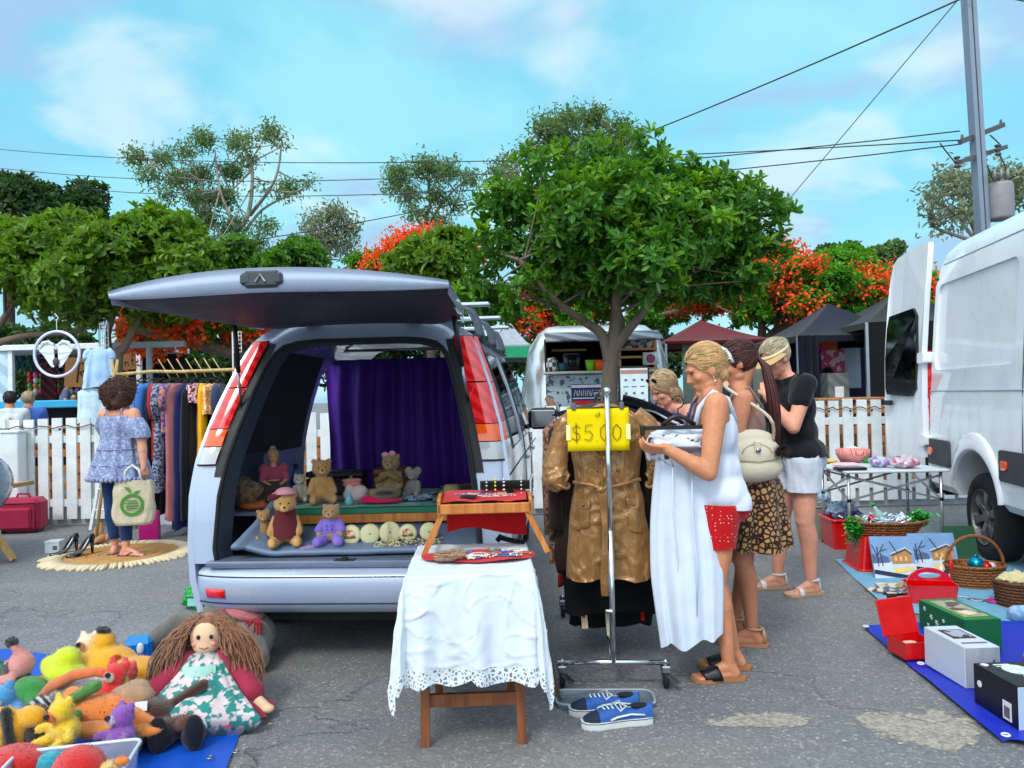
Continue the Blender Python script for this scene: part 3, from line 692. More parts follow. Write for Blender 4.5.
YR=[(.28,.0),(.62,.02),(.9,.04),(1.07,.08),(1.25,.15),(1.45,.24),(1.62,.32),(1.74,.38),(1.89,.46)]
YF=[(.28,4.1),(.85,4.15),(1.0,3.75),(1.3,3.3),(1.7,2.85),(1.89,2.6)]
zs=[.28,.36,.45,.54,.62,.75,.9,1.0,1.09,1.18,1.3,1.42,1.52,1.62,1.70,1.755,1.80,1.845,1.87,1.883,1.89]
ys=[.55,.62,.9,1.25,1.6,1.75,2.15,2.5]
def body_pt(side,z,j):
    x=interp(Wt,z)*side;y=interp(YR,z) if j==0 else (interp(YF,z) if j==len(ys)+1 else ys[j-1])
    if j==len(ys)+1:x*=.93
    return V((x,y,z))
def side_shell():
    mb=MB();seq=[(-1,z) for z in zs] +[(1,z) for z in zs[::-1][1:]];nj=len(ys)+2
    for sd,z in seq:
        for j in range(nj):mb.v.append(tuple(body_pt(sd,z,j)))
    for i in range(len(seq)-1):
        (s0,z0),(s1,z1)=seq[i],seq[i+1];zc=(z0+z1)/2;sd=-1 if i<len(zs)-1 else 1
        for j in range(nj-1):
            yc=(j==0 and .3) or (j>len(ys)-1 and 2.8) or (ys[j-1]+ys[j])/2
            win=1.09<zc<1.70 and (.62<yc<1.6 or 1.75<yc<2.5 or yc>2.5)
            door=sd==-1 and 1.75<yc<2.6 and .45<zc<1.70
            if win or door:continue
            mb.f.append((i*nj+j,(i+1)*nj+j,(i+1)*nj+j+1,i*nj+j+1));mb.mi.append(0)
    return mb
sh=side_shell();o=sh.build('body',[silver,silver_in],van,True)
m=o.modifiers.new('s','SOLIDIFY');m.thickness=.035;m.offset=-1;m.material_offset=1;m.use_rim=True
bake(o)
bm=bmesh.new();bm.from_mesh(o.data)
if sum(f.normal.z for f in bm.faces if f.calc_center_median().z>1.87)<0:pass
bm.to_mesh(o.data);bm.free();boolean(o,MB().lathe([(.36,-.95),(.36,.95)],32,(0,.82,.31),'x'),MB().lathe([(.36,-.95),(.36,.95)],32,(0,3.35,.31),'x'));autosmooth(o,40)
# glass in the side openings
def glass_panel(side,j0,j1,inset=.012):
    mb=MB();zz=[z for z in zs if 1.08<z<1.71]
    mb.grid(lambda u,v:(lambda z:V((interp(Wt,z)*side*(1 if True else 1)-side*inset,(ys[j0]+((interp(YF,z)-.02 if j1 is None else ys[j1])-ys[j0])*u),z)))(1.09+(1.70-1.09)*v),4,8)
    return mb.build('side_window',glass,van,True)
glass_panel(1,1,4);glass_panel(1,5,7);glass_panel(-1,1,4);glass_panel(1,7,None);glass_panel(-1,7,None)
MB().grid(lambda u,v:(lambda z:V((-(interp(Wt,z)-.05),.60+1.02*u+.008*math.sin(u*40),z)))(1.06+.66*v),30,6).build('window_blind',fab('blind_navy',(.07,.10,.17)),van,True)
for y in (.58,1.675,2.52):MB().grid(lambda u,v:(lambda z:V((interp(Wt,z)+.004,y-.05+.1*u,z)))(1.09+.61*v),2,8).build('window_pillar',trim_dk,van,True)
mb=MB()
for sd in (-1,1):
    mb.tube([V((interp(Wt,1.755)*sd*1.005,y,1.765)) for y in (.5,1,1.5,2,2.5,2.75)],.014,6)
mb.build('roof_gutter',trim_dk,van,True)
mb=MB();mb.grid(lambda u,v:(lambda z:V((interp(Wt,z)*.93*(2*u-1),interp(YF,z)+.12*(1-(2*u-1)**2),z)))(1.02+.8*v),10,6);mb.build('windscreen',clear,van,True)
mb=MB();mb.grid(lambda u,v:(lambda z:V((interp(Wt,z)*.93*(2*u-1),interp(YF,z)+.12*(1-(2*u-1)**2),z)))(.28+.74*v),10,6);mb.build('nose',silver,van,True)
# opening outline
It=[(.54,.695),(.62,.71),(.9,.69),(1.07,.665),(1.25,.625),(1.45,.575),(1.6,.53),(1.68,.49),(1.72,.44),(1.742,.36),(1.75,.25)]
zo=[.54,.575,.62,.75,.9,1.0,1.07,1.16,1.25,1.35,1.45,1.53,1.6,1.65,1.69,1.72,1.735,1.742,1.75]
It2=[(.54,.695),(.62,.71),(.9,.69),(1.07,.665),(1.25,.625),(1.45,.575),(1.6,.53),(1.76,.485)]
def pil(sd,z,f,out=0.):
    """point on the rear face: f=0 at the opening, f=1 at the outer edge"""
    a=interp(It2 if out else It,z);b=interp(Wt,min(z,1.74)+max(0,(z-1.74))*0+.0)
    x=a+(b-a)*f;y=interp(YR,z)-.012+.035*max(0,f-.75)/.25-out
    return V((x*sd,y,z))
mb=MB()
for sd in (-1,1):
    mb.grid(lambda u,v:pil(sd,zo[int(round(v*(len(zo)-1)))],u*1.0),8,len(zo)-1)
# header between the opening and the roof edge
mb.grid(lambda u,v:(lambda x,t:V((x,interp(YR,1.75)-.012+.07*t,1.75+(.13-.13*abs(x/.66)**3)*t)))(-.645+1.29*u,v),16,4)
mb.build('rear_frame',silver,van,True)
mb=MB() # dark jamb running inwards from the opening, and rubber seal
loop=[(-1,z) for z in zo] +[(1,z) for z in zo[::-1]]
mb.loft([[V((interp(It,z)*sd,interp(YR,z)-.014,z)) for sd,z in loop],[V(((interp(It,z)-.03)*sd,interp(YR,z)+.10,z-.01*(z>1.7)*2)) for sd,z in loop]],closed=False)
mb.build('door_jamb',weather,van,True)
o=MB().tube([V(((interp(It,z)+.008)*sd,interp(YR,z)-.022,z)) for sd,z in loop],.012,8).build('rubber_seal',black_rub,van,True)
for sd in (-1,1):# black strip beside each lamp
    mb=MB().grid(lambda u,v:pil(sd,1.0+.74*v,.06+.26*u,.006),2,12);mb.build('pillar_trim',trim_dk,van,True)
    tl=MB().grid(lambda u,v:pil(sd,1.06+.70*v,.30+.66*u,.010),4,14).build('tail_light',M('lamp_housing',(.3,.05,.05),.4),van,True)
    for (a,b_,mt,nm) in ((1.49,1.755,lens_red,'red_lens'),(1.26,1.482,lens_red,'red_lens'),(1.165,1.255,lens_amb,'amber_lens'),(1.07,1.16,lens_clr,'clear_lens')):
        q=MB().grid(lambda u,v:pil(sd,a+(b_-a)*v,.33+.67*u,.018+.012*math.sin(PI*u)+.004*math.sin(PI*v))+V((sd*.012*u*u,.05*u**4,0)),8,4)
        q.build(nm,mt,tl,True)
# bumper
bprof=[(.27,.03),(.29,-.03),(.33,-.07),(.40,-.095),(.47,-.10),(.505,-.085),(.515,-.04),(.53,-.01),(.545,0.)]
def bump_pt(u,zp,yp):
    a=(u-.5)*2;x=a*.895;k=abs(a)**6
    y=yp+.13*k
    if abs(a)>.93:y+=(abs(a)-.93)*6.5*.9
    return V((x*(1-.015*k),y,zp))
mb=MB();mb.grid(lambda u,v:bump_pt(u,*bprof[int(round(v*8))]),40,8);ob=mb.build('rear_bumper',silver,van,True)
for a,w_,h in ((.487,.86,.006),(.345,.86,.006)):
    mb=MB();mb.tube([bump_pt(i/40,a,interp([(p[0],p[1]) for p in bprof],a)-.001) for i in range(1,40)],.004,5);mb.build('bumper_groove',trim_dk,ob,True)
for uc in (.115,.885):MB().grid(lambda u,v:(lambda p:V((p.x,p.y-.004-.008*(1-(2*u-1)**4)*(1-(2*v-1)**4),p.z)))(bump_pt(uc-.033+.066*u,.372+.052*v,interp([(p[0],p[1]) for p in bprof],.372+.052*v))),8,6).build('reflector',lens_red,ob,True)
mb=MB();mb.box((0,.03,.545),(1.5,.16,.03),bev=.008);mb.box((0,-.02,.535),(1.40,.05,.02),bev=.004);mb.build('sill_plate',M('sill_grey',(.42,.47,.56),.4,metal=.3),van)
mb=MB();mb.box((.0,-.02,.553),(.12,.05,.02),bev=.005);mb.box((0,-.03,.56),(.03,.03,.03));mb.build('latch',black_pl,van)
MB().box((0,.9,.235),(1.45,1.6,.05)).box((0,2.9,.3),(1.3,2,.1)).build('underbody',black_rub,van)
mb=MB();mb.tube([(-.52,.05,.22),(-.52,.6,.25)],.032,12);mb.build('exhaust',steel,van,True)
for sx in (-1,1):
    for y in (.82,3.35):
        wq=MB().lathe([(.0,-.1),(.2,-.1),(.29,-.095),(.312,-.07),(.315,0),(.312,.07),(.29,.095),(.2,.1),(0,.1)],32,(sx*.70,y,.315),'x').build('wheel',black_rub,van,True)
        MB().lathe([(0,.06),(.06,.07),(.08,.05),(.18,.04),(.2,.1),(.205,.105)],24,(sx*.70,y,.315),'x',rot=Matrix.Rotation(0 if sx>0 else PI,3,'Z')).build('rim',steel,wq,True)
MB().box((0,1.35,.52),(1.62,2.4,.03)).build('cargo_floor',M('cargo_carpet',(.13,.14,.17),.95,bump=.5,bs=150),van)
for sx in (-1,1):MB().grid(lambda u,v:(lambda y,z:V((sx*(interp(Wt,z)-.055),y,z)))(.16+.75*u+.3*v*(1-u),.54+.54*v),6,6).build('side_lining',M('side_lining',(.26,.31,.40),.8),van,True)
mb=MB() # front seats
for x in (-.4,.4):
    mb.box((x,2.75,.75),(.5,.5,.15),bev=.05);mb.box((x,2.5,1.1),(.5,.13,.6),Euler((-.15,0,0)),bev=.05);mb.box((x,2.42,1.48),(.26,.1,.18),bev=.04)
mb.build('front_seats',M('seat_fabric',(.2,.22,.27),.9),van)
mr_=MB().box((.98,2.75,1.2),(.26,.12,.19),Euler((0,0,R(-8))),bev=.04).build('side_mirror',black_pl,van)
MB().box((.98,2.69,1.2),(.21,.012,.145),Euler((0,0,R(-8))),bev=.004).build('mirror_glass',chrome,mr_)
MB().bar((.82,2.78,1.12),(.92,2.76,1.16),.05,.04).build('mirror_arm',black_pl,mr_)
# door lines and handles on the visible side
mb=MB()
for y in (1.66,2.56):
    mb.tube([V((interp(Wt,z)+.001,y,z)) for z in (.42,.6,.8,1.0,1.09)],.004,5)
mb.tube([V((interp(Wt,.98)+.001,y,.98)) for y in (.12,1,2,3,3.6)],.005,5)
mb.build('door_seams',trim_dk,van)
for y in (1.78,2.7):MB().box((interp(Wt,.95)+.015,y,.95),(.03,.16,.035),bev=.01).build('door_handle',silver,van)
MB().tube([(.855,.35,.72),(.87,1,.72),(.87,2.6,.72)],.02,8).build('side_moulding',silver,van,True)
# open sliding door standing along the left side
mb=MB();mb.grid(lambda u,v:(lambda z:V((-(interp(Wt,z)+.055+.02*math.sin(PI*v)),.42+.95*u+.10*(1-u)*(2*v-1)**2,z)))(.42+.68*v),6,12)
sdo=mb.build('sliding_door',silver,van,True)
m=sdo.modifiers.new('s','SOLIDIFY');m.thickness=.04;m.offset=0;bake(sdo);autosmooth(sdo)
# tailgate: grows from the hinge line (t=0) towards the camera (t=1)
def tg(u,t,lay):
    a=(u-.5)*2;hw=.60+.155*t**.8;x=a*hw-.06*t;k=1-a*a
    y=.42-1.27*t*(1-.08*a*a)-.05*k*t
    z=1.885+.015*t+.055*k*(.45+.55*t)-.11*t**6*0
    if lay:z-=lay*(1)*(1-abs(a)**8*.2)
    return V((x,y,z))
mb=MB()
outer=lambda u,v:tg(u,v,0)
mb.grid(outer,20,12)
lip=[(0,0),(-.014,-.026),(.010,-.034),(.020,-.092),(.05,-.098)]
mb.grid(lambda u,v:(lambda p,q:V((p.x*(1),p.y-.02+abs(q[0])*.8,p.z+q[1]*(.30+.70*(1-abs((u-.5)*2)**2.5)))))(tg(u,1,0),lip[int(round(v*4))]),20,4)
tgo=mb.build('tailgate',silver,van,True)
for sd in (0,1):
    MB().grid(lambda u,v:(lambda p:V((p.x*(1-.01*v),p.y,p.z-.055*v)))(tg(sd,u,0)),12,2).build('door_edge',silver,tgo,True)
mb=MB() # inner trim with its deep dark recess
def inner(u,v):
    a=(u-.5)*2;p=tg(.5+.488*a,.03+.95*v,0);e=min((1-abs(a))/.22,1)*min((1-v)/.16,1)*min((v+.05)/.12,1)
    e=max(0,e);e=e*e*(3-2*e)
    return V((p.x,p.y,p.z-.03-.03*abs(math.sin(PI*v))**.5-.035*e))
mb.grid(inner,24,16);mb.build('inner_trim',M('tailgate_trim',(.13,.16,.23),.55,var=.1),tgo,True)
lc=tg(.5,1,0);mb=MB();mb.box((lc.x,lc.y+.0,lc.z-.045),(.15,.045,.075),bev=.012);mb.box((lc.x-.065,lc.y-.002,lc.z-.045),(.05,.045,.05),bev=.01);mb.box((lc.x+.065,lc.y-.002,lc.z-.045),(.05,.045,.05),bev=.01)
lt=mb.build('latch',M('latch_grey',(.22,.24,.27),.5),tgo)
mb=MB();mb.tube([(lc.x-.02,lc.y-.025,lc.z-.06),(lc.x,lc.y-.025,lc.z-.03),(lc.x+.02,lc.y-.025,lc.z-.06)],.006,6);mb.build('latch_hook',steel,lt)
mb=MB()
for x in (-.3,.3):mb.box((x,.44,1.87),(.1,.09,.03),bev=.008)
mb.build('hinge',trim_dk,tgo)
mb=MB();mb.box((0,.1,1.965),(.14,.28,.03),bev=.012);mb.box((0,.05,1.985),(.1,.16,.02),bev=.008);mb.build('rear_wiper_base',black_pl,tgo)
mb=MB().grid(lambda u,v:tg(.14+.72*u,.12+.42*v,-.008),10,6);mb.build('rear_window',glass,tgo,True)
for sd in (-1,1):
    a=V((sd*.60,.03,1.83));b_=V((sd*.645,.20,1.36));q=MB().tube([a,a.lerp(b_,.55)],.014,8).build('gas_strut',black_pl,van,True)
    MB().tube([a.lerp(b_,.5),b_],.008,8).build('strut_rod',steel,q,True)
    MB().lathe([(0,-.012),(.02,-.01),(.02,.01),(0,.012)],10,b_,'x').build('ball_joint',black_pl,q,True)
for y in (.78,1.62,2.42):
    rb=MB().bar((-.72,y,1.985),(.72,y,1.985),.05,.028,bev=.01).build('roof_bar',M('alloy_bar',(.72,.76,.78),.3,metal=.7),van)
    for sx in (-1,1):
        mb=MB();mb.loft([[V((sx*x+dx,y+dy,z)) for dx,dy in ((-.025,-.035),(.025,-.035),(.025,.035),(-.025,.035))] for x,z in ((.54,1.975),(.60,1.95),(.635,1.88),(.655,1.80),(.66,1.77))]);mb.build('rack_foot',M('rack_grey',(.25,.28,.33),.4),rb,True)
MB().tube([(.35,2.4,1.88),(.34,2.1,2.15)],.004,5).build('aerial',black_pl,van)
# -- tall white delivery van on the right
wp_=M('van_white_paint',(.88,.90,.93),.3,var=.05,vs=2.5,coat=.7)
mould=M('van_moulding_grey',(.19,.215,.25),.6,var=.1,bump=.2,bs=200)
WB=V((3.89,7.05,0));WR=R(169.2)
wv=thing('white_van','tall white delivery van with a black side moulding and one rear door swung open','van',WB,WR)
Wp=[(.46,-.05),(.52,-.01),(.65,0),(.95,0.),(1.3,-.005),(1.36,-.012),(1.50,-.022),(1.55,-.022),(2.0,-.055),(2.32,-.085),(2.36,-.095),(2.50,-.135),(2.62,-.19),(2.72,-.29),(2.78,-.5),(2.815,-.8),(2.82,-1.0)]
full=[(x,z) for z,x in Wp] +[(-2.0-x,z) for z,x in Wp[::-1][1:]]
def ring(y,k=0.):
    return [V((-1+(x+1)*(1-k*.02*(z/2.7)),y+(z-.4)*(.03 if k else 0)+k*.05*(z>2.4)*(z-2.4)*4,z-.0)) for x,z in full]
fr=[]
for y,top in ((4.6,1.),(5.1,.72),(5.6,.52),(5.95,.44)):fr.append([V((-1+(x+1)*(1-.03*(y-4.6)),y,.46+(z-.46)*top)) for x,z in full])
mb=MB();mb.loft([ring(0,1),ring(.06),ring(1.2),ring(3.0)]+fr);wb=mb.build('body',wp_,wv,True,fix=True)
boolean(wb,MB().lathe([(.47,-2.2),(.47,.2)],40,(0,1.02,.41),'x'),MB().lathe([(.47,-2.2),(.47,.2)],40,(0,4.7,.41),'x'))
def rrect(y0,y1,z0,z1,r,n=5):
    out=[]
    for cy,cz,a0 in ((y1-r,z0+r,-90),(y1-r,z1-r,0),(y0+r,z1-r,90),(y0+r,z0+r,180)):
        for k in range(n+1):a=R(a0+90*k/n);out.append((cy+r*math.cos(a),cz+r*math.sin(a)))
    return out
def wx(z):return interp(Wp,z)
cut=MB();pr=rrect(.13,1.70,1.55,2.33,.09);cut.loft([[V((wx(z)-.022,y,z)) for y,z in pr],[V((wx(z)+.06,y,z)) for y,z in pr]])
boolean(wb,cut);autosmooth(wb,20)
def wstrip(y0,y1,z0,z1,out,mat,nm,par=wv,ny=2,nz_=2,r=None):
    mb=MB();pr=rrect(y0,y1,z0,z1,r or .03);mb.loft([[V((wx(z)-.01,y,z)) for y,z in pr],[V((wx(z)+out,y,z)) for y,z in pr]])
    return mb.build(nm,mat,par,False,fix=True)
ml=wstrip(.03,.53,.69,.92,.022,mould,'side_moulding');ml2=wstrip(1.50,4.1,.69,.92,.022,mould,'side_moulding')
# flared white arch lip
mb=MB();rr=[]
for k in range(0,25):
    a=R(22+146*k/24);ff=math.sin(PI*k/24)**.5;rr.append([V((wx(.8)+.026,1.02-math.cos(a)*.475,.41+math.sin(a)*.475)),V((wx(.8)+.03,1.02-math.cos(a)*(.477+.015*ff),.41+math.sin(a)*(.477+.015*ff))),V((wx(.8)+.022,1.02-math.cos(a)*(.48+.08*ff),.41+math.sin(a)*(.48+.12*ff))),V((wx(.8)-.01,1.02-math.cos(a)*(.48+.10*ff),.41+math.sin(a)*(.48+.145*ff))),V((wx(.8)-.05,1.02-math.cos(a)*.475,.41+math.sin(a)*.475))])
mb.loft(rr,False,False);mb.build('wheel_arch',wp_,wv,True,fix=True)
mb=MB()
mb.tube([V((wx(z)+.002,1.84,z)) for z in (.4,.7,1,1.4,1.8,2.2,2.36)],.005,5)
mb.build('door_seam',M('seam_dark',(.2,.22,.25),.7),wv)
mb=MB();mb.tube([V((wx(1.36)+.001,y,1.36)) for y in (.05,1,2,4.4)],.007,5);mb.build('body_crease',M('crease_shade',(.58,.63,.69),.4),wv)
mb=MB();mb.tube([V((wx(2.52)+.001,y,2.52)) for y in (.12,1,2,4.4)],.007,5);mb.build('roof_crease',M('crease_shade',(.58,.63,.69),.4),wv)
bg_=M('black_window',(.015,.018,.022),.04,var=.05,spec=.6)
wstrip(1.90,3.0,1.53,2.27,.008,bg_,'side_window',r=.08)
for y in (.06,1.55):wstrip(y,y+.09,.775,.845,.034,lens_amb,'side_marker',r=.028)
wt=MB();wt.box((-.035,-.004,1.36),(.05,.03,.75),bev=.012);wt.build('tail_light',lens_red,wv)
MB().box((-1,-.05,.5),(1.96,.16,.2),bev=.04).build('rear_bumper',mould,wv)
MB().box((-1.0,2.8,.43),(1.5,5.2,.1)).build('underbody',black_rub,wv)
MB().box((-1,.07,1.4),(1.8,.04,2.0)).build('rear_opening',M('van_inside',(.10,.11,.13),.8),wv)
for y in (1.02,4.7):
    for x,f in ((-.15,1),(-1.85,-1)):
        wq=MB().lathe([(.0,-.11),(.2,-.11),(.31,-.105),(.345,-.08),(.35,0),(.345,.08),(.33,.1),(.29,.112),(.225,.105),(.21,.06),(0,.05)],40,(x,y,.35),'x',rot=Matrix.Rotation(0 if f>0 else PI,3,'Z')).build('wheel',black_rub,wv,True)
        mb=MB();c0=V((x,y,.35));F=Matrix.Rotation(0 if f>0 else PI,3,'Z')
        mb.lathe([(.195,.06),(.215,.108),(.222,.112),(.222,.09)],40,c0,'x',rot=F,cap=False);mb.lathe([(0,.085),(.05,.085),(.065,.07),(.065,.05)],20,c0,'x',rot=F)
        for k in range(6):
            a=2*PI*k/6+.3;u_=V((0,math.cos(a),math.sin(a)));w_=V((0,-math.sin(a),math.cos(a)))
            mb.loft([[c0+F@(V((q,0,0))+u_*r+w_*s_) for q,s_ in ((.06,-ww),(.075+.02*(r>.1),-ww*.8),(.075+.02*(r>.1),ww*.8),(.06,ww))] for r,ww in ((.04,.035),(.12,.03),(.2,.048))])
        mb.build('rim',M('alloy_grey',(.40,.40,.41),.35,metal=.6),wq)
# the open rear door hanging from the rear corner
dirw=V((.05,1,0));ang=math.atan2(dirw.y,dirw.x)-WR
dr_pts=[(0.0,.74),(.70,.70),(.765,.76),(.78,.95),(.78,1.9),(.775,2.3),(.755,2.5),(.71,2.66),(.62,2.72),(.3,2.75),(0,2.76)]
def door_bend(z):return -.0 if z<1.5 else -.09*((z-1.5)/1.1)**1.3
o=MB();pp=[]
for k in range(len(dr_pts)):
    a,b_=dr_pts[k],dr_pts[(k+1) % len(dr_pts)]
    for i in range(4):pp.append((a[0]+(b_[0]-a[0])*i/4,a[1]+(b_[1]-a[1])*i/4))
o.loft([[V((x,door_bend(z),z)) for x,z in pp],[V((x,door_bend(z)+.05,z)) for x,z in pp]])
dr=o.build('rear_door',wp_,wv,False,fix=True);dr.location=(0,0,0);dr.rotation_euler=(0,0,ang)
# outer skin faces the camera on the +normal side
def dpan(poly,y0,y1,mat,nm):
    mb=MB();mb.loft([[V((x,door_bend(z)+y0,z)) for x,z in poly],[V((x,door_bend(z)+y1,z)) for x,z in poly]]);return mb.build(nm,mat,dr,False,fix=True)
wd=[(.10,1.38),(.22,1.31),(.70,1.33),(.74,1.40),(.745,1.7),(.735,2.0),(.70,2.13),(.2,2.16),(.12,2.08)]
dpan(wd,-.012,.062,bg_,'door_window')
dpan(rrect(.60,.74,1.22,1.27,.02),-.035,-.002,black_pl,'door_handle');dpan(rrect(.60,.74,1.22,1.27,.02),.052,.085,black_pl,'door_handle')
for z in (.85,1.62):dpan(rrect(-.06,.05,z,z+.1,.02),-.02,.07,wp_,'hinge')
mb=MB();mb.lathe([(.0,0),(.06,0),(.07,.005),(.06,.012),(0,.012)],24,(.68,door_bend(1.45)-.02,1.47),'y');mb.build('badge',steel,dr,True)
mb=MB();mb.tube([(0,-.003,1.2),(.4,-.003,1.16),(.78,-.003,1.12)],.006,5);mb.build('door_crease',M('crease_shade',(.58,.63,.69),.4),dr)
# -- silver food caravan
Yc=14.6;A=at(521,410,Yc);B=at(684,410,Yc);Lc=B.x-A.x;sc=FPX/Yc
cv=thing('food_caravan','polished silver food caravan with a rounded roof and an open serving hatch','caravan',(A.x,Yc,0))
foil=M('polished_aluminium',(.86,.88,.90),.20,metal=.7,var=.15,vs=2.5,bump=.15,bs=4)
ctop=at(600,321,Yc).z;cw=2.2;cz0=.55
def cprof(k):# end-on section; k shrinks it towards the rounded ends
    out=[]
    for i in range(25):
        a=PI*i/24;ca,sa=math.cos(a),math.sin(a)
        out.append((cw/2+(cw/2)*k*(-abs(ca)**.55*(1 if ca>0 else -1)),cz0+(ctop-cz0)*(1-(1-k)*.75)*(sa**.55)))
    return out
rs=[]
for i in range(17):
    u=i/16;x=Lc*u;e=min(u,1-u)*2;k=(1-(1-min(e/.5,1))**2.6)**.5 if e<.5 else 1
    rs.append([V((x,y,z)) for y,z in cprof(max(k,.12))])
bd=MB();bd.loft(rs);bd=bd.build('body',foil,cv,True,fix=True)
hx0,hx1=(at(546,350,Yc).x-A.x),(at(656,350,Yc).x-A.x);hz0,hz1=at(600,372,Yc).z,at(600,338,Yc).z
boolean(bd,MB().box(((hx0+hx1)/2,.2,(hz0+hz1)/2),(hx1-hx0,1.6,hz1-hz0)));autosmooth(bd,30)
xm=(hx0+hx1)/2;hw=hx1-hx0
MB().box((xm,1.02,(hz0+hz1)/2),(hw,.04,hz1-hz0)).build('back_panel',M('kitchen_grey',(.42,.42,.42),.5),cv)
MB().box((xm,.55,hz1+.01),(hw,.9,.03)).box((hx0-.01,.5,(hz0+hz1)/2),(.03,.9,hz1-hz0)).box((hx1+.01,.5,(hz0+hz1)/2),(.03,.9,hz1-hz0)).build('hatch_lining',M('dark_lining',(.08,.08,.09),.8),cv)
MB().box((xm,.45,hz0+.0),(hw+.1,1.1,.05)).box((xm,-.12,hz0),(hw+.2,.26,.04)).build('counter',M('counter_pale',(.72,.72,.70),.4),cv)
mb=MB();mb.grid(lambda u,v:V((hx0-.03+(hw+.06)*u,.02-.6*v,hz1+.10-.20*v+.03*math.sin(PI*v))),8,5);ob=mb.build('awning',M('awning_grey',(.30,.33,.38),.5,pat='wave',col2=(.55,.58,.62),pscale=.9),cv,True);ob.modifiers.new('s','SOLIDIFY').thickness=.03;bake(ob)
MB().box((xm,-.02,hz0-.5),(hw*1.02,.02,.88)).build('front_graphic',M('caravan_graphic',(.66,.74,.78),.4,pat='noise',col2=(.26,.32,.40),pscale=9,plo=.55,phi=.6),cv)
wt_=wood('pine',(.78,.60,.36),(.66,.46,.25))
for x in (xm+.35,hx1-.03):MB().box((x,-.05,(hz0+hz1)/2-.03),(.05,.05,hz1-hz0)).build('shelf_post',wt_,cv)
for z in (hz0+.04,hz0+.27,hz0+.42):MB().box(((xm+.35+hx1)/2,-.05,z),(hx1-xm-.35,.2,.04)).build('shelf',wt_,cv)
MB().box((hx0+.5,.8,hz1-.18),(.7,.25,.04)).build('shelf',wt_,cv)
MB().box(((xm+.42+hx1)/2,-.02,hz1-.15),(hx1-xm-.5,.03,.22)).build('menu_panel',M('menu_print',(.75,.73,.72),.6,pat='noise',col2=(.25,.22,.24),pscale=14),cv)
for x in (.9,Lc-.9):MB().lathe([(0,-.1),(.3,-.1),(.34,-.06),(.34,.06),(.3,.1),(0,.1)],24,(x,.1,.34),'y').build('wheel',black_rub,cv,True)
MB().box((Lc/2,1,.52),(Lc*.9,1.9,.12)).build('chassis',black_pl,cv)
def small(name,label,cat,loc,build,mat,group=None,smooth=True,rz=0):
    mb=MB();build(mb);o=mb.build(name,mat,None,smooth,loc=V(loc),rz=rz);tag(o,label,cat,group);return o
cx=lambda px:at(px,370,Yc-.1).x
zc=hz0+.03
pot=lambda mb:mb.lathe([(0,0),(.07,0),(.1,.2),(.085,.2),(.06,.02)],16)
small('flower_pot','lime green pot on the caravan counter','pot',(cx(590),Yc-.15,zc),pot,M('lime',(.45,.78,.12),.4))
small('flower_pot','orange pot on the caravan counter','pot',(cx(599),Yc-.15,zc),lambda mb:mb.lathe([(0,0),(.09,0),(.12,.2),(.1,.2),(.07,.02)],16),M('orange_pot',(.92,.36,.08),.4))
small('coffee_machine','black boxy coffee machine on the caravan counter','coffee machine',(cx(572),Yc+.05,zc),lambda mb:mb.box((0,0,.17),(.34,.3,.34),bev=.03).box((0,-.16,.18),(.16,.02,.18)),M('machine_black',(.08,.08,.09),.3))
small('jug','small white patterned jar on the left of the caravan counter','jar',(cx(552),Yc-.15,zc),lambda mb:mb.lathe([(0,0),(.1,0),(.11,.05),(.11,.2),(.07,.26),(0,.27)],16),M('jar_white',(.75,.75,.75),.4,pat='check',col2=(.2,.2,.2),pscale=12))
small('bowl','teal bowl on the caravan counter','bowl',(cx(561),Yc-.05,zc),lambda mb:mb.lathe([(0,0),(.08,0),(.13,.16),(.12,.16),(.07,.02)],16),M('teal',(.1,.38,.45),.4))
small('round_sign','white card with a purple and red round badge on the caravan shelf','sign',(cx(650),Yc-.2,hz0+.11),lambda mb:mb.box((0,0,.12),(.3,.015,.24)),M('card_white',(.85,.85,.86),.5))
for nm,c_,r in (('purple',(.35,.2,.5),.085),('red',(.75,.2,.2),.055)):
    o=MB().lathe([(0,-.004),(r,-.004),(r,.004),(0,.004)],20,(0,-.012 if nm=='purple' else -.02,.12),'y').build('badge_ring',M('badge_'+nm,c_,.5),bpy.data.objects['round_sign'])
# logs, crate wall, banner, menu board
logm=M('driftwood',(.50,.36,.24),.9,var=.35,bump=.8,bs=20)
for i in range(26):
    px=535+i*2.6+rng(-2,2);z=.6+rng(0,.72)*(1-.5*abs(i-10)/16);c=at(px,400,10.4)
    def bl(mb,L=rng(.16,.34)):
        a=V((rng(-1,1),rng(-.3,.3),rng(-.5,.8))).normalized()*L;mb.tube([-a*.5,V((0,rng(-.03,.03),.03)),a*.5],[rng(.03,.055),rng(.05,.07),rng(.03,.05)],7)
    small('driftwood_log','gnarled brown piece of driftwood in the heap in front of the caravan','log',(c.x,10.4+rng(-.3,.3),z),bl,logm,'driftwood pieces heaped in front of the caravan')
small('display_bench','brown timber bench carrying the driftwood heap','bench',at(570,420,10.5).xy.to_3d(),lambda mb:mb.box((0,0,.58),(1.9,.8,.06),bev=.01).box((-.85,0,.28),(.08,.7,.56)).box((.85,0,.28),(.08,.7,.56)).box((0,-.2,.3),(1.6,.04,.12)),wood('bench_wood',(.42,.29,.18),(.3,.2,.12)),smooth=False)
bn=at(593,394,13.2);t=thing('market_banner','red white and blue banner below the caravan hatch','banner',(bn.x,13.2,0))
zt=bn.z
MB().box((0,0,zt),(.75,.02,.36)).build('banner_cloth',M('banner_blue',(.13,.17,.45),.7),t)
MB().box((0,-.014,zt+.14),(.75,.006,.05)).box((0,-.014,zt-.07),(.72,.006,.02)).build('white_stripe',M('card_white',(.85,.85,.86),.5),t)
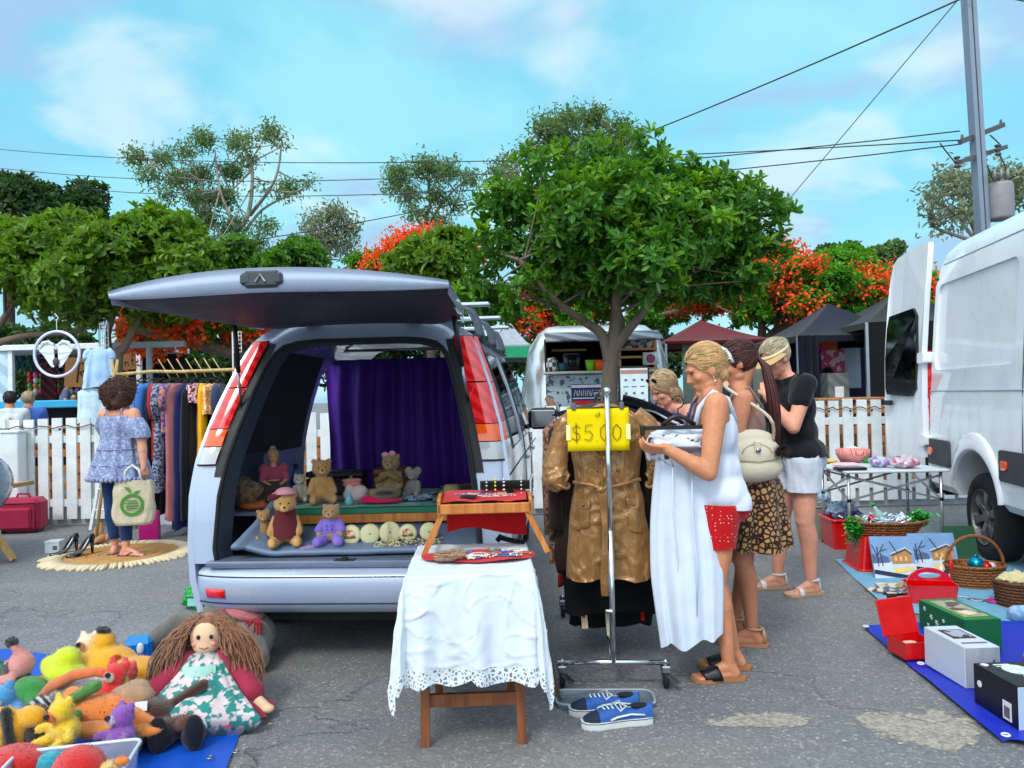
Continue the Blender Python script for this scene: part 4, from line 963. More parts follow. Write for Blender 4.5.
MB().box((0,-.014,zt-.15),(.75,.008,.08)).build('red_stripe',M('sign_red',(.80,.12,.12),.6),t)
mb=MB()
for i in range(9):
    x0=-.33+.075*i;mb.tube([(x0,-.02,zt-.03),(x0+.02,-.02,zt+.08),(x0+.035,-.02,zt+.0),(x0+.055,-.02,zt+.07),(x0+.05,-.02,zt-.03)],.007,5)
mb.build('lettering',M('card_white',(.85,.85,.86),.5),t)
for x in (-.36,.36):MB().tube([(x,.03,0),(x,.03,zt+.2)],.02,8).build('pole',steel,t)
mbd=at(634,390,10.2);t=thing('menu_board','black framed white menu board standing beside the tree trunk','sign',(mbd.x,10.2,0))
wz=(at(634,366,10.2).z+at(634,416,10.2).z)/2;hh=at(634,366,10.2).z-at(634,416,10.2).z
MB().box((0,0,wz),(.42,.03,hh),bev=.004).build('frame',black_pl,t);pg=MB().box((0,-.019,wz),(.37,.006,hh-.06)).build('page',M('menu_page',(.80,.86,.88),.5),t)
mb=MB();mb.box((0,-.024,wz+.26),(.36,.003,.05));mb.build('heading',M('pinkish',(.70,.48,.45),.6),t)
mb=MB()
for r in range(5):
    z=wz+.15-r*.09
    for c in range(3):mb.box((-.11+c*.11,-.024,z),(.07 if r % 2 else .035,.003,.012 if r % 2 else .03))
mb.build('text_lines',M('ink_teal',(.25,.42,.45),.7),t)
for x in (-.2,.2):MB().bar((x,.02,0),(x,.02,wz),.03,.03).build('leg',black_pl,t)
# -- pallet tables behind the fence
pw=wood('pallet_wood',(.72,.47,.25),(.55,.33,.17))
def pallet_table(label,px0,px1,Y,ztop):
    x0,x1=at(px0,400,Y).x,at(px1,400,Y).x;W=x1-x0;t=thing('pallet_table',label,'table',(x0,Y,0),0)
    for k in range(5):MB().box((W/2,-.36+.18*k,ztop),(W,.15,.025),bev=.003).build('top_board',pw,t)
    for k in range(5):MB().box((W/2,-.42,.12+k*(ztop-.2)/4.2),(W,.025,.10),bev=.003).build('side_board',pw,t)
    for x in np.linspace(.05,W-.05,max(3,int(W/.6)+1)):MB().box((float(x),-.38,ztop/2-.02),(.09,.05,ztop-.04)).build('upright',pw,t)
    for x in np.linspace(.05,W-.05,max(3,int(W/.6)+1)):MB().box((float(x),.36,ztop/2-.02),(.09,.05,ztop-.04)).build('upright',pw,t)
    return t
pallet_table('orange pallet wood counter behind the left picket fence',28,100,10.6,1.12)
pallet_table('long orange pallet bench behind the fence beside the curly haired woman',-60,30,10.2,.98)
pallet_table('orange pallet table seen between the pickets behind the clothes rail',150,330,10.8,.95)
pallet_table('tall orange pallet wood counter behind the fence right of the black shirt woman',805,885,9.7,1.27)
pallet_table('low orange pallet table behind the fence near the white van door',800,900,10.9,.8)
pallet_table('orange pallet planter behind the driftwood heap',640,720,10.9,1.1)
# -- balloon stall in a white truck
Ys=16.;X0=at(-40,400,Ys).x;X1=at(142,400,Ys).x;zr=at(60,347,Ys).z;Ws=X1-X0
st=thing('game_stall','white sided fairground balloon stall under a flat roof at far left','stall',(X0,Ys,0))
MB().box((Ws/2,1.1,zr),(Ws+.1,2.4,.12),bev=.01).build('roof',white_p,st)
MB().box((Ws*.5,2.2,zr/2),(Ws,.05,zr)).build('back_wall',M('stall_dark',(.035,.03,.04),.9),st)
x5=at(10,400,Ys).x-X0
MB().box((x5/2,0,zr/2),(x5,.08,zr),bev=.005).build('side_panel',M('corrugated_white',(.72,.82,.88),.5,pat='wave',col2=(.62,.72,.8),pscale=1.5),st)
for x in (x5+.04,Ws-.05):MB().box((x,0,zr/2),(.09,.09,zr)).build('post',white_p,st)
MB().box((x5+.1,1.2,zr/2),(.35,.05,zr)).build('inner_panel',M('stall_red',(.45,.07,.1),.8,pat='wave',col2=(.12,.05,.12),pscale=3),st)
zcn=at(60,404,Ys).z
MB().box(((x5+Ws)/2,-.25,zcn),(Ws-x5,.35,.16),bev=.02).build('counter',M('counter_blue',(.15,.62,.82),.5),st)
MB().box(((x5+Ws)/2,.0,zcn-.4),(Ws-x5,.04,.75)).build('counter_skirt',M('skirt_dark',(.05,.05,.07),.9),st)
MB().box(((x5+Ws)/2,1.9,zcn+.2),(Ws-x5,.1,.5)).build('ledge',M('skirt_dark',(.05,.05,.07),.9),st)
bc=[(.85,.12,.15),(.15,.65,.25),(.2,.35,.8),(.95,.8,.15),(.9,.45,.7),(.9,.92,.95),(.95,.5,.2),(.6,.6,.85)]
for r in range(4):
    for c in range(10):
        p=at(30+c*5.9+rng(-.5,.5),375+r*5.4,Ys+1.75);cc=random.choice(bc)
        small('balloon','%s balloon pinned in the rows of the balloon stall' % 'small round coloured','balloon',p,lambda mb:mb.ell((0,0,0),(.068,.06,.08),None,12,8).tube([(0,0,-.075),(0,0,-.1)],[.008,.018],6),M('balloon_%d' % bc.index(cc),cc,.25,var=.05),'balloons pinned in rows in the stall')
for i in range(9):
    p=at(18+i*6+rng(-2,2),358+rng(-4,5),Ys+1.5);cc=random.choice([(.6,.1,.3),(.1,.3,.45),(.5,.12,.14),(.3,.15,.4),(.1,.4,.35)])
    o=Blob().e((0,0,0),(.1,.08,.12)).e((0,-.02,.13),.08).e((-.06,0,.2),.03).e((.06,0,.2),.03).c((-.05,0,.03),(-.15,-.04,-.02),.035).c((.05,0,.03),(.15,-.04,-.02),.035).c((-.05,-.03,-.1),(-.08,-.08,-.18),.04).c((.05,-.03,-.1),(.08,-.08,-.18),.04).build('prize_toy',plush('prize_%d' % i,cc),None,.02,2)
    o.location=p;tag(o,'small dark plush prize hanging under the balloon stall roof','plush toy','plush prizes hanging in the stall')
# brown boards with hand lettering
kraft=M('brown_board',(.50,.35,.19),.85,var=.2,vs=3)
def strokes(txt,h):
    """hand-lettered strokes for the few words in the scene; unit height 1"""
    F={'R':[[(0,0),(.05,1),(.45,.95),(.5,.7),(.1,.5),(.6,0)]],'e':[[(.05,.28),(.45,.35),(.35,.55),(.1,.45),(.05,.15),(.25,0),(.5,.1)]],'A':[[(0,0),(.3,1),(.55,0)],[(.1,.38),(.48,.42)]],'u':[[(0,.5),(.02,.1),(.2,0),(.38,.15),(.4,.5)],[(.4,.5),(.44,0)]],
         'n':[[(0,.5),(.03,0)],[(.03,.35),(.22,.52),(.36,.4),(.4,0)]],'t':[[(.2,.95),(.18,.1),(.35,0)],[(0,.6),(.42,.62)]],'l':[[(0,1),(.02,0)]],'a':[[(.38,.5),(.1,.48),(.02,.15),(.2,0),(.38,.2)],[(.38,.5),(.42,0)]],
         '$':[[(.5,.78),(.3,.92),(.06,.78),(.12,.56),(.42,.44),(.48,.2),(.26,.04),(0,.2)],[(.26,1.08),(.28,-.12)]],'5':[[(.5,.95),(.12,.93),(.06,.55),(.34,.6),(.5,.36),(.36,.04),(.02,.1)]],'0':[[(.25,.95),(.05,.75),(.02,.3),(.22,.0),(.45,.2),(.5,.65),(.25,.95)]],'.':[[(.0,.03),(.04,.0)]],' ':[]}
    x=0;out=[]
    for ch in txt:
        for s_ in F[ch]:out.append([((x+a)*h,b_*h) for a,b_ in s_])
        x+={'l':.2,'.':.22,' ':.4}.get(ch,.72)
    return out,x*h
Yb=15.3
def board(label,px,py,w_,h_,txt,th,ang):
    c=at(px,py,Yb);t=thing('hand_lettered_board',label,'sign',c);t.rotation_euler=(0,R(ang),0)
    MB().box((0,0,0),(w_,.02,h_),bev=.003).build('board',kraft,t)
    st_,W_=strokes(txt,th);mb=MB()
    for s_ in st_:mb.tube([(a-W_/2,-.014,b_-th/2) for a,b_ in s_],th*.045,5)
    mb.build('lettering',M('black_paint',(.03,.03,.03),.7),t)
    MB().bar((0,.03,-h_/2),(0,.03,-c.z),.04,.04).build('post',pw,t)
board('large brown board hand lettered Re behind the hanging blue dress',92,373,1.1,.60,'Re',.40,4)
board('small brown board hand lettered Aunt above the clothes rail',125,362,.44,.34,'Aunt',.17,-5)
# dream catcher
c=at(57,354,8.3);t=thing('dream_catcher','round white feather dream catcher hanging above the left fence','dream catcher',c)
rd=22.5/FPX*8.3
MB().tube([(rd*math.cos(a),0,rd*math.sin(a)) for a in [2*PI*k/48 for k in range(48)]],.016,8,closed=True).build('ring',M('pale_lilac',(.80,.82,.90),.6),t,True)
mb=MB();pr_=None
for j,(r0,r1) in enumerate(((rd,.72*rd),(.72*rd,.48*rd),(.48*rd,.25*rd))):
    for k in range(14):
        a0=2*PI*(k+.5*j)/14;a1=a0+PI/14;a2=a0+2*PI/14
        mb.tube([(r0*math.cos(a0),0,r0*math.sin(a0)),(r1*math.cos(a1),0,r1*math.sin(a1)),(r0*math.cos(a2),0,r0*math.sin(a2))],.0025,4)
mb.build('web',M('dark_cord',(.25,.2,.2),.8),t)
for sd in (-1,1):
    mb=MB()
    for row,(n_,L0) in enumerate(((11,1.),(9,.72),(7,.45))):
        for k in range(n_):
            u=k/(n_-1);o_=V((sd*(.035+.145*u),-.01-.006*row,.125-.02*u-.05*u*u*u+.0*row));e_=V((sd*(.03+.085*u),-.012-.006*row,-.155+.12*u*u));e_=o_.lerp(e_,L0)
            d_=e_-o_;S_=V((-d_.z,0,d_.x)).normalized()*.013;mb.add([o_-S_*.5,o_+d_*.3-S_,o_+d_*.85-S_*.8,e_,o_+d_*.85+S_*.8,o_+d_*.3+S_,o_+S_*.5],[(0,1,2,3),(0,3,4,5),(0,5,6)])
    mb.tube([(sd*.03,-.02,.10),(sd*.08,-.024,.135),(sd*.14,-.024,.12),(sd*.178,-.02,.06)],[.012,.02,.02,.01],8)
    mb.build('feather_wing',M('feather_white',(.86,.89,.92),.8),t)
mb=MB().ell((0,-.02,-.09),(.035,.02,.05));mb.build('bead_cluster',M('dark_bead',(.2,.2,.24),.5),t,True)
mb=MB();mb.tube([(0,0,rd),(0,0,rd+.12)],.004,5);mb.tube([(0,0,rd+.12),(.02,0,rd+.15),(0,0,rd+.18),(-.02,0,rd+.2)],.005,6);mb.build('hook',white_p,t)
mb=MB();mb.tube([c-V((0,0,0))-c+V((0,.02,rd+.19)),V((0,.3,rd+.25)),V((0,2.0,rd+.22))],.006,5);mb.build('hanging_wire',black_pl,t)
# steel mesh frame and light pole behind the stall
for (label,px,y0,y1,w_) in (('white wire grid panel standing above the balloon stall',104,323,360,9),('small wire grid panel behind the silver van tail light',237,332,352,9)):
    Yg=11.5;a=at(px-w_/2,y0,Yg);b_=at(px+w_/2,y1,Yg);mb=MB()
    for i in range(4):x=a.x+(b_.x-a.x)*i/3;mb.tube([(x,Yg,a.z),(x,Yg,b_.z)],.006,5)
    for i in range(6):z=a.z+(b_.z-a.z)*i/5;mb.tube([(a.x,Yg,z),(b_.x,Yg,z)],.006,5)
    mb.tube([(a.x,Yg,0),(a.x,Yg,a.z)],.012,6)
    tag(mb.build('grid_panel',white_p),label,'display panel')
o=MB().tube([(0,0,0),(0,0,at(142,345,12.6).z)],.05,10).box((-.0,0,at(142,345,12.6).z),(1.2,.1,.1)).build('canopy_post',M('post_grey',(.55,.6,.64),.5),None,False,loc=at(150,400,12.6).xy.to_3d());tag(o,'grey canopy post with a crossbar to the right of the balloon stall','post')
# -- gazebos on the right
def gazebo(label,x0,x1,Y0,Y1,zeave,zpeak,mat,walls=(),val=.22,legs=True):
    t=thing('gazebo',label,'gazebo',((x0+x1)/2,(Y0+Y1)/2,0));hx,hy=(x1-x0)/2,(Y1-Y0)/2
    mb=MB();n=6
    cs=[(-hx,-hy),(hx,-hy),(hx,hy),(-hx,hy)]
    for k in range(4):
        a,b_=V((*cs[k],zeave)),V((*cs[(k+1) % 4],zeave));p=V((0,0,zpeak))
        mb.grid(lambda u,v:(lambda q:V((q.x,q.y,zeave+(zpeak-zeave)*v**1.25-.03*math.sin(PI*u)*math.sin(PI*v))))(a.lerp(b_,u).lerp(p,v)),8,n)
        mb.grid(lambda u,v:(lambda q:V((q.x,q.y,zeave-val*v)))(a.lerp(b_,u)),10,1)
    o=mb.build('canopy',mat,t,True)
    if legs:
        for cx_,cy_ in cs:MB().box((cx_*.985,cy_*.985,zeave/2),(.045,.045,zeave)).build('leg',steel,t)
    for (u0,u1,side) in walls:
        k=side;a,b_=V((*cs[k],0)),V((*cs[(k+1) % 4],0));mb=MB()
        mb.grid(lambda u,v:(lambda q:V((q.x*1.005,q.y-.03+.04*math.sin(u*17+v*2)+.02*math.sin(u*41+1),.05+(zeave-.05)*v)))(a.lerp(b_,u0+(u1-u0)*u)),24,6);mb.build('wall',mat,t,True)
    return t
navy=fab('navy_canvas',(.05,.08,.15),vs=2,bs=8);blackc=fab('black_canvas',(.04,.05,.065),vs=2,bs=8)
Yg=12.;xa,xb=at(797,340,Yg).x,at(925,340,Yg).x
gazebo('dark navy gazebo with a pointed roof behind the right picket fence',xa,xb,Yg,Yg+2.4,at(830,335,Yg).z,at(845,303,Yg+1.2).z,navy,[(0,.16,0)],.1)
Yh=11.5;xa2,xb2=at(866,340,Yh).x,at(1010,340,Yh).x
gazebo('black gazebo with closed side walls next to the white van door',xa2,xb2,Yh,Yh+2.4,at(880,322,Yh).z,at(930,292,Yh+1.2).z,blackc,[(0,1,0)],.1)
Yr=15.;gz=gazebo('dark red gazebo behind the shoppers under the trees',at(665,340,Yr).x,at(775,340,Yr).x,Yr,Yr+3,at(720,340,Yr).z,at(738,319,Yr+1.5).z,fab('red_canvas',(.36,.04,.08)),[],.05)
o=MB().grid(lambda u,v:V((at(684,340,Yr).x+2.3*u,Yr+.2,at(720,338,Yr).z*(v))),6,4).build('stall_wall',fab('grey_green_canvas',(.48,.52,.49)),None,True);tag(o,'pale grey canvas stall wall hanging below the dark red gazebo','stall wall')
o=gazebo('pale grey tent with a green side panel beyond the silver van roof rack',at(488,330,17).x,at(530,330,17).x,17,19,at(505,345,17).z,at(505,316,17).z,fab('pale_tent',(.58,.62,.66)),[],.3)
MB().box((0,-1.02,at(510,352,17).z),(.9,.03,.25)).build('green_panel',M('tent_green',(.1,.6,.42),.7),o)
# inside the navy gazebo
q=at(833,365,Yg+1.9);small('pink_display','bright pink and white merchandise board inside the navy gazebo','display board',(q.x,q.y,0),lambda mb:mb.box((0,0,1.55),(.42,.06,1.15)).box((-.1,0,.5),(.05,.05,1)),M('pink_goods',(.85,.30,.48),.6,pat='cells',col2=(.92,.80,.84),pscale=9),smooth=False)
q=at(822,345,Yg+1.8);small('pink_display','strip of pink and orange goods hanging high inside the navy gazebo','display board',(q.x,q.y,q.z),lambda mb:mb.box((0,0,0),(.55,.04,.2)),M('pink_goods2',(.92,.42,.30),.6,pat='cells',col2=(.85,.2,.35),pscale=12),smooth=False)
q=at(795,350,Yg+.5);
q=at(851,368,Yg+2.1);small('poster','white poster panel behind the man in black','poster',(q.x,q.y,q.z),lambda mb:mb.box((0,0,0),(.35,.03,.75)),M('poster_white',(.72,.80,.86),.5),smooth=False)
q=at(841,380,Yg+2.2);small('blue_backdrop','dark blue backdrop inside the navy gazebo','backdrop',(q.x-.2,q.y,0),lambda mb:mb.box((0,0,1.1),(2.2,.03,2.2)),M('backdrop_navy',(.04,.08,.25),.8),smooth=False)
q=at(834,378,Yg+.1);t=thing('grey_cabinet','grey slatted cabinet with a pinned paper notice at the gazebo front','cabinet',(q.x,q.y,0))
MB().box((0,0,.85),(.34,.35,1.7*.94),bev=.01).build('body',M('cabinet_grey',(.40,.43,.43),.7,pat='wave',col2=(.33,.36,.36),pscale=3),t)
MB().box((.0,-.185,1.35),(.14,.01,.17)).build('notice',M('card_white',(.85,.85,.86),.5),t)
small('side_table','small white topped table inside the navy gazebo','table',at(819,395,Yg+.6).xy.to_3d(),lambda mb:mb.box((0,0,.95),(.3,.5,.03)).box((-.12,0,.47),(.03,.4,.94)).box((.12,0,.47),(.03,.4,.94)),white_p,smooth=False)
small('blue_tub','blue plastic tub on the ground inside the navy gazebo','tub',at(820,397,Yg+.3).xy.to_3d()+V((0,0,.9)),lambda mb:mb.lathe([(0,0),(.11,0),(.13,.22),(.115,.22),(.1,.02)],16),M('tub_blue',(.15,.4,.7),.5))
# blue car nosing in at the left edge, trestle leg, pink suitcase
t=thing('parked_car','pale blue grey car whose rounded corner shows at the left edge','car',(-5.36,6.7,0),R(0))
mb=MB();rr=[]
for x,k in ((-2.6,.9),(-1.2,1.),(-.5,1),(.1,.97),(.35,.9),(.52,.74),(.60,.5),(.62,.2)):
    rr.append([V((x,.8*k*math.cos(a)*(1 if abs(math.cos(a))>.01 else 1),.30+.40+.43*k*math.sin(a)+(.2 if x<-1 and math.sin(a)>.5 else 0))) for a in [2*PI*i/24 for i in range(24)]])
mb.loft(rr);mb.build('body',M('car_paint_bluegrey',(.42,.56,.66),.25,metal=.3,coat=.7),t,True,fix=True)
for y in (-.62,.62):MB().lathe([(0,-.1),(.28,-.1),(.3,0),(.28,.1),(0,.1)],24,(-.25,y,.30),'y').build('wheel',black_rub,t,True)
MB().box((.5,-.45,.85),(.12,.3,.12),bev=.04).build('headlight',lens_clr,t)
g0=G(14,562);t=thing('trestle','light timber trestle leg poking in at the left edge','trestle',(g0.x,g0.y,0))
pn=wood('trestle_pine',(.72,.58,.36),(.6,.45,.26))
MB().bar((0,0,.02),(-.42,.0,.62),.06,.035).build('leg',pn,t);MB().bar((-.84,0,.02),(-.42,.02,.62),.06,.035).build('leg',pn,t);MB().bar((-.42,-.1,.63),(-.42,.9,.63),.08,.04).build('beam',pn,t)
# -- people
def skin(name,col):return M(name,col,.5,var=.10,vs=7,bump=.25,bs=160,sss=.10,spec=.35,pat='noise',col2=tuple(c*.93 for c in col),pscale=42,plo=.35,phi=.8)
sk_tan=skin('skin_tanned',(.80,.54,.40));sk_pink=skin('skin_pinkish',(.86,.61,.51));sk_mid=skin('skin_warm',(.76,.51,.39))
eye_w=M('eye_white',(.62,.60,.58),.3);eye_d=M('eye_dark',(.06,.05,.05),.15);lip_m=M('lips',(.68,.38,.33),.45)
def hmat(yaw=0,pitch=0,roll=0):return (Matrix.Rotation(yaw,3,'Z') @ Matrix.Rotation(pitch,3,'X') @ Matrix.Rotation(roll,3,'Y'))
def add_head(b,hc,m,s=1.):
    """skull, jaw, nose, brow, cheeks, chin, ears; the face looks along m @ +y, hc is the head's centre"""
    P=lambda x,y,z:hc +m @ V((x,y,z))*s
    rot=m
    b.e(P(0,-.018,.032),(.074*s,.093*s,.086*s),rot);b.e(P(0,.022,-.02),(.062*s,.066*s,.082*s),rot);b.e(P(0,.03,-.07),(.05*s,.05*s,.035*s),rot)
    b.c(P(0,.072,-.100),P(0,.055,-.094),.0195*s,.026*s);b.e(P(0,.028,-.078),(.053*s,.05*s,.034*s),rot);b.e(P(0,.074,.024),(.05*s,.016*s,.014*s),rot)
    b.c(P(0,.084,.010),P(0,.099,-.026),.0065*s,.0105*s);b.e(P(.010,.090,-.030),.007*s);b.e(P(-.010,.090,-.030),.007*s);b.e(P(0,.042,-.062),(.046*s,.042*s,.042*s),rot)
    for sx in (-1,1):
        b.e(P(sx*.04,.055,-.02),(.022*s,.022*s,.022*s),rot);b.e(P(sx*.045,.02,-.07),(.016*s,.03*s,.02*s),rot)
        b.e(P(sx*.076,-.005,-.008),(.009*s,.021*s,.031*s),rot @ Matrix.Rotation(sx*.35,3,'Z'))
    b.e(P(0,.080,-.058),(.022*s,.010*s,.007*s),rot);b.e(P(0,.078,-.07),(.019*s,.010*s,.007*s),rot);b.e(P(0,.066,-.064),(.035*s,.018*s,.03*s),rot)
def face_parts(t,hc,m,s=1.,eyes=True,lips=True):
    P=lambda x,y,z:hc +m @ V((x,y,z))*s
    for sx in (-1,1):
        MB().ell(P(sx*.029,.0715,.001),(.0110*s,.008*s,.0038*s),m,12,8).build('eye',eye_w,t,True) # lids half closed
        MB().ell(P(sx*.029,.0770,.0005),(.0055*s,.003*s,.0042*s),m,10,6).build('pupil',eye_d,t,True)
        MB().tube([P(sx*.046,.072,.022),P(sx*.03,.085,.028),P(sx*.013,.088,.024)],[.0016*s,.0024*s,.002*s],6).build('eyebrow',M('brow_brown',(.50,.36,.25),.8),t,True)
        MB().tube([P(sx*.044,.071,.009),P(sx*.03,.084,.013),P(sx*.017,.08,.008)],.0018*s,5).build('eyelashes',eye_d,t,True)
    MB().ell(P(0,.0865,-.058),(.019*s,.005*s,.0045*s),m,12,6).ell(P(0,.0845,-.0675),(.016*s,.005*s,.005*s),m,12,6).build('lips',lip_m,t,True)
def add_hand(b,w,d,palm,s=1.,curl=.5,spread=.16,side=1,thumb_out=.7):
    """w wrist, d direction of the hand, palm = palm normal; five fingers, each bending towards the palm"""
    d=V(d).normalized();p=V(palm);p=(p-d*p.dot(d)).normalized();x=d.cross(p)*side
    c0=w+d*.012*s
    for k in (-1.5,-.5,.5,1.5):b.c(c0+x*k*.012*s,w+d*.078*s+x*k*.0195*s,.0135*s,.0115*s)
    for i,(k,L) in enumerate(zip((1.5,.5,-.5,-1.5),(.070,.078,.073,.058))):
        q=w+d*.082*s+x*k*.0195*s;dd=(d+x*k*spread*.35).normalized();r=.0088*s
        for seg,f in enumerate((.46,.31,.23)):
            a=curl*(.55,.9,.7)[seg];nd=(dd*math.cos(a)+p*math.sin(a)).normalized();q2=q+nd*L*f*s*1.05;b.c(q,q2,r,r*.9);q=q2;r*=.9;dd=nd;p_=p;
    q=w+d*.022*s+x*.022*s;dd=(d*.75+x*thumb_out+p*.35).normalized();q2=q+dd*.038*s;b.c(q,q2,.0125*s,.0105*s);dd2=(d*.95+x*thumb_out*.25+p*(.3+curl*.6)).normalized()
    q3=q2+dd2*.030*s;b.c(q2,q3,.0105*s,.0095*s);b.c(q3,q3+(dd2+p*.25).normalized()*.024*s,.0095*s,.008*s)
def add_arm(b,sh,el,wr,s=1.,k=1.):
    b.c(sh,sh.lerp(el,.35),.052*s*k,.046*s*k);b.c(sh.lerp(el,.3),el,.046*s*k,.036*s*k);b.c(el,el.lerp(wr,.35),.036*s*k,.037*s*k);b.c(el.lerp(wr,.3),wr,.036*s*k,.0235*s*k)
    b.c(wr,wr+(wr-el).normalized()*.02*s,.0225*s,.021*s)
def add_leg(b,hip,kn,an,s=1.,k=1.,fwd=V((0,1,0))):
    b.c(hip,kn,.092*s*k,.054*s*k);b.c(kn,kn.lerp(an,.3)-fwd*.012*s,.052*s*k,.053*s*k);b.c(kn.lerp(an,.25)-fwd*.012*s,an,.053*s*k,.031*s*k)
    b.e(kn+fwd*.012*s,(.046*s*k,)*3)
def add_foot(b,an,yaw,s=1.,pitch=0.):
    m=Matrix.Rotation(yaw,3,'Z');f=lambda x,y,z:an+m @ V((x,y,z))*s
    b.c(an,f(0,-.03,-.05),.033*s,.030*s);b.c(f(0,.0,-.01),f(0,.105,-.048),.032*s,.022*s);b.c(f(0,-.03,-.05),f(.012,.11,-.057),.028*s,.02*s);b.c(f(0,-.03,-.05),f(-.014,.11,-.057),.026*s,.02*s)
    for i,(x,L) in enumerate(((.028,.05),(.010,.046),(-.006,.042),(-.02,.036),(-.032,.028))):
        b.c(f(x*.9,.11,-.058),f(x*1.05,.125+L,-.066),(.0125 if i==0 else .0095)*s,(.0115 if i==0 else .0085)*s)
def torso(b,pel,wai,che,neck,shL,shR,s=1.,k=1.,bust=.0,yaw=0.,belly=0.):
    m=Matrix.Rotation(yaw,3,'Z');f=m @ V((0,1,0));i0=len(b.p)
    b.e(pel,(.168*s*k,.118*s*k,.11*s),m);b.e(wai,(.135*s*k,.10*s*k,.12*s),m);b.c(pel,wai,.112*s*k,.10*s*k);b.e(che,(.148*s*k,.108*s*k,.145*s),m);b.c(wai,che,.10*s*k,.105*s*k)
    for sx in (-1,1):b.e(pel+m @ V((sx*.072,-.042,-.05))*s,(.082*s*k,.078*s*k,.088*s),m)
    if bust:
        for sx in (-1,1):b.e(che+m @ V((sx*.07,.085,-.02))*s,(.062*s,.055*s,.06*s),m)
    if belly:b.e(wai+f*.05*s,(.12*s*k,.09*s*k,.11*s),m)
    b.c(shL,shR,.05*s);b.c(shL.lerp(shR,.5)-f*.0,neck,.06*s,.05*s);b.c(shL,che+(shL-che)*.3,.05*s,.09*s);b.c(shR,che+(shR-che)*.3,.05*s,.09*s);b.c(shL*.75+shR*.25,neck,.045*s,.045*s);b.c(shL*.25+shR*.75,neck,.045*s,.045*s)
    return list(range(i0,len(b.p)))
def wrap(name,blob,sel,infl,mat,parent,planes=(),move=None,voxel=.009,smooth=5,fold=.0,fs=9.,seed=0.,vdir=True):
    """clothing that follows the body: the same volumes grown outwards, cut clean at neckline and hems, with folds"""
    me=blob.mesh(voxel,smooth,infl,sel);clip(me,planes)
    def mv(c,n):
        if fold:
            q=noise.noise(V((c.x*fs+seed,c.y*fs,c.z*fs*(.35 if vdir else 1))))+.5*noise.noise(V((c.x*fs*2.3,c.y*fs*2.3+seed,c.z*fs*(.8 if vdir else 2.3))))
            c=c+n*fold*q
        if move:c=move(c)
        return c
    edit_mesh(me,None,mv);return link(name,me,mat,parent)
def skirt(mb,rings,n=64,fold=.012,nf=9,seed=0.,open_=False):
    """rings: (centre, rx, ry) from top to hem; folds deepen towards the hem"""
    rr=[]
    N_=len(rings)
    for i in range((N_-1)*5+1):
        j=min(i//5,N_-2);t=i/5-j;c=V(rings[j][0]).lerp(V(rings[j+1][0]),t);rx=rings[j][1]*(1-t)+rings[j+1][1]*t;ry=rings[j][2]*(1-t)+rings[j+1][2]*t;d=i/((N_-1)*5);row=[]
        for k in range(n):
            a=2*PI*k/n;f=1+(fold/max(rx,.05))*(.15+d)*(math.sin(a*nf+seed+1.5*nz(a*2,d*2,seed))+.6*math.sin(a*(nf*1.7)+2+d*2+seed))
            row.append(c+V((rx*f*math.cos(a),ry*f*math.sin(a),.006*math.sin(a*3+seed)*(d>.98))))
        rr.append(row)
    mb.loft(rr,False,False);return mb
def strands(mb,n,root_fn,path_fn,r=.003,seg=6,nside=4,clump=0):
    for i in range(n):
        a=root_fn();pts=path_fn(a,i);m=len(pts)
        mb.tube(pts,[r*(1-.75*(k/(m-1))**2) for k in range(m)],nside,cap=False)
    return mb
hair_bl=M('hair_blonde',(.74,.60,.40),.45,var=.3,vs=22,isl=.35,spec=.5);hair_gb=M('hair_ash_blonde',(.66,.56,.42),.5,var=.3,vs=22,isl=.35)
hair_gr=M('hair_grey_blonde',(.63,.58,.48),.55,var=.3,vs=22,isl=.35);hair_br=M('hair_dark_auburn',(.26,.10,.08),.45,var=.3,vs=20,isl=.4);hair_cu=M('hair_brown_curly',(.28,.16,.11),.6,var=.3,vs=20,isl=.45)
def hair_cap(name,t,hc,m,s,mat,cut,grow=.012,extra=(),n=420,flow=None,r=.0035,L=.1):
    """a scalp shell cut along the hairline and several hundred strands combed over its surface"""
    from mathutils.bvhtree import BVHTree
    b=Blob();P=lambda x,y,z:hc +m @ V((x,y,z))*s
    b.e(P(0,-.02,.034),((.076+grow)*s,(.095+grow)*s,(.088+grow)*s),m)
    for c,rr in extra:b.e(P(*c),tuple(q*s for q in rr) if hasattr(rr,'__len__') else rr*s,m)
    me=b.mesh(.007,4);bm=bmesh.new();bm.from_mesh(me);bvh=BVHTree.FromBMesh(bm);bm.free()
    clip(me,[(P(*c),m @ V(nn)) for c,nn in cut]);o=link(name,me,mat,t)
    bm=bmesh.new();bm.from_mesh(me);fc=[(f.calc_center_median().copy(),f.normal.copy()) for f in bm.faces];bm.free()
    mb=MB();rnd=random.Random(5)
    for i in range(n):
        c,nn=rnd.choice(fc);p=c.copy();LL=L*rnd.uniform(.5,1.1)*s;pts=[p-nn*.002];h=rnd.uniform(.0005,.005)*s
        jit=V((rnd.gauss(0,.10),rnd.gauss(0,.10),rnd.gauss(0,.10)))
        for k in range(6):
            d=(m @ V(flow(m.transposed() @ (p-hc)/s))).normalized()+jit;d=(d-nn*d.dot(nn)).normalized()
            p=p+d*LL/6;q,nn,_,_=bvh.find_nearest(p);p=q;pts.append(q+nn*h*(1 if k<5 else .2))
        mb.tube(pts,[r*s*(.5+.5*math.sin(PI*min(1,(k+1)/5)))*(1-.8*(k/6)**3) for k in range(7)],4,cap=False)
    mb.build('hair_strands',mat,o,True);return o
def to(pt):return lambda q:V(pt)-q
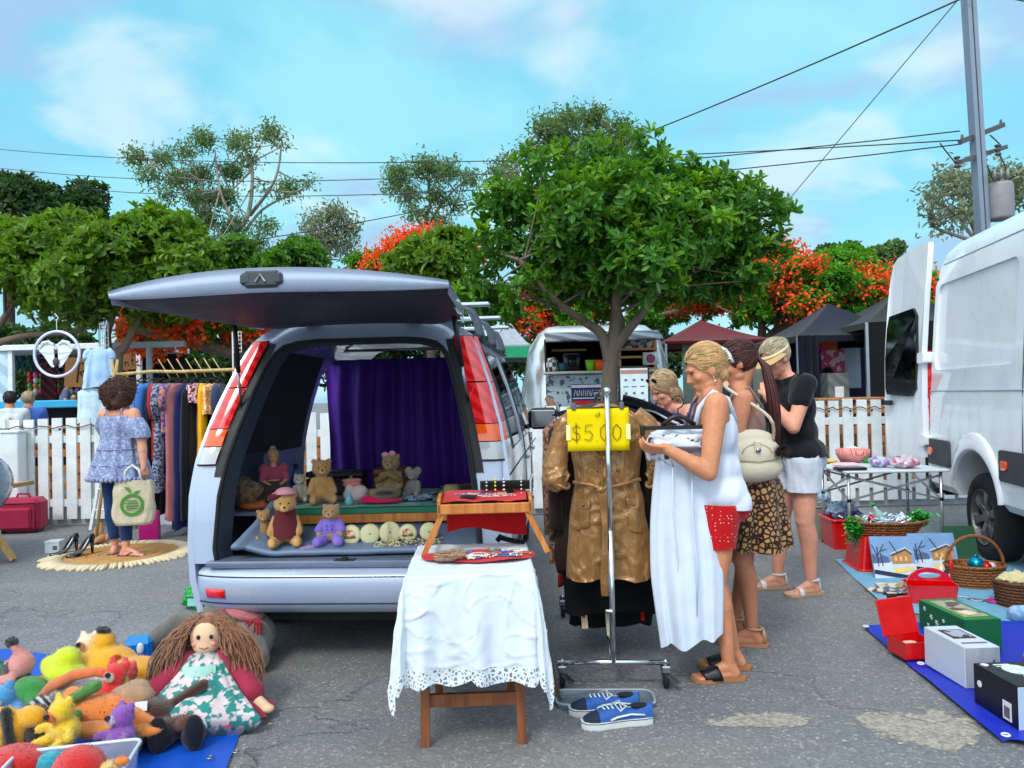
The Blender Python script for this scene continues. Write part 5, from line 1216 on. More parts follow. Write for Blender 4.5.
# ---- woman at the front, reading a garment on the rack (faces left in the picture)
def W2L(o,rz):# world -> local frame of a thing at o turned by rz
    Mi=(Matrix.Translation(V(o)) @ Matrix.Rotation(rz,4,'Z')).inverted();return lambda p:Mi @ V(p)
F0=G(720,676);rzA=R(88)
t=thing('person','blonde woman in white singlet and red dotted shorts holding a white dress','person',F0,rzA)
# local: +y is where she looks (picture left), +x is away from the camera
b=Blob();s=1.0
shR_,shL_=V((.17,.01,1.385)),V((-.17,.02,1.375));pel=V((0,-.02,.93));wai=V((0,-.01,1.05));che=V((0,.0,1.22));nk=V((0,.015,1.46))
ts=torso(b,pel,wai,che,nk,shL_,shR_,1.,1.04,.05,0,.02)
hc=V((-.005,.035,1.55));hm=hmat(R(6),R(-22))
b.c(nk-V((0,.012,.03)),hc+hm @ V((0,-.05,-.035)),.052,.044)
add_head(b,hc,hm,1.04)
elN,wrN=V((-.235,.08,1.05)),V((-.225,.27,1.165));add_arm(b,shL_,elN,wrN,1.04,1.12)
elF,wrF=V((.21,.10,1.14)),V((.12,.31,1.29));add_arm(b,shR_,elF,wrF,1.0,1.05)
add_hand(b,wrN,V((.10,.95,.05)),V((.5,.1,.6)),.98,.8,side=1);add_hand(b,wrF,V((-.12,.95,.12)),V((-.4,.1,-.9)),.98,.7,side=-1)
kn1,an1=V((-.085,.03,.49)),V((-.06,-.03,.085));kn2,an2=V((.10,.0,.49)),V((.10,-.10,.085))
add_leg(b,V((-.09,-.015,.88)),kn1,an1,1.,1.0);add_leg(b,V((.09,-.03,.88)),kn2,an2,1.,1.0)
add_foot(b,an1,R(4),.98);add_foot(b,an2,R(-8),.98)
b.build('body',sk_tan,t,.0052,5)
face_parts(t,hc,hm,1.04)
legs_sel=[i for i,p in enumerate(b.p) if p[0]=='c' and p[1].z>.45 and p[1].z<.95 and p[2].z<.6]
wt_fab=fab('white_jersey',(.80,.83,.90),bs=12,var=.06,bump=.25)
me_sel=ts
def flare(z0,k,kx=0):return lambda c:V((c.x*(1+max(0,z0-c.z)*k),(c.y+.01)*(1+max(0,z0-c.z)*k),c.z))
wrap('singlet',b,[i for i in ts if not (b.p[i][0]=='c' and b.p[i][1].z>1.3)],.014,wt_fab,t,[(V((0,0,.86)),V((0,.02,-1))),(V((0,.0,1.30)),V((0,.35,1)))],(lambda c:V((c.x*(1+max(0,1.15-c.z)*.45),c.y*(1+max(0,1.15-c.z)*(.35 if c.y>0 else .10)),c.z))),fold=.010,fs=11)
for sd in (-1,1):
    mb=MB();mb.tube([V((sd*.085,.105,1.27)),V((sd*.10,.085,1.36)),V((sd*.105,.02,1.438)),V((sd*.10,-.05,1.40)),V((sd*.06,-.095,1.29))],[.016,.014,.013,.014,.016],8);mb.build('strap',wt_fab,t,True)
    mb=MB();mb.tube([V((sd*.065,.115,1.29)),V((sd*.085,.088,1.37)),V((sd*.088,.02,1.446)),V((sd*.03,-.075,1.40)),V((0,-.1,1.36))],.0075,6);mb.build('bra_strap',M('strap_mauve',(.30,.27,.40),.7),t,True)
MB().tube([V((-.07,.11,1.33)),V((-.03,.135,1.28)),V((.0,.145,1.25)),V((.03,.135,1.28)),V((.07,.11,1.33))],.006,6).build('neck_trim',M('strap_mauve',(.30,.27,.40),.7),t,True)
redf=fab('red_dotted',(.72,.05,.08),pat='dots',col2=(.92,.72,.70),pscale=55,var=.08)
mb=MB();
wrap('shorts',b,[i for i in ts[:6]]+legs_sel,.016,redf,t,[(V((0,0,.885)),V((0,0,1))),(V((0,0,.665)),V((0,0,-1)))],flare(.92,.10),fold=.012,fs=14)
o=hair_cap('hair',t,hc,hm,1.04,hair_bl,[((0,.060,.046),(0,.80,-.50)),((0,.02,-.055),(0,.35,-1))],.008,[((0,-.085,.012),(.05,.045,.052)),((0,-.06,-.05),(.055,.035,.04))],1500,
             to((0,-.14,-.0)),.0024,.14)
mb=MB();P=lambda x,y,z:hc+hm @ V((x,y,z))*1.04
for k in range(5):a=-.02+.012*k;mb.tube([P(-.035,-.10-.01*math.sin(k),a+.02),P(-.055,-.118,a+.028),P(-.045,-.13,a+.0)],.0045,6)
mb.tube([P(-.03,-.1,.075),P(-.045,-.118,.05),P(-.05,-.125,.02),P(-.04,-.128,-.02)],.0085,8);mb.build('hair_clip',M('clip_white',(.82,.85,.82),.3),t,True)
for sx in (-1,1):MB().tube([P(sx*.082,.0,-.035),P(sx*.084,.002,-.058)],.0015,5).ell(P(sx*.084,.002,-.062),.0055).build('earring',M('pearl',(.85,.82,.78),.2),t,True)
sole=M('sandal_sole_tan',(.62,.42,.27),.7);blk_l=M('black_leather',(.05,.055,.07),.4,var=.2)
def slide(t,an,yaw,mat,s=1.,style='slide',solem=sole):
    m=Matrix.Rotation(yaw,3,'Z');f=lambda x,y,z:an+m @ V((x,y,z))*s;z0=-an.z/s+.002
    mb=MB();out=[(-.028,-.075),(-.034,-.03),(-.03,.04),(-.044,.10),(-.046,.14),(-.028,.175),(.002,.188),(.030,.18),(.044,.145),(.040,.09),(.028,.03),(.032,-.03),(.026,-.075),(0,-.088)]
    mb.loft([[f(x,y,z0) for x,y in out][::-1],[f(x*1.02,y*1.01,z0+.018) for x,y in out][::-1]]);o=mb.build('sandal',solem,t,True,fix=True);autosmooth(o)
    if style=='slide':
        q=MB().grid(lambda u,v:f((-.043+.002*v)*math.cos(PI*u)*1.05,.04+.085*v+.02*math.sin(PI*u),z0+.012+math.sin(PI*u)**.7*(.066-.028*v)),14,5)
        q=q.build('upper',mat,o,True);q.modifiers.new('s','SOLIDIFY').thickness=.004;bake(q)
    elif style=='thong':
        for sd in (-1,1):MB().tube([f(sd*.036,.02,z0+.018),f(sd*.03,.06,z0+.045),f(.012,.118,z0+.03),f(.013,.125,z0+.012)],.0055*s,6).build('thong_strap',mat,o,True)
    else:
        MB().grid(lambda u,v:f(-.043*math.cos(PI*u)*1.04,.085+.03*v,z0+.014+math.sin(PI*u)**.7*.044),12,2).build('toe_strap',mat,o,True)
        MB().tube([f(.036*math.cos(a),-.012+.04*math.sin(a),z0+.098) for a in [2*PI*k/20 for k in range(20)]],.0075,6,closed=True).build('ankle_strap',mat,o,True)
        MB().tube([f(.0,-.052,z0+.1),f(0,-.062,z0+.06),f(0,-.066,z0+.02)],.012,6).build('heel_strap',mat,o,True)
    return o
slide(t,an1,R(4),blk_l);slide(t,an2,R(-8),blk_l)
bpy.context.view_layer.update();t.scale=(.975,)*3
# ---- things she holds
AW=Matrix.Translation(F0) @ Matrix.Rotation(rzA,4,'Z')
# white trousers/dress draped over her forearm: long hanging cloth (local sheet, thick folds)
dr_fab=fab('white_linen',(.78,.83,.90),bs=14,var=.06,bump=.3)
o0=AW @ V((-.10,.185,0))
t2=thing('white_dress','long white dress hanging down in front of the woman in the white singlet','dress',(o0.x,o0.y,0),rzA)
mb=MB();rr=[]
for i in range(23):
    u=i/22;z=1.14-u*.93;wy=.10+.05*min(1,u*1.5)+.01*math.sin(u*4);th=.05+.03*min(1,u*2);row=[]
    for k in range(72):
        a=2*PI*k/72;f=1+(.06+.20*u)*math.sin(a*5+1.1+u*1.4+.8*nz(u*3,a))+(.05+.10*u)*math.sin(a*11+u*2.2)
        row.append(V((th*f*math.sin(a)*1.05-.0+.015*math.sin(u*5),wy*math.cos(a)*(1+.05*math.sin(a*7+u*3))-.03*u+.015*math.sin(u*3+a),z+.035*u*math.cos(a)*(1 if math.cos(a)<0 else .3)*-1+.012*math.sin(a*6)*u)))
    rr.append(row)
mb.loft(rr,True,False);mb.build('skirt_panel',dr_fab,t2,True)
mb=MB();rr=[]
for i in range(9):# gathered top laid over the arm
    u=i/8;row=[]
    for k in range(28):
        a=2*PI*k/28;row.append(V((-.0+.20*(u-.35),.02+(.10+.02*math.sin(a*4+u*5))*math.cos(a),1.165+.045*math.sin(PI*u)+(.03+.012*math.sin(a*5+u*7))*math.sin(a)-.09*(u-.5)**2)))
    rr.append(row)
mb.loft(rr);mb.build('draped_top',dr_fab,t2,True)
for dy,x in ((-.04,-.085),(.05,-.08)):MB().tube([V((x,dy,1.05)),V((x-.02,dy+.01,.85)),V((x-.012,dy-.01,.6)),V((x-.01,dy,.35))],.0035,6).build('tie_cord',dr_fab,t2,True)
# floral skirt on a black clip hanger, held in the near hand
hp=AW @ V((-.16,.20,1.235))
t3=thing('clip_hanger','black clip hanger held in front of the blonde woman','hanger',hp,rzA)
def hanger_at(t,w_=.36,mat=black_pl,rot=0.,clips=True):
    c,s_=math.cos(rot),math.sin(rot);f=lambda x,z:V((0,x,z))
    MB().bar(f(-w_/2,0),f(w_/2,0),.018,.02,bev=.004).build('bar',mat,t)
    MB().tube([f(-w_*.22,.01),f(-.03,.045),f(0,.055),f(.03,.045),f(w_*.22,.01)],.011,8).build('shoulder',mat,t,True)
    MB().tube([f(0,.05),f(0,.09)]+[f(.028-.028*math.cos(a),.115+.028*math.sin(a)) for a in [R(-20-q*26) for q in range(-9,1)]][::-1][:0]+[f(-.02*math.sin(a)*1.4,.12-.03*math.cos(a)) for a in [R(q*28) for q in range(0,10)]],.0035,6).build('hook',mat,t,True)
    if clips:
        for x in (-w_*.47,w_*.47):MB().box(f(x,-.01),(.035,.022,.05),bev=.006).build('clip',mat,t)
hanger_at(t3)
flor=fab('white_floral',(.82,.83,.88),pat='noise',col2=(.22,.25,.32),pscale=26,plo=.54,phi=.6)
hq=hp+V((0,0,-.02));o=MB().grid(lambda u,v:V((.02*math.sin(u*17)*(.3+v)+.03*v,-.16+.30*u+.02*math.sin(v*3),-.015-.15*v-.03*math.sin(u*5)*v)),26,10).build('floral_skirt',flor,None,True,loc=hq,rz=rzA)
o.modifiers.new('s','SOLIDIFY').thickness=.004;bake(o);tag(o,'white skirt with dark floral print clipped on the black hanger in the woman\'s hand','skirt')
# ---- woman with dark red hair behind, carrying a cream handbag
F1=G(751,642);rzB=R(72);t=thing('person','woman with long dark red hair and leopard print skirt behind the blonde woman','person',F1,rzB)
b=Blob();shR_,shL_=V((.165,0,1.36)),V((-.165,.0,1.36));pel=V((0,-.02,.93));wai=V((0,0,1.06));che=V((0,.01,1.22));nk=V((0,.03,1.44))
ts=torso(b,pel,wai,che,nk,shL_,shR_,1.,.98,.04);hc=V((0,.03,1.555));hm=hmat(R(4),R(-20));b.c(nk-V((0,0.01,.03)),hc+hm @ V((0,-.05,-.035)),.048,.042);add_head(b,hc,hm)
elN,wrN=V((-.20,.05,1.10)),V((-.16,.27,1.16));add_arm(b,shL_,elN,wrN);elF,wrF=V((.2,.1,1.1)),V((.12,.34,1.2));add_arm(b,shR_,elF,wrF)
add_hand(b,wrN,V((.2,.95,.1)),V((.5,0,-.5)),.95,.6);add_hand(b,wrF,V((-.2,.95,.1)),V((-.5,0,-.5)),.95,.6,side=-1)
k1,a1=V((-.10,.03,.48)),V((-.07,-.01,.085));k2,a2=V((.09,.02,.48)),V((.09,.09,.085))
add_leg(b,V((-.09,0,.88)),k1,a1);add_leg(b,V((.09,0,.88)),k2,a2);add_foot(b,a1,R(5));add_foot(b,a2,R(-5));b.build('body',sk_mid,t,.0065,4);face_parts(t,hc,hm)
wrap('singlet',b,[i for i in ts if not (b.p[i][0]=='c' and b.p[i][1].z>1.3)],.014,fab('dusty_top',(.55,.42,.40)),t,[(V((0,0,.90)),V((0,0,-1))),(V((0,0,1.29)),V((0,.3,1)))],fold=.012)
leo=fab('leopard_print',(.66,.50,.34),pat='leopard',col2=(.14,.09,.07),pscale=34,var=.1)
skirt(MB(),[(V((0,-.02,1.0)),.135,.11),(V((0,-.03,.88)),.19,.15),(V((0,-.02,.70)),.215,.18),(V((0,-.01,.54)),.235,.205)],fold=.022,nf=7).build('skirt',leo,t,True)
for an,yw in ((a1,5),(a2,-5)):slide(t,an,R(yw),M('pale_gold_strap',(.72,.55,.42),.5),style='strap',solem=M('sole_blush',(.66,.48,.38),.7))
hair_cap('hair',t,hc,hm,1.,hair_br,[((0,.05,.03),(0,.85,-.45)),((0,.0,-.07),(0,.3,-1))],.012,[],700,to((0,-.14,.03)),.0026,.12)
P=lambda x,y,z:hc+hm @ V((x,y,z));mb=MB();rd_=random.Random(3)
for i in range(150):# the loose ponytail down her back
    a,r=rd_.uniform(0,2*PI),rd_.uniform(0,1)**.5;p0=P(.012*math.cos(a)*r,-.105,.03+.015*math.sin(a)*r);ox,oy=r*math.cos(a),r*math.sin(a)
    mb.tube([p0,V((ox*.03,hc.y-.15+oy*.02,hc.z-.02)),V((ox*.055,hc.y-.18+oy*.03,hc.z-.16)),V((ox*.05,hc.y-.19+oy*.03,hc.z-.30)),V((ox*.02+.01,hc.y-.19+oy*.02,hc.z-.40-rd_.uniform(0,.08)))],[.004,.006,.006,.005,.002],4,False)
mb.build('ponytail',hair_br,t,True)
mb=MB();mb.tube([P(-.03,-.112,.05),P(-.0,-.125,.035),P(.03,-.112,.03)],.007,6);mb.tube([P(-.03,-.112,.03),P(-.0,-.122,.052),P(.03,-.112,.05)],.005,6);mb.build('hair_clip',M('clip_gold',(.80,.62,.40),.3,metal=.5),t,True)
MB().tube([V((-.1,.10,1.28)),V((-.11,.06,1.38)),V((-.1,-.03,1.42)),V((-.08,-.1,1.3))],.009,6).build('strap',fab('dusty_top',(.55,.42,.40)),t,True)
# handbag
hb=at(752,455,F1.y-.18);t=thing('handbag','cream leather shoulder handbag with brown pompom carried by the red haired woman','handbag',hb,R(8))
crm=M('cream_leather',(.78,.74,.66),.45,var=.08,bump=.25,bs=40)
bb=Blob();bb.e((0,0,0),(.165,.07,.115)).e((0,0,-.07),(.175,.075,.08)).e((0,0,.08),(.13,.045,.06)).e((-.1,0,-.09),(.05,.05,.035)).e((.1,0,-.09),(.05,.05,.035));bb.build('bag_body',crm,t,.008,6)
MB().tube([V((.08*math.cos(a),-.055,.01+.05*math.sin(a))) for a in [PI*k/14 for k in range(15)]],.006,6).tube([V((-.13,-.055,-.02)),V((0,-.077,-.03)),V((.13,-.055,-.02))],.003,5).build('seam_trim',M('cream_dark',(.60,.56,.48),.5),t,True)
MB().box((0,-.065,.05),(.035,.02,.06),bev=.005).build('tab',crm,t);MB().lathe([(0,0),(.013,0),(.013,.01),(0,.01)],14,(0,-.08,.03),'y').build('stud',steel,t,True)
hsh=at(712,372,F1.y-.15)-hb
c8,s8=math.cos(-R(8)),math.sin(-R(8));loc=lambda p:V((p.x*c8-p.y*s8,p.x*s8+p.y*c8,p.z))
for d in (0,.03):
    mb=MB();limb(mb,[V((.11,-.02,.06)),V((.085,-.04,.20)),loc(hsh)*.8+V((.035,-.01,0)),loc(hsh)+V((0,d,.015)),loc(hsh)*.75+V((-.045,.05,0)),V((-.12,.03,.2)),V((-.12,.02,.08))],.0095,.0095,8,0);mb.build('shoulder_strap',crm,t,True)
bb=MB();rd_=random.Random(8)
for i in range(240):
    d=V((rd_.gauss(0,1),rd_.gauss(0,1),rd_.gauss(0,1))).normalized();bb.tube([V((.13,-.08,.03))+d*.01,V((.13,-.08,.03))+d*rd_.uniform(.03,.05)+V((0,0,-.01))],[.003,.0008],3)
bb.build('pompom',M('pompom_brown',(.13,.09,.07),.9,isl=.8),t)
# ---- woman in black shirt and pale visor
F2=G(797,592);rzC=R(100);sC=1.045;t=thing('person','woman in black shirt white shorts and straw visor looking down by the table','person',F2,rzC)
b=Blob();S=lambda x,y,z:V((x,y,z))*sC
shR_,shL_=S(.18,.0,1.37),S(-.18,.0,1.37);pel=S(0,-.03,.93);wai=S(0,-.02,1.06);che=S(0,.0,1.22);nk=S(0,.05,1.45)
ts=torso(b,pel,wai,che,nk,shL_,shR_,sC,1.16,.06,0,.03);hc=S(-.0,.11,1.55);hm=hmat(R(14),R(-30));b.c(nk-V((0,0.01,.03)),hc+hm @ V((0,-.05,-.035)),.054,.048);add_head(b,hc,hm,sC)
elN,wrN=S(-.22,.12,1.10),S(-.12,.24,1.30);add_arm(b,shL_,elN,wrN,sC,1.15);elF,wrF=S(.2,.1,1.1),S(.1,.33,1.15);add_arm(b,shR_,elF,wrF,sC)
add_hand(b,wrN,V((.45,-.15,.85)),V((.7,-.5,0)),1.,.7);add_hand(b,wrF,V((-.2,.95,.1)),V((-.5,0,-.5)),1.,.6,side=-1)
k1,a1=S(-.12,-.0,.49),S(-.09,-.05,.085);k2,a2=S(.11,.03,.49),S(.11,.08,.085)
add_leg(b,S(-.105,-.02,.88),k1,a1,sC,1.12);add_leg(b,S(.105,-.02,.88),k2,a2,sC,1.1);add_foot(b,a1,R(6),sC);add_foot(b,a2,R(-10),sC);b.build('body',sk_pink,t,.0065,4);face_parts(t,hc,hm,sC)
blk_f=fab('black_shirt_cloth',(.06,.07,.09),var=.2,bump=.6,bs=14)
armN=[i for i,p in enumerate(b.p) if p[0]=='c' and ((p[1]-shL_).length<.005 or (p[1]-shR_).length<.005) and abs(p[2].x)>.17]
wrap('shirt',b,ts+armN,.024,blk_f,t,[(S(0,0,.905),V((0,0,-1))),(S(0,.03,1.44),V((0,.5,1)))],flare(1.2,.25),fold=.016,fs=8)
legs_sel=[i for i,p in enumerate(b.p) if p[0]=='c' and .8*sC<p[1].z<.95*sC and p[2].z<.6*sC]
wrap('shorts',b,ts[:6]+legs_sel,.022,fab('white_denim',(.78,.81,.86),var=.06),t,[(S(0,0,.915),V((0,0,1))),(S(0,0,.68),V((0,0,-1)))],flare(.95,.15),fold=.012,fs=12)
for an,yw in ((a1,6),(a2,-10)):slide(t,an,R(yw),M('white_strap',(.82,.82,.84),.4),sC,'ankle',M('sole_cream',(.70,.60,.50),.7))
hair_cap('hair',t,hc,hm,sC,hair_gr,[((0,.045,.03),(0,.85,-.45)),((0,.02,-.06),(0,.35,-1))],.012,[((0,-.10,.055),(.045,.04,.045)),((.01,-.075,.0),(.055,.04,.06))],1100,to((0,-.15,.06)),.0026,.13)
P=lambda x,y,z:hc+hm @ V((x,y,z))*sC
straw=M('visor_straw',(.80,.68,.48),.7,pat='weave',col2=(.68,.54,.34),pscale=70)
v=MB().grid(lambda u,v:(lambda a:P((.080+.055*v)*math.sin(a)*(1-.0*v),-.005+(.085+.085*v)*math.cos(a),.045-.022*v*math.cos(a)-.01*v))(R(-85+170*u)),20,6).build('visor_brim',straw,t,True);v.modifiers.new('s','SOLIDIFY').thickness=.004;bake(v)
MB().tube([P(.088*math.sin(a),-.012+.105*math.cos(a),.048) for a in [2*PI*k/36 for k in range(36)]],.011,8,closed=True).build('visor_band',M('visor_band',(.82,.76,.62),.6),v,True)
# ---- woman in the blue top on the far side of the rack
F3=V((at(681,400,5.15).x,5.15,0));rzD=R(118);t=thing('person','wavy haired blonde woman in a royal blue sleeveless top beyond the rack','person',F3,rzD)
b=Blob();q=.95;S=lambda x,y,z:V((x,y,z))*q
shR_,shL_=S(.17,.06,1.34),S(-.17,.06,1.34);ts=torso(b,S(0,-.03,.93),S(0,-.01,1.06),S(0,.04,1.2),S(0,.10,1.40),shL_,shR_,q,1.05,.05);hc=S(0,.16,1.50);hm=hmat(R(-6),R(-30));b.c(S(0,.09,1.36),hc+hm @ V((0,-.03,-.05)),.052,.05);add_head(b,hc,hm,q*1.02)
elN,wrN=S(-.23,.16,1.10),S(-.12,.38,1.19);add_arm(b,shL_,elN,wrN,q,1.1);elF,wrF=S(.2,.2,1.1),S(.1,.42,1.2);add_arm(b,shR_,elF,wrF,q)
add_hand(b,wrN,V((.1,.95,.1)),V((.3,0,-.7)),.95,.8);add_hand(b,wrF,V((-.2,.95,.1)),V((-.3,0,-.7)),.95,.8,side=-1)
k1,a1=S(-.1,.03,.48),S(-.09,-.02,.085);k2,a2=S(.1,.03,.48),S(.1,.0,.085);add_leg(b,S(-.1,0,.88),k1,a1,q);add_leg(b,S(.1,0,.88),k2,a2,q);add_foot(b,a1,R(5),q);add_foot(b,a2,R(-5),q);b.build('body',sk_pink,t,.0065,4);face_parts(t,hc,hm,q)
royal=fab('royal_blue_cloth',(.08,.28,.72));wrap('top',b,[i for i in ts if not (b.p[i][0]=='c' and b.p[i][1].z>1.3*q and abs(b.p[i][1].x)>.1 and b.p[i][2].y>.0 and False)],.012,royal,t,[(S(0,0,.92),V((0,0,-1))),(S(0,.1,1.345),V((0,.6,1))),(S(.155,0,1.2),V((1,0,.1))),(S(-.155,0,1.2),V((-1,0,.1)))],fold=.01)
legs_sel=[i for i,p in enumerate(b.p) if p[0]=='c' and .8*q<p[1].z<.95*q and p[2].z<.6*q]
wrap('shorts',b,ts[:6]+legs_sel,.02,fab('navy_shorts',(.1,.12,.2)),t,[(S(0,0,1.0),V((0,0,1))),(S(0,0,.6),V((0,0,-1)))],fold=.01)
for an,yw in ((a1,5),(a2,-5)):slide(t,an,R(yw),blk_l,q,'thong')
hair_cap('hair',t,hc,hm,q,hair_gb,[((0,.05,.03),(0,.8,-.5)),((0,.0,-.08),(0,.5,-1))],.013,[((.0,-.06,-.06),(.075,.05,.075)),((-.06,-.03,-.07),(.03,.04,.07)),((.06,-.03,-.07),(.03,.04,.07))],1100,lambda p:V((p.x*.8,-.5,-1.0)),.0028,.13)
P=lambda x,y,z:hc+hm @ V((x,y,z))*q
for sx in (-1,1):MB().ell(P(sx*.035,.055,.10),(.028,.01,.018),hm,14,8).build('sunglasses_lens',M('sunglass_dark',(.08,.07,.07),.1),t,True)
# ---- woman at left with curly hair, back turned
F4=G(121,556);rzE=R(-18);t=thing('person','curly haired woman in a pale blue off shoulder tunic standing on the jute rug','person',F4,rzE)
b=Blob();S=lambda x,y,z:V((x,y,z))*.985
shR_,shL_=S(.175,.0,1.34),S(-.175,.0,1.34);pel=S(0,-.02,.93);wai=S(0,0,1.05);che=S(0,.02,1.2);nk=S(0,.02,1.42)
ts=torso(b,pel,wai,che,nk,shL_,shR_,1.,1.18,.05,0,.03);hc=S(0,.05,1.53);hm=hmat(R(-12),R(-12));b.c(nk-V((0,0,.03)),hc+hm @ V((0,-.03,-.05)),.056,.054);add_head(b,hc,hm)
elR,wrR=S(.285,-.02,1.08),S(.315,-.03,.85);add_arm(b,shR_,elR,wrR,1.,1.15);elL,wrL=S(-.25,.14,1.1),S(-.14,.32,1.12);add_arm(b,shL_,elL,wrL,1.,1.1)
add_hand(b,wrR,V((.05,.1,-1)),V((-.9,.3,0)),1.,1.1,side=1);add_hand(b,wrL,V((.2,.95,.1)),V((.5,0,-.5)),1.,.6)
k1,a1=S(-.10,.0,.49),S(-.10,.03,.085);k2,a2=S(.10,.0,.49),S(.09,-.03,.085);add_leg(b,S(-.1,0,.88),k1,a1,1,1.05);add_leg(b,S(.1,0,.88),k2,a2,1,1.05);add_foot(b,a1,R(10));add_foot(b,a2,R(-75));b.build('body',sk_pink,t,.0065,4);face_parts(t,hc,hm)
tun=fab('tunic_blue_lace',(.47,.52,.66),pat='noise',col2=(.64,.68,.80),pscale=45,plo=.5,phi=.62,bump=.6,bs=60)
mb=MB();skirt(mb,[(S(0,.0,1.325),.175,.115),(S(0,.01,1.24),.178,.145),(S(0,.02,1.12),.178,.150),(S(0,.01,1.0),.205,.168),(S(0,.0,.86),.255,.205),(S(0,0,.74),.29,.24)],96,.016,11,1.);tb=mb.build('tunic',tun,t,True);tb.modifiers.new('s','SOLIDIFY').thickness=.004;bake(tb)
mb=MB();n=44
for i in range(n):a=2*PI*i/n;mb.ell((.293*math.cos(a),.243*math.sin(a),.728),(.022,.016,.022),Matrix.Rotation(a,3,'Z'),10,6)
mb.build('scalloped_hem',tun,tb,True)
for z,rx,ry in ((1.0,.210,.172),(.86,.262,.212)):MB().tube([V((rx*math.cos(a),ry*math.sin(a),z)) for a in [2*PI*k/60 for k in range(60)]],.006,6,closed=True).build('ruffle_seam',tun,tb,True)
for sx,el in ((1,elR),(-1,elL)):
    sh=shR_ if sx>0 else shL_;d=(el-sh);mb=MB();rr=[]
    for i in range(9):
        u=i/8;c=sh+d*(.12+.72*u);rr.append([c+V(((.070+.022*math.sin(PI*u)+.014*u)*math.cos(a)*(1+.07*math.sin(a*6+u*4)),(.070+.022*math.sin(PI*u)+.014*u)*math.sin(a)*(1+.07*math.sin(a*5)),0)) for a in [2*PI*k/28 for k in range(28)]])
    mb.loft(rr,False,False);mb.build('sleeve',tun,tb,True)
    MB().tube([S(sx*.09,.07,1.31),S(sx*.085,.03,1.415),S(sx*.085,-.05,1.395),S(sx*.095,-.10,1.30)],.007,6).build('strap',tun,tb,True)
jn=fab('blue_jeans',(.10,.21,.38),var=.25,bump=.5,bs=60);legs_sel=[i for i,p in enumerate(b.p) if p[0]=='c' and p[1].z>.2 and p[1].z<.95 and abs(p[1].x)<.14 and p[2].z<.6]
wrap('jeans',b,ts[:6]+legs_sel,.012,jn,t,[(S(0,0,.80),V((0,0,1))),(S(0,0,.16),V((0,0,-1)))],fold=.012,fs=14)
for an,yw in ((a1,10),(a2,-75)):slide(t,an,R(yw),M('thong_purple',(.30,.22,.34),.6),1.,'thong',M('thong_purple',(.30,.22,.34),.6))
hb_=Blob();P=lambda x,y,z:hc+hm @ V((x,y,z))
hb_.e(P(0,-.03,.035),(.145,.140,.120)).e(P(0.01,-.05,-.035),(.155,.125,.105)).e(P(.05,-.05,-.09),(.08,.09,.06));ho=hb_.build('hair',hair_cu,t,.01,3);clip(ho.data,[(P(0,.06,0),hm @ V((0,1,-.1)))]);mb=MB();rd_=random.Random(4)
for i in range(900):
    d=V((rd_.gauss(0,1),rd_.gauss(0,1)-.35,rd_.gauss(0,1))).normalized()
    if d.y>.45 and d.z<.6:continue
    kk=1+.2*nz(d.x*2.2,d.y*2.2,d.z*2.2);c=P(d.x*.158*kk,-.035+d.y*.14*kk,.0+d.z*.145*kk);u_=d.orthogonal().normalized();w_=d.cross(u_);r=rd_.uniform(.007,.013);a0=rd_.uniform(0,6)
    mb.tube([c+(hm @ d)*(.004*k)+(u_*math.cos(a0+k*1.25)+w_*math.sin(a0+k*1.25))*r for k in range(7)],[.003]*6+[.001],4,False)
mb.build('curls',hair_cu,ho,True)
# tote bag she carries
tp=Matrix.Translation(F4) @ Matrix.Rotation(rzE,4,'Z') @ V((.25,-.09,0));t=thing('tote_bag','natural canvas tote bag with a green apple print held by the curly haired woman','tote bag',(tp.x,tp.y,.32),R(14))
cal=fab('calico',(.74,.70,.60),bump=.5,bs=60)
mb=MB();rr=[]
for i in range(13):
    u=i/12;z=.40*u;hw=.15+.035*math.sin(PI*min(1,u*1.1))+.01*math.sin(u*9);hd=.075*(1-.55*u)+.01;row=[]
    for k in range(48):
        a=2*PI*k/48;cx_,sx_=math.cos(a),math.sin(a);row.append(V((hw*math.copysign(abs(cx_)**.5,cx_)*(1+.02*nz(u*6,a*2)),hd*math.copysign(abs(sx_)**.7,sx_)+.012*nz(cx_*4,u*5,sx_*3),z+.008*nz(a*2,u*3))))
    rr.append(row)
mb.loft(rr,True,False);tb=mb.build('bag_body',cal,t,True)
for sd in (-1,1):MB().tube([V((-.075,sd*.035,.385)),V((-.06,sd*.025,.49)),V((-.01,0,.535)),V((.05,sd*.025,.49)),V((.075,sd*.035,.385))],.0095,6).build('handle',M('handle_white',(.82,.82,.80),.8),t,True)
gr=M('print_green',(.22,.50,.12),.8,var=.1)
mb=MB();n=40;cz=.185;yf=lambda x,z:-(.078*(1-.55*z/.4)+.013)*(1-abs(x/.185)**4*.6)-.006
def P2(r,a,x0=0,z0=0):x=x0+r*math.cos(a);z=cz+z0+r*math.sin(a);return V((x,yf(x,z),z))
rr=[[P2(r,2*PI*k/n) for k in range(n)] for r in (.072,.098)];mb.loft(rr,False,False)
mb.v+=[tuple(P2(.0,0,-.005,.1)),tuple(P2(.0,0,-.05,.135)),tuple(P2(0,0,-.065,.165)),tuple(P2(0,0,-.02,.15)),tuple(P2(0,0,.005,.1)),tuple(P2(0,0,.03,.12)),tuple(P2(0,0,.075,.13)),tuple(P2(0,0,.045,.1))];L_=len(mb.v);mb.f+=[(L_-8,L_-7,L_-6,L_-5),(L_-4,L_-3,L_-2,L_-1)];mb.mi+=[0,0]
for z0,w_ in ((.035,.045),(.012,.055),(-.012,.055),(-.035,.045)):mb.grid(lambda u,v:P2(0,0,-w_+2*w_*u,z0-.006+.012*v),8,1)
mb.build('apple_print',gr,tb)
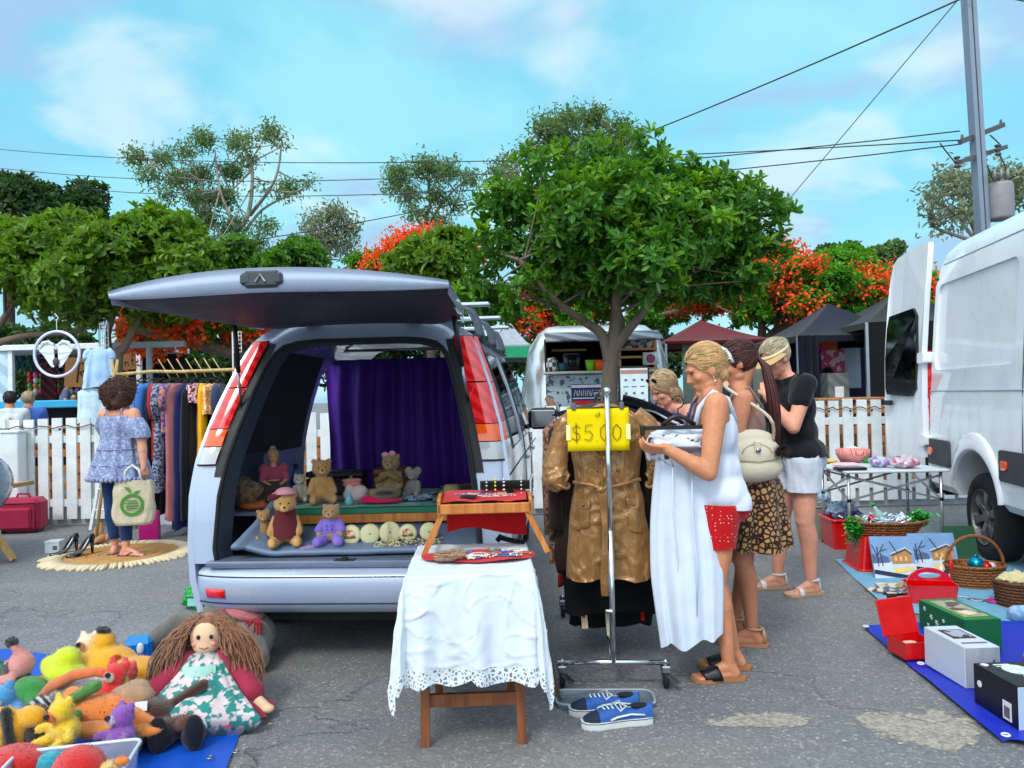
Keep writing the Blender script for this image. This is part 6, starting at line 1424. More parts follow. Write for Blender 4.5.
# ---- small people in the background
def simple_person(label,loc,rz,s,top,bottom,skn,hairm,arms='down',longhair=False,cap_=None,shorts=.5):
    t=thing('person',label,'person',loc,rz);b=Blob();S=lambda x,y,z:V((x,y,z))*s
    shR_,shL_=S(.18,0,1.37),S(-.18,0,1.37);ts=torso(b,S(0,-.02,.93),S(0,0,1.05),S(0,0,1.22),S(0,.02,1.44),shL_,shR_,s,1.1);hc=S(0,.04,1.55);hm=hmat(0,R(-8));b.c(S(0,0,1.41),hc+V((0,-.02,-.05)),.055*s);add_head(b,hc,hm,s)
    for sh,sx in ((shR_,1),(shL_,-1)):
        if arms=='down':el,wr=S(sx*.24,-.01,1.08),S(sx*.22,.1,.86)
        else:el,wr=S(sx*.22,.1,1.1),S(sx*.1,.3,1.14)
        add_arm(b,sh,el,wr,s);add_hand(b,wr,(wr-el),V((-sx,.2,0)),s*.95,.5,side=sx)
    for sx in (-1,1):an=S(sx*.1,0,.085);add_leg(b,S(sx*.095,0,.88),S(sx*.1,.02,.48),an,s);add_foot(b,an,-sx*.15,s)
    b.build('body',skn,t,.011,3);face_parts(t,hc,hm,s)
    ah=[i for i,p in enumerate(b.p) if p[0]=='c' and ((p[1]-shL_).length<.005 or (p[1]-shR_).length<.005) and abs(p[2].x)>.17*s]
    wrap('shirt',b,ts+ah,.018,top,t,[(S(0,0,.92),V((0,0,-1))),(S(0,0,1.42),V((0,.3,1)))],voxel=.013,fold=.01)
    ls=[i for i,p in enumerate(b.p) if p[0]=='c' and .8*s<p[1].z<.95*s and p[2].z<.6*s]
    wrap('shorts',b,ts[:6]+ls,.02,bottom,t,[(S(0,0,1.),V((0,0,1))),(S(0,0,shorts),V((0,0,-1)))],voxel=.013)
    hair_cap('hair',t,hc,hm,s,hairm,[((0,.05,.03),(0,.85,-.45)),((0,.0,-.06),(0,.4,-1))],.012,[((0,-.07,-.08),(.06,.04,.09))] if longhair else [],120,lambda p:V((0,-.5,-1)),.004,.1)
    for sx in (-1,1):slide(t,S(sx*.1,0,.085),-sx*.15,blk_l,s,'thong')
    if cap_:
        P=lambda x,y,z:hc+hm @ V((x,y,z))*s;bb=Blob().e(P(0,-.02,.05),(.09*s,.108*s,.085*s));o=bb.build('cap',cap_,t,.01,2);clip(o.data,[(P(0,0,.045),V((0,0,-1)))])
        MB().grid(lambda u,v:(lambda a:P(.075*math.sin(a)*(1+.1*v),.06*v+.085*math.cos(a),.05-.015*v))(R(-70+140*u)),12,3).build('cap_peak',cap_,o,True)
    return t
dk_hair=M('hair_dark',(.10,.07,.06),.6,isl=.3)
q=at(857,380,Yg-.0);simple_person('man in black cap black shirt and dark green shorts inside the navy gazebo',(q.x,Yg+1.1,.0),R(150),1.06,fab('black_tee',(.03,.03,.035)),fab('olive_shorts',(.13,.15,.11)),sk_mid,dk_hair,cap_=fab('black_cap',(.03,.03,.035)),shorts=.5)
q=at(722,380,6.4);simple_person('person in an olive and purple cap mostly hidden behind the shoppers',(q.x,6.4,0),R(120),1.03,fab('navy_tee',(.08,.11,.2)),fab('navy_shorts',(.1,.12,.2)),sk_pink,hair_gb,cap_=fab('cap_olive',(.38,.42,.25),pat='cells',col2=(.42,.2,.55),pscale=7))
q=at(10,400,10.9);simple_person('man in a white singlet with an orange and blue back print at far left',(q.x,10.9,-.03),R(35),1.0,fab('white_print_singlet',(.80,.85,.9),pat='noise',col2=(.75,.35,.2),pscale=5,plo=.62,phi=.66),fab('navy_shorts',(.1,.12,.2)),sk_tan,dk_hair,'up')
q=at(28,400,11.2);simple_person('grey haired person in a blue shirt next to the man in the white singlet',(q.x,11.2,-.03),R(25),1.0,fab('mid_blue_shirt',(.28,.42,.75)),fab('navy_shorts',(.1,.12,.2)),sk_pink,hair_gr,'up')
q=at(66,400,16.7);simple_person('woman in a grey blue singlet and black shorts at the balloon stall',(q.x,16.7,.36),R(-60),1.0,fab('greyblue_top',(.38,.45,.62)),fab('black_shorts',(.04,.04,.05)),sk_pink,dk_hair,shorts=.7,longhair=True)
q=at(74,400,16.4);simple_person('small blond child in a pale top beside the stall woman',(q.x,16.4,.62),R(40),.62,fab('child_white',(.8,.76,.8)),fab('child_pink',(.75,.5,.55)),sk_pink,hair_bl)
# -- clothes on hangers
def garment(label,cat,pos,rz,w_,L,mat,top=.12,th=.07,flare=1.1,sleeve=0.,neck=True,group=None,fold=.16,seed=0.,waist=1.,slit=False,hang=True,sw=.05):
    t=thing(cat.replace(' ','_'),label,cat,pos,rz,group)
    if hang:
        MB().tube([(-.2*w_/.42,0,-.115),(-.05,0,-.075),(0,0,-.062),(.05,0,-.075),(.2*w_/.42,0,-.115)],.006,6).tube([(0,0,-.062),(0,0,-.02),(.016,0,.0),(.0,0,.016),(-.018,0,.004)],.002,5).build('hanger',black_pl,t,True)
    rr=[];N_=40;K=56
    for i in range(N_+1):
        u=i/N_;z=-top-.0*u-L*u;sh=min(1,.42+u*9) if neck else 1;ww=w_/2*sh*(1+(flare-1)*u)*(1-(1-waist)*math.exp(-((u-.38)/.16)**2));tt=th/2*(.55+min(1,u*5)*.45)*(1+.5*(flare-1)*u);row=[]
        for k in range(K):
            a=2*PI*k/K;ca,sa=math.cos(a),math.sin(a)
            f=fold*(.25+.75*u)*(math.sin(a*6+seed+u*1.3)+.6*math.sin(a*11+seed*2+u*2)+.8*nz(a*3,u*4,seed))
            x=ww*math.copysign(abs(ca)**.75,ca)+.03*u*nz(u*3,seed,2);y=tt*sa*(1+f)+.01*math.sin(u*3+seed);
            row.append(V((x*(1+.08*nz(u*4,seed,a)),y+.02*f*ca*ca*u,z-(.02*abs(ca)**2*(1-u) if neck else 0)-.012*math.sin(a*3+seed)*u)))
        rr.append(row)
    MB().loft(rr,True,False).build('cloth',mat,t,True)
    if sleeve:
        for sx in (-1,1):
            x0=sx*(w_/2-.02);MB().tube([(x0*.86,0,-top-.03),(x0+sx*.02,0,-top-.08),(x0+sx*.035,.01,-top-.08-sleeve*.5),(x0+sx*.03,-.01,-top-.08-sleeve)],[sw*.8,sw,sw*.95,sw*.85],12).build('sleeve',mat,t,True)
    return t
RY=8.15;ra,rb=at(124,374,RY),at(236,369,RY)
t=thing('clothes_rail','pale bamboo pole clothes rail on crossed bamboo stands at left','clothes rail',(ra.x,RY,0))
bam=wood('bamboo',(.76,.66,.44),(.64,.52,.30))
MB().tube([(-.15,0,ra.z-.01),(.3,0,ra.z+.02),(.6,0,ra.z+.01),(rb.x-ra.x+.3,0,rb.z)],.019,10).build('rail',bam,t,True)
for x in (-.1,rb.x-ra.x+.2):
    for sy in (-1,1):MB().tube([(x,sy*.42,0),(x,-sy*.06,ra.z+.16)],.016,8).build('stand_leg',bam,t,True)
for k in range(7):x=.45+.1*k;MB().tube([(x,.1,ra.z-.05),(x-.14,.14,ra.z+.16)],.006,5).build('bamboo_stick',bam,t,True)
GL='clothes hanging edge-on along the bamboo rail'
cl=[(131,(.80,.80,.90),.50,.10,'white and lilac cotton top at the left end of the rail',dict(pat='noise',col2=(.55,.5,.75),pscale=18),'top',0),
 (135,(.60,.72,.86),1.05,.13,'pale blue dress hanging beside the curly haired woman',{},'dress',0),
 (140,(.22,.12,.42),.55,.05,'deep purple narrow top next to the denim shirt',{},'top',0),
 (148,(.20,.40,.68),.60,.13,'faded denim blue shirt on the bamboo rail',{},'shirt',.35),
 (154,(.05,.07,.14),1.42,.10,'black long dress left of the red top',{},'dress',0),
 (160,(.62,.10,.12),.82,.08,'red long top on the bamboo rail',{},'top',.3),
 (164,(.55,.58,.68),1.15,.12,'grey and white floral dress right of the red top',dict(pat='noise',col2=(.2,.22,.32),pscale=40),'dress',.3),
 (170,(.12,.12,.25),.95,.07,'dark navy blouse between grey floral and purple floral clothes',{},'blouse',0),
 (174,(.38,.27,.55),.55,.09,'purple and orange floral top on the bamboo rail',dict(pat='noise',col2=(.75,.5,.4),pscale=26),'top',.2),
 (178,(.72,.45,.47),1.45,.08,'dusty pink long scarf dress reaching nearly to the ground',{},'dress',0),
 (185,(.07,.12,.34),1.55,.11,'navy blue full length dress on the bamboo rail',{},'dress',0),
 (191,(.05,.06,.11),1.45,.09,'black full length skirt right of the navy dress',{},'skirt',0),
 (195,(.50,.08,.18),.22,.13,'maroon floral scarf bunched on top of the rail',dict(pat='noise',col2=(.85,.75,.78),pscale=40),'scarf',0),
 (203,(.90,.66,.05),.85,.10,'bright yellow dress on the bamboo rail',{},'dress',0),
 (208,(.06,.06,.1),1.2,.07,'black dress behind the yellow dress',{},'dress',0),
 (213,(.90,.52,.16),.34,.10,'orange and white patterned top at the right end of the rail',dict(pat='noise',col2=(.92,.8,.6),pscale=40),'top',0),
 (221,(.18,.22,.33),1.1,.10,'slate blue cardigan at the right end beside the van',{},'cardigan',.3)]
for i,(px,c_,L,th,lb,kw,cat,sl_) in enumerate(cl):
    p=at(px,372,RY);garment(lb,cat,(p.x,RY+rng(-.04,.04),p.z+.0),R(90+rng(-12,12)),.38+rng(0,.06),L,fab('cloth_rail_%d' % i,c_,**kw),th=th*1.15,group=GL,seed=i*1.7,fold=.22,sleeve=sl_,flare=1.15,sw=.045)
# pale blue dress hung by itself above the woman's head
p=at(99,344,9.6);t=garment('pale blue summer dress hung up high in front of the brown board','dress',p,R(20),.26,.52,fab('sky_cloth',(.66,.78,.92)),th=.12,flare=1.5,top=.04,seed=3,fold=.25,sleeve=.08);MB().tube([(0,0,0),(0,.0,.3)],.004,5).build('cord',black_pl,t)
p=at(93,386,9.6);garment('white skirt hanging below the pale blue dress','skirt',p,R(20),.34,.45,fab('ice_cloth',(.78,.88,.93)),th=.12,flare=1.1,top=.02,seed=5)
# jute rug
rc=G(122,555);jute=M('jute_tan',(.70,.52,.30),.9,var=.18,vs=5,bump=.6,bs=60);jw=M('jute_fringe',(.80,.74,.62),.9,var=.15,bump=.7,bs=50)
t=thing('jute_rug','round tan jute rug with a cream fringe under the curly haired woman','rug',(rc.x,rc.y,0),0)
MB().lathe([(0,.012),(.50,.012),(.51,.004)],64,cap=False).build('rug_centre',jute,t,True)
mb=MB()
for k in range(90):
    a=2*PI*k/90+rng(-.02,.02);r1=.66+rng(-.03,.03);mb.tube([(.49*math.cos(a),.49*math.sin(a),.010),(.58*math.cos(a+.01),.58*math.sin(a+.01),.012),(r1*math.cos(a),r1*math.sin(a),.006)],[.022,.024,.012],6)
mb.build('fringe',jw,t,True)
for r in (.1,.2,.3,.4,.49):MB().tube([(r*math.cos(q),r*math.sin(q),.012) for q in [2*PI*k/60 for k in range(60)]],.006,5,closed=True).build('woven_ring',jute,t,True)
# shoes, box, suitcase by the left fence
def heel(label,px,py,rz,mat,s=1.,h=.07,grp=None):
    c=G(px,py);t=thing('shoe',label,'shoe',c,rz,grp)
    mb=MB();rr=[]
    for i in range(13):
        u=i/12;y=-.11+.22*u;z=h*(1-min(1,max(0,(u-.15)/.55)))**1.3+.008;w_=(.026+.016*math.sin(PI*min(1,u*1.0))**1+.01*(u>.6))*(1-.75*max(0,(u-.88)/.12));top=.048*(1-u)**.5 if u<.45 else .035*(.6+.4*math.sin(PI*(u-.3)))
        rr.append([V((w_*math.cos(a)*s,y*s,(z+(top if math.sin(a)>0 else 0)*math.sin(a)+(0 if math.sin(a)>0 else .006*math.sin(a)))*s)) for a in [2*PI*k/16 for k in range(16)]])
    mb.loft(rr);mb.build('upper',mat,t,True);MB().tube([(0,-.10*s,h*s),(0,-.103*s,0)],[.017*s,.008*s],8).build('heel',mat,t,True)
    return t
blk_sh=M('black_patent',(.03,.03,.04),.2,coat=.5)
for k,(px,py) in enumerate(((64,556),(80,557))):heel('black patent high heel shoe, %s of the pair on the rug edge' % ('left' if k==0 else 'right'),px,py,R(150),blk_sh,1.15,.12,'black high heels standing on the rug edge')
for k,(px,py) in enumerate(((90,548),(102,545),(98,536))):heel('tan strappy shoe %s' % ['left of the tan shoe heap','right of the tan shoe heap','at the back of the tan shoe heap'][k],px,py,R(120+40*k),M('tan_leather',(.66,.46,.28),.6),1.2,.05,'tan shoes in a heap')
c=G(55,552);t=thing('shoe_box','small white shoe box behind the black high heels','box',c,R(5));wb_=M('box_white',(.78,.80,.84),.6,var=.06)
MB().box((0,0,.05),(.13,.12,.10),bev=.003).build('box',wb_,t);MB().box((0,0,.105),(.136,.126,.02),bev=.002).build('lid',wb_,t);MB().box((.03,-.062,.05),(.04,.003,.04)).build('sticker',M('ink_grey',(.35,.36,.4),.7),t)
c=G(24,532);t=thing('suitcase','soft pink suitcase standing against the fence post','suitcase',(c.x,c.y,0),R(6));pk=fab('pink_nylon',(.62,.13,.26),bump=.4)
bb=MB();bb.box((0,0,.20),(.44,.26,.38),bev=.05);bb.build('case',pk,t);MB().box((-.02,-.14,.17),(.34,.05,.24),bev=.03).build('front_pocket',pk,t);MB().tube([(-.19,-.135,.06),(-.19,-.135,.34),(.19,-.135,.34),(.19,-.135,.06)],.006,6).build('zip',M('zip_dark',(.3,.06,.12),.5),t,True)
MB().tube([(-.07,0,.39),(-.06,0,.43),(.06,0,.43),(.07,0,.39)],.012,8).build('handle',pk,t,True)
for x in (-.17,.17):MB().lathe([(0,-.015),(.025,-.015),(.025,.015),(0,.015)],14,(x,-.09,.0255),'x').build('wheel',black_rub,t,True)
c=G(44,524);o=Blob().e((0,0,.05),(.10,.08,.05)).e((.05,.02,.10),(.06,.05,.06)).e((-.03,0,.12),(.04,.04,.05)).build('pink_cloth',fab('hot_pink_cloth',(.80,.20,.38)),None);o.location=c;tag(o,'bunched bright pink cloth on the ground beside the suitcase','cloth')
# white step ladder, magenta bag
c=G(96,530);t=thing('step_ladder','small white step ladder behind the curly haired woman','ladder',(c.x,c.y,0),R(0))
for x in (-.0,.30):MB().bar((x-.06*(1 if x==0 else -1),0,0),(x,.16,.75),.03,.035).build('leg',white_p,t);MB().bar((x-.06*(1 if x==0 else -1),.42,0),(x,.18,.75),.03,.03).build('leg',white_p,t)
for z in (.22,.45,.68):MB().box((.15,.02+.2*z,z),(.34,.09,.02),bev=.004).build('tread',white_p,t)
o=small('blue_bag','pale blue bag standing between the ladder legs','bag',G(102,520),lambda mb:mb.loft([[V((x*w_,y*w_*.6,z)) for x,y in ((-.1,-.08),(.1,-.08),(.1,.08),(-.1,.08))] for z,w_ in ((0,1),(.15,1.1),(.3,.9))]),fab('powder_blue',(.50,.68,.82)),smooth=False)
c=G(150,540);t=thing('magenta_bag','magenta gift bag standing behind the tote bag','bag',c,R(10));mg=fab('magenta',(.62,.04,.42))
MB().loft([[V((x,y*k,z)) for x,y in ((-.09,-.06),(.09,-.06),(.09,.06),(-.09,.06))] for z,k in ((0,1),(.12,1),(.30,.5))]).build('bag_body',mg,t);MB().tube([(-.04,0,.29),(-.03,0,.38),(.03,0,.38),(.04,0,.29)],.005,6).build('handle',mg,t,True)
for k,px in enumerate((164,172,180)):
    c=G(px,524);small('white_carton',['white carton under the clothes, left one','white carton under the clothes, middle one','white carton under the clothes, right one'][k],'box',c,lambda mb:mb.box((0,0,.12),(.09,.1,.24),bev=.003),wb_,'white cartons under the clothes rail',False,R(rng(-10,10)))
# -- chrome clothes rack
K0=V((.452,3.60,0));KZ=R(-4);t=thing('clothes_rack','chrome rolling garment rack seen end on, loaded with clothes','clothes rack',K0,KZ)
RL=1.15
for y in (0,RL):
    MB().tube([(-.265,y,.125),(.265,y,.125)],.0125,12).build('foot_bar',chrome,t,True)
    MB().tube([(0,y,.125),(0,y,.75)],.0145,12).build('post',chrome,t,True)
    MB().tube([(0,y,.70),(0,y,1.40)],.0125,12).build('upper_post',chrome,t,True)
    for x in (-.245,.245):
        wq=MB().lathe([(0,-.014),(.035,-.014),(.048,-.01),(.05,0),(.048,.01),(.035,.014),(0,.014)],24,(x,y+.015,.05),'x').build('caster',black_rub,t,True)
        MB().lathe([(0,-.0155),(.018,-.0155),(.018,.0155),(0,.0155)],14,(x,y+.015,.05),'x').build('hub',steel,wq,True)
        MB().box((x,y+.0,.095),(.045,.05,.035),bev=.006).box((x-.02,y+.015,.065),(.004,.03,.06)).box((x+.02,y+.015,.065),(.004,.03,.06)).build('fork',steel,wq)
        MB().tube([(x,y,.10),(x,y,.14)],.012,8).build('stem',steel,wq,True)
        MB().bar((x+.01,y-.02,.07),(x+.05,y-.05,.045),.03,.008).build('brake',steel,wq)
MB().tube([(0,0,1.39),(0,.0,1.405),(0,.03,1.415),(0,RL-.03,1.415),(0,RL,1.40)],.0125,12).build('hanging_rail',chrome,t,True)
MB().ell((0,0,1.415),(.02,.026,.02)).build('rail_cap',chrome,t,True);MB().tube([(-.03,-.005,.37),(.0,-.016,.37)],.006,8).build('spring_button',white_p,t,True)
MB().tube([(0,0,.125),(0,RL,.125)],.0125,12).build('base_rail',chrome,t,True)
KM=Matrix.Translation(K0) @ Matrix.Rotation(KZ,4,'Z')
# gold coat
gold=M('gold_satin',(.56,.40,.21),.30,metal=.22,var=.2,vs=8,bump=1.0,bs=30,stretch=(1,1,.45),sheen=.2,spec=.6)
ck=KM @ V((0,.17,1.41));t=thing('gold_coat','gold brown satin trench coat with tied sleeves facing the camera on the rack','coat',ck,KZ)
MB().tube([(-.19,0,-.12),(-.05,0,-.06),(0,0,-.05),(.05,0,-.06),(.19,0,-.12)],.009,8).tube([(0,0,-.05),(0,0,0),(.016,.0,.022)],.0025,5).build('hanger',black_pl,t,True)
def cw_(u):
    return interp([(0,.07),(.03,.15),(.08,.195),(.2,.19),(.36,.165),(.46,.158),(.56,.18),(.8,.205),(1,.215)],u)
def coat_pt(a,u):
    ca,sa=math.cos(a),math.sin(a);z=-.055-.87*u;w_=cw_(u);t_=.035+.035*min(1,u*3)
    fx=w_*math.copysign(abs(ca)**.7,ca);amp=.0045+.004*abs(u-.45)
    wr=amp*(nz(fx*26,u*3.5,2.2)+.8*nz(fx*9+u*4,u*9,5)+.5*nz(fx*40,u*14,9))+.006*(math.exp(-(nz(fx*8+u*5,u*7,3)/.05)**2)+math.exp(-(nz(fx*11-u*6,u*10,8)/.045)**2))+.004*math.sin(fx*60+3*nz(fx*5,u*4))*max(0,u-.45)*2;wr+=.005*math.exp(-((u-.46)/.04)**2)*math.sin(fx*90)
    return V((fx*(1+.03*nz(u*7,a)),sa*(t_+wr*(1 if sa<0 else .4)*1.6),z-.035*abs(ca)**3*(1-min(1,u*6))-.01*math.sin(a*5)*u))
MB().loft([[coat_pt(2*PI*k/120,i/70) for k in range(120)] for i in range(71)],True,False).build('coat_body',gold,t,True)
for sx in (-1,1):
    pts=[(sx*.145,0,-.11),(sx*.205,-.005,-.17),(sx*.235,-.01,-.27),(sx*.262,-.02,-.37),(sx*.255,-.035,-.43),(sx*.225,-.045,-.475)];rd=[.045,.052,.052,.062,.066,.030]
    mb=MB();rr=[];P_=[]
    for i in range(len(pts)-1):
        for q in range(7):P_.append((V(pts[i]).lerp(V(pts[i+1]),q/7),rd[i]+(rd[i+1]-rd[i])*q/7))
    P_.append((V(pts[-1]),rd[-1]))
    for i,(c,r) in enumerate(P_):
        tt=(P_[min(i+1,len(P_)-1)][0]-P_[max(0,i-1)][0]).normalized();u_=tt.cross(V((0,1,0))).normalized();w_=tt.cross(u_)
        rr.append([c+(u_*math.cos(q)+w_*math.sin(q)*.75)*(r*(1+.14*nz(i*.5,q*1.6,sx)+.10*nz(i*1.1,q*3,sx+4)+(.10*math.sin(q*7) if i>24 else 0))) for q in [2*PI*k/36 for k in range(36)]])
    mb.loft(rr);mb.build('sleeve',gold,t,True)
    MB().tube([V((sx*(.225-.035*math.cos(q)),-.045+.035*math.sin(q),-.46+.01*math.sin(q*2))) for q in [2*PI*k/14 for k in range(14)]],.008,6,closed=True).tube([(sx*.21,-.075,-.45),(sx*.19,-.085,-.40)],.007,6).build('sleeve_tie',gold,t,True)
    sp=lambda u0,a0,off:(lambda p:V((p.x,p.y-off,p.z)))(coat_pt(PI*a0,u0))
    mid=1.5+sx*.20
    MB().grid(lambda u,v:sp(.545+.165*v+.02*u*sx,mid+(u-.5)*.15,.010+.005*math.sin(PI*u)*math.sin(PI*v)),8,8).build('pocket',gold,t,True);MB().grid(lambda u,v:sp(.53+.055*v,mid+(u-.5)*.16,.017),6,3).build('pocket_flap',gold,t,True)
    q=sp(.565,mid,.024);MB().lathe([(0,0),(.008,0),(.008,.004),(0,.005)],12,q,'y').build('button',M('gold_button',(.42,.28,.14),.4),t,True)
    for u0 in (.14,.26,.38):MB().lathe([(0,0),(.008,0),(.008,.004),(0,.005)],12,sp(u0,1.5+sx*.06,.014),'y').build('button',M('gold_button',(.42,.28,.14),.4),t,True)
    MB().grid(lambda u,v:sp(.03+.22*v*(1-.25*u),1.5+sx*(.03+.14*u*(1-v*.85)),.010+.004*math.sin(PI*u)),6,10).build('lapel',gold,t,True)
    MB().tube([sp(.03+.95*k/40,1.5+sx*.23,.003) for k in range(41)],.0022,5).build('princess_seam',gold,t,True)
MB().grid(lambda u,v:sp(.10+.89*v,1.47+.045*u,.008+.003*math.sin(v*60)),4,60).build('placket',gold,t,True)
mb=MB();mb.tube([(-.028+.002*math.sin(i),-.088,-.10-.012*i) for i in range(60)],.0028,5);mb.build('seam_trim',gold,t,True)
MB().grid(lambda u,v:V((-.055+.045*u+.012*math.sin(v*5)+.02*v,-.098-.006*math.sin(u*PI)-.003*math.sin(v*22),-.47-.52*v)),4,30).build('belt',gold,t,True)
MB().ell((-.035,-.098,-.475),(.022,.016,.018)).tube([(-.17,-.055,-.44),(-.09,-.088,-.45),(-.03,-.10,-.47),(.05,-.092,-.455),(.16,-.062,-.43)],.009,6).build('belt_knot',gold,t,True)
# price card
yel=M('yellow_card',(.90,.80,.05),.9,spec=.1,var=.06,vs=4,bump=.1,bs=10);sg=KM @ V((0,-.0+.028,1.30));sg=at(598.5,429.5,3.61)+V((0,0,0));t=thing('price_card','yellow card hand lettered $5.00 clipped to the front of the rack','sign',sg,KZ)
t.location=(sg.x,3.605+.022,sg.z)
MB().grid(lambda u,v:V((-.148+.296*u,-.003+.003*math.sin(u*3),-.103+.206*v)),10,6).build('card',yel,t,True).modifiers.new('s','SOLIDIFY').thickness=.002
st_,W_=strokes('$5.00',.082);mb=MB()
for s_ in st_:mb.tube([(a-W_/2-.0,-.0075,b_-.055) for a,b_ in s_],.0019,5)
mb.build('lettering',M('pen_olive',(.30,.27,.08),.7),t)
st_,W_=strokes('all',.022);mb=MB()
for s_ in st_:mb.tube([(a-W_/2,-.0075,b_+.062) for a,b_ in s_],.0012,5)
mb.build('small_lettering',M('pen_olive',(.30,.27,.08),.7),t)
for sx in (-1,1):
    MB().grid(lambda u,v:V((sx*(.132+.022*u),-.007,-.05+.07*v+.004*math.sin(v*20))),2,4).build('clear_tape',M('tape',(.90,.88,.62),.3),t)
    MB().box((sx*.115,0,.112),(.022,.02,.035),bev=.004).build('clip',M('clip_grey',(.35,.36,.4),.4),t)
MB().tube([(-.148,.0,.105),(.148,.0,.105)],.004,6).build('top_wire',black_pl,t)
# the other garments along the rack
GR='clothes packed along the chrome rack'
rk=[(.13,.46,.80,(.16,.10,.07),'dark brown sheer blouse right behind the gold coat',dict(),'blouse',.5,-.02),
 (.19,.44,1.02,(.03,.035,.05),'black long dress hanging behind the gold coat',{},'dress',0,.0),
 (.25,.50,.78,(.34,.20,.14),'brown patterned long sleeved top at the left side of the rack',dict(pat='noise',col2=(.6,.45,.35),pscale=50),'top',.55,-.03),
 (.31,.42,1.12,(.025,.03,.045),'black trousers hanging lowest on the rack',{},'trousers',0,.01),
 (.37,.48,.62,(.16,.48,.68),'turquoise checked shirt peeping out at left of the rack',dict(pat='check',col2=(.72,.82,.88),pscale=38),'shirt',.45,-.03),
 (.43,.46,.95,(.55,.06,.12),'crimson lace dress at the left side of the rack',dict(pat='noise',col2=(.35,.03,.08),pscale=60),'dress',.3,-.03),
 (.49,.44,1.10,(.04,.05,.09),'navy black maxi dress in the middle of the rack',{},'dress',0,.02),
 (.55,.50,.72,(.68,.74,.84),'light blue shirt at the right side of the rack',{},'shirt',.5,.02),
 (.61,.46,.86,(.60,.34,.20),'leopard print dress at the right side of the rack',dict(pat='leopard',col2=(.08,.05,.05),pscale=26),'dress',.2,.05),
 (.67,.44,.98,(.55,.58,.66),'pale grey tulle skirt behind the leopard print dress',{},'skirt',0,.06),
 (.73,.48,.80,(.30,.30,.33),'grey lace cardigan towards the back of the rack',dict(pat='noise',col2=(.6,.6,.62),pscale=60),'cardigan',.5,-.02),
 (.79,.46,.70,(.82,.82,.86),'white cotton shirt towards the back of the rack',{},'shirt',.45,.0),
 (.85,.44,.90,(.10,.14,.30),'dark blue dress at the far end of the rack',{},'dress',.2,0),
 (.91,.46,.75,(.60,.20,.25),'rose red blouse last on the rack',{},'blouse',.4,-.02)]
for i,(y,w_,L,c_,lb,kw,cat,sl_,dx) in enumerate(rk):
    garment(lb,cat,KM @ V((dx,y+.14,1.41)),KZ+R(rng(-6,6)),w_,L,fab('rack_cloth_%d' % i,c_,**kw),th=.06,group=GR,seed=i*2.3,fold=.3,sleeve=sl_,flare=1.05,sw=.042)
for i,(px,py,c_,lb) in enumerate(((583,633,(.82,.72,.62),'beige belt end hanging below the black trousers, left one'),(608,640,(.80,.74,.66),'beige belt end hanging below the black trousers, right one'),(577,622,(.75,.05,.06),'red shoe strap dangling at left under the rack clothes'),(641,625,(.75,.05,.08),'red shoe strap dangling at right under the rack clothes'))):
    p=at(px,py-16,3.95);small('hanging_strap',lb,'strap',p,lambda mb:mb.bar((0,0,.10),(.01 if i != 2 else .035,0,-.06),.032 if i<2 else .016,.006),fab('strap_%d' % i,c_),smooth=False)
# navy garment being lifted off the rack
a,b2=at(622,396,4.25),at(690,428,4.45)
o=MB().grid(lambda u,v:a.lerp(b2,u)+V((0,.16*v-.08,.025*math.sin(PI*u)-.05*v*v+.012*math.sin(v*9+u*3))),20,10).build('navy_trousers',fab('navy_cloth',(.07,.09,.17)),None,True);o.modifiers.new('s','SOLIDIFY').thickness=.012;bake(o);tag(o,'folded dark navy trousers lifted off the top of the rack','trousers')
a3=at(655,412,4.3);o=MB().grid(lambda u,v:a3+V((-.12+.26*u,.1*v,.02*math.sin(u*5)+.02*v-.05*u*u)),12,6).build('white_blouse',fab('white_jersey',(.80,.83,.90)),None,True);o.modifiers.new('s','SOLIDIFY').thickness=.01;bake(o);tag(o,'white blouse bunched under the navy trousers on the rack top','blouse')
# sunglasses-like tangle and pegs on rack top are left to the hangers' hooks
# -- small table in front
TB=V((-.195,3.27,0));TZ=R(2);TW,TD,TH=.50,.62,.70
t=thing('folding_table','small brown wooden folding table under the white lace cloth','table',TB,TZ);tw_=wood('table_wood',(.52,.30,.16),(.38,.20,.10))
MB().box((0,0,TH-.015),(TW,TD,.03),bev=.005).build('tabletop',tw_,t)
for sx in (-1,1):
    MB().bar((sx*.205,-TD/2+.05+.55*0,.0),(sx*.195,TD/2-.12,TH-.03),.035,.024,up=(1,0,0)).build('leg',tw_,t) if False else None
    MB().bar((sx*.195,-.215,0),(sx*.185,-.20,TH-.03),.036,.024).build('leg',tw_,t);MB().bar((sx*.165,.24,0),(sx*.16,-.05,TH-.03),.034,.024).build('leg',tw_,t)
MB().bar((-.19,-.205,.18),(.19,-.205,.18),.022,.05).build('stretcher',tw_,t);MB().bar((-.16,.16,.22),(.16,.16,.22),.02,.05).build('stretcher',tw_,t)
ccl=M('cotton_white',(.80,.84,.88),.8,var=.05,vs=6,bump=.35,bs=9,spec=.2)
TM=Matrix.Translation(TB) @ Matrix.Rotation(TZ,4,'Z')
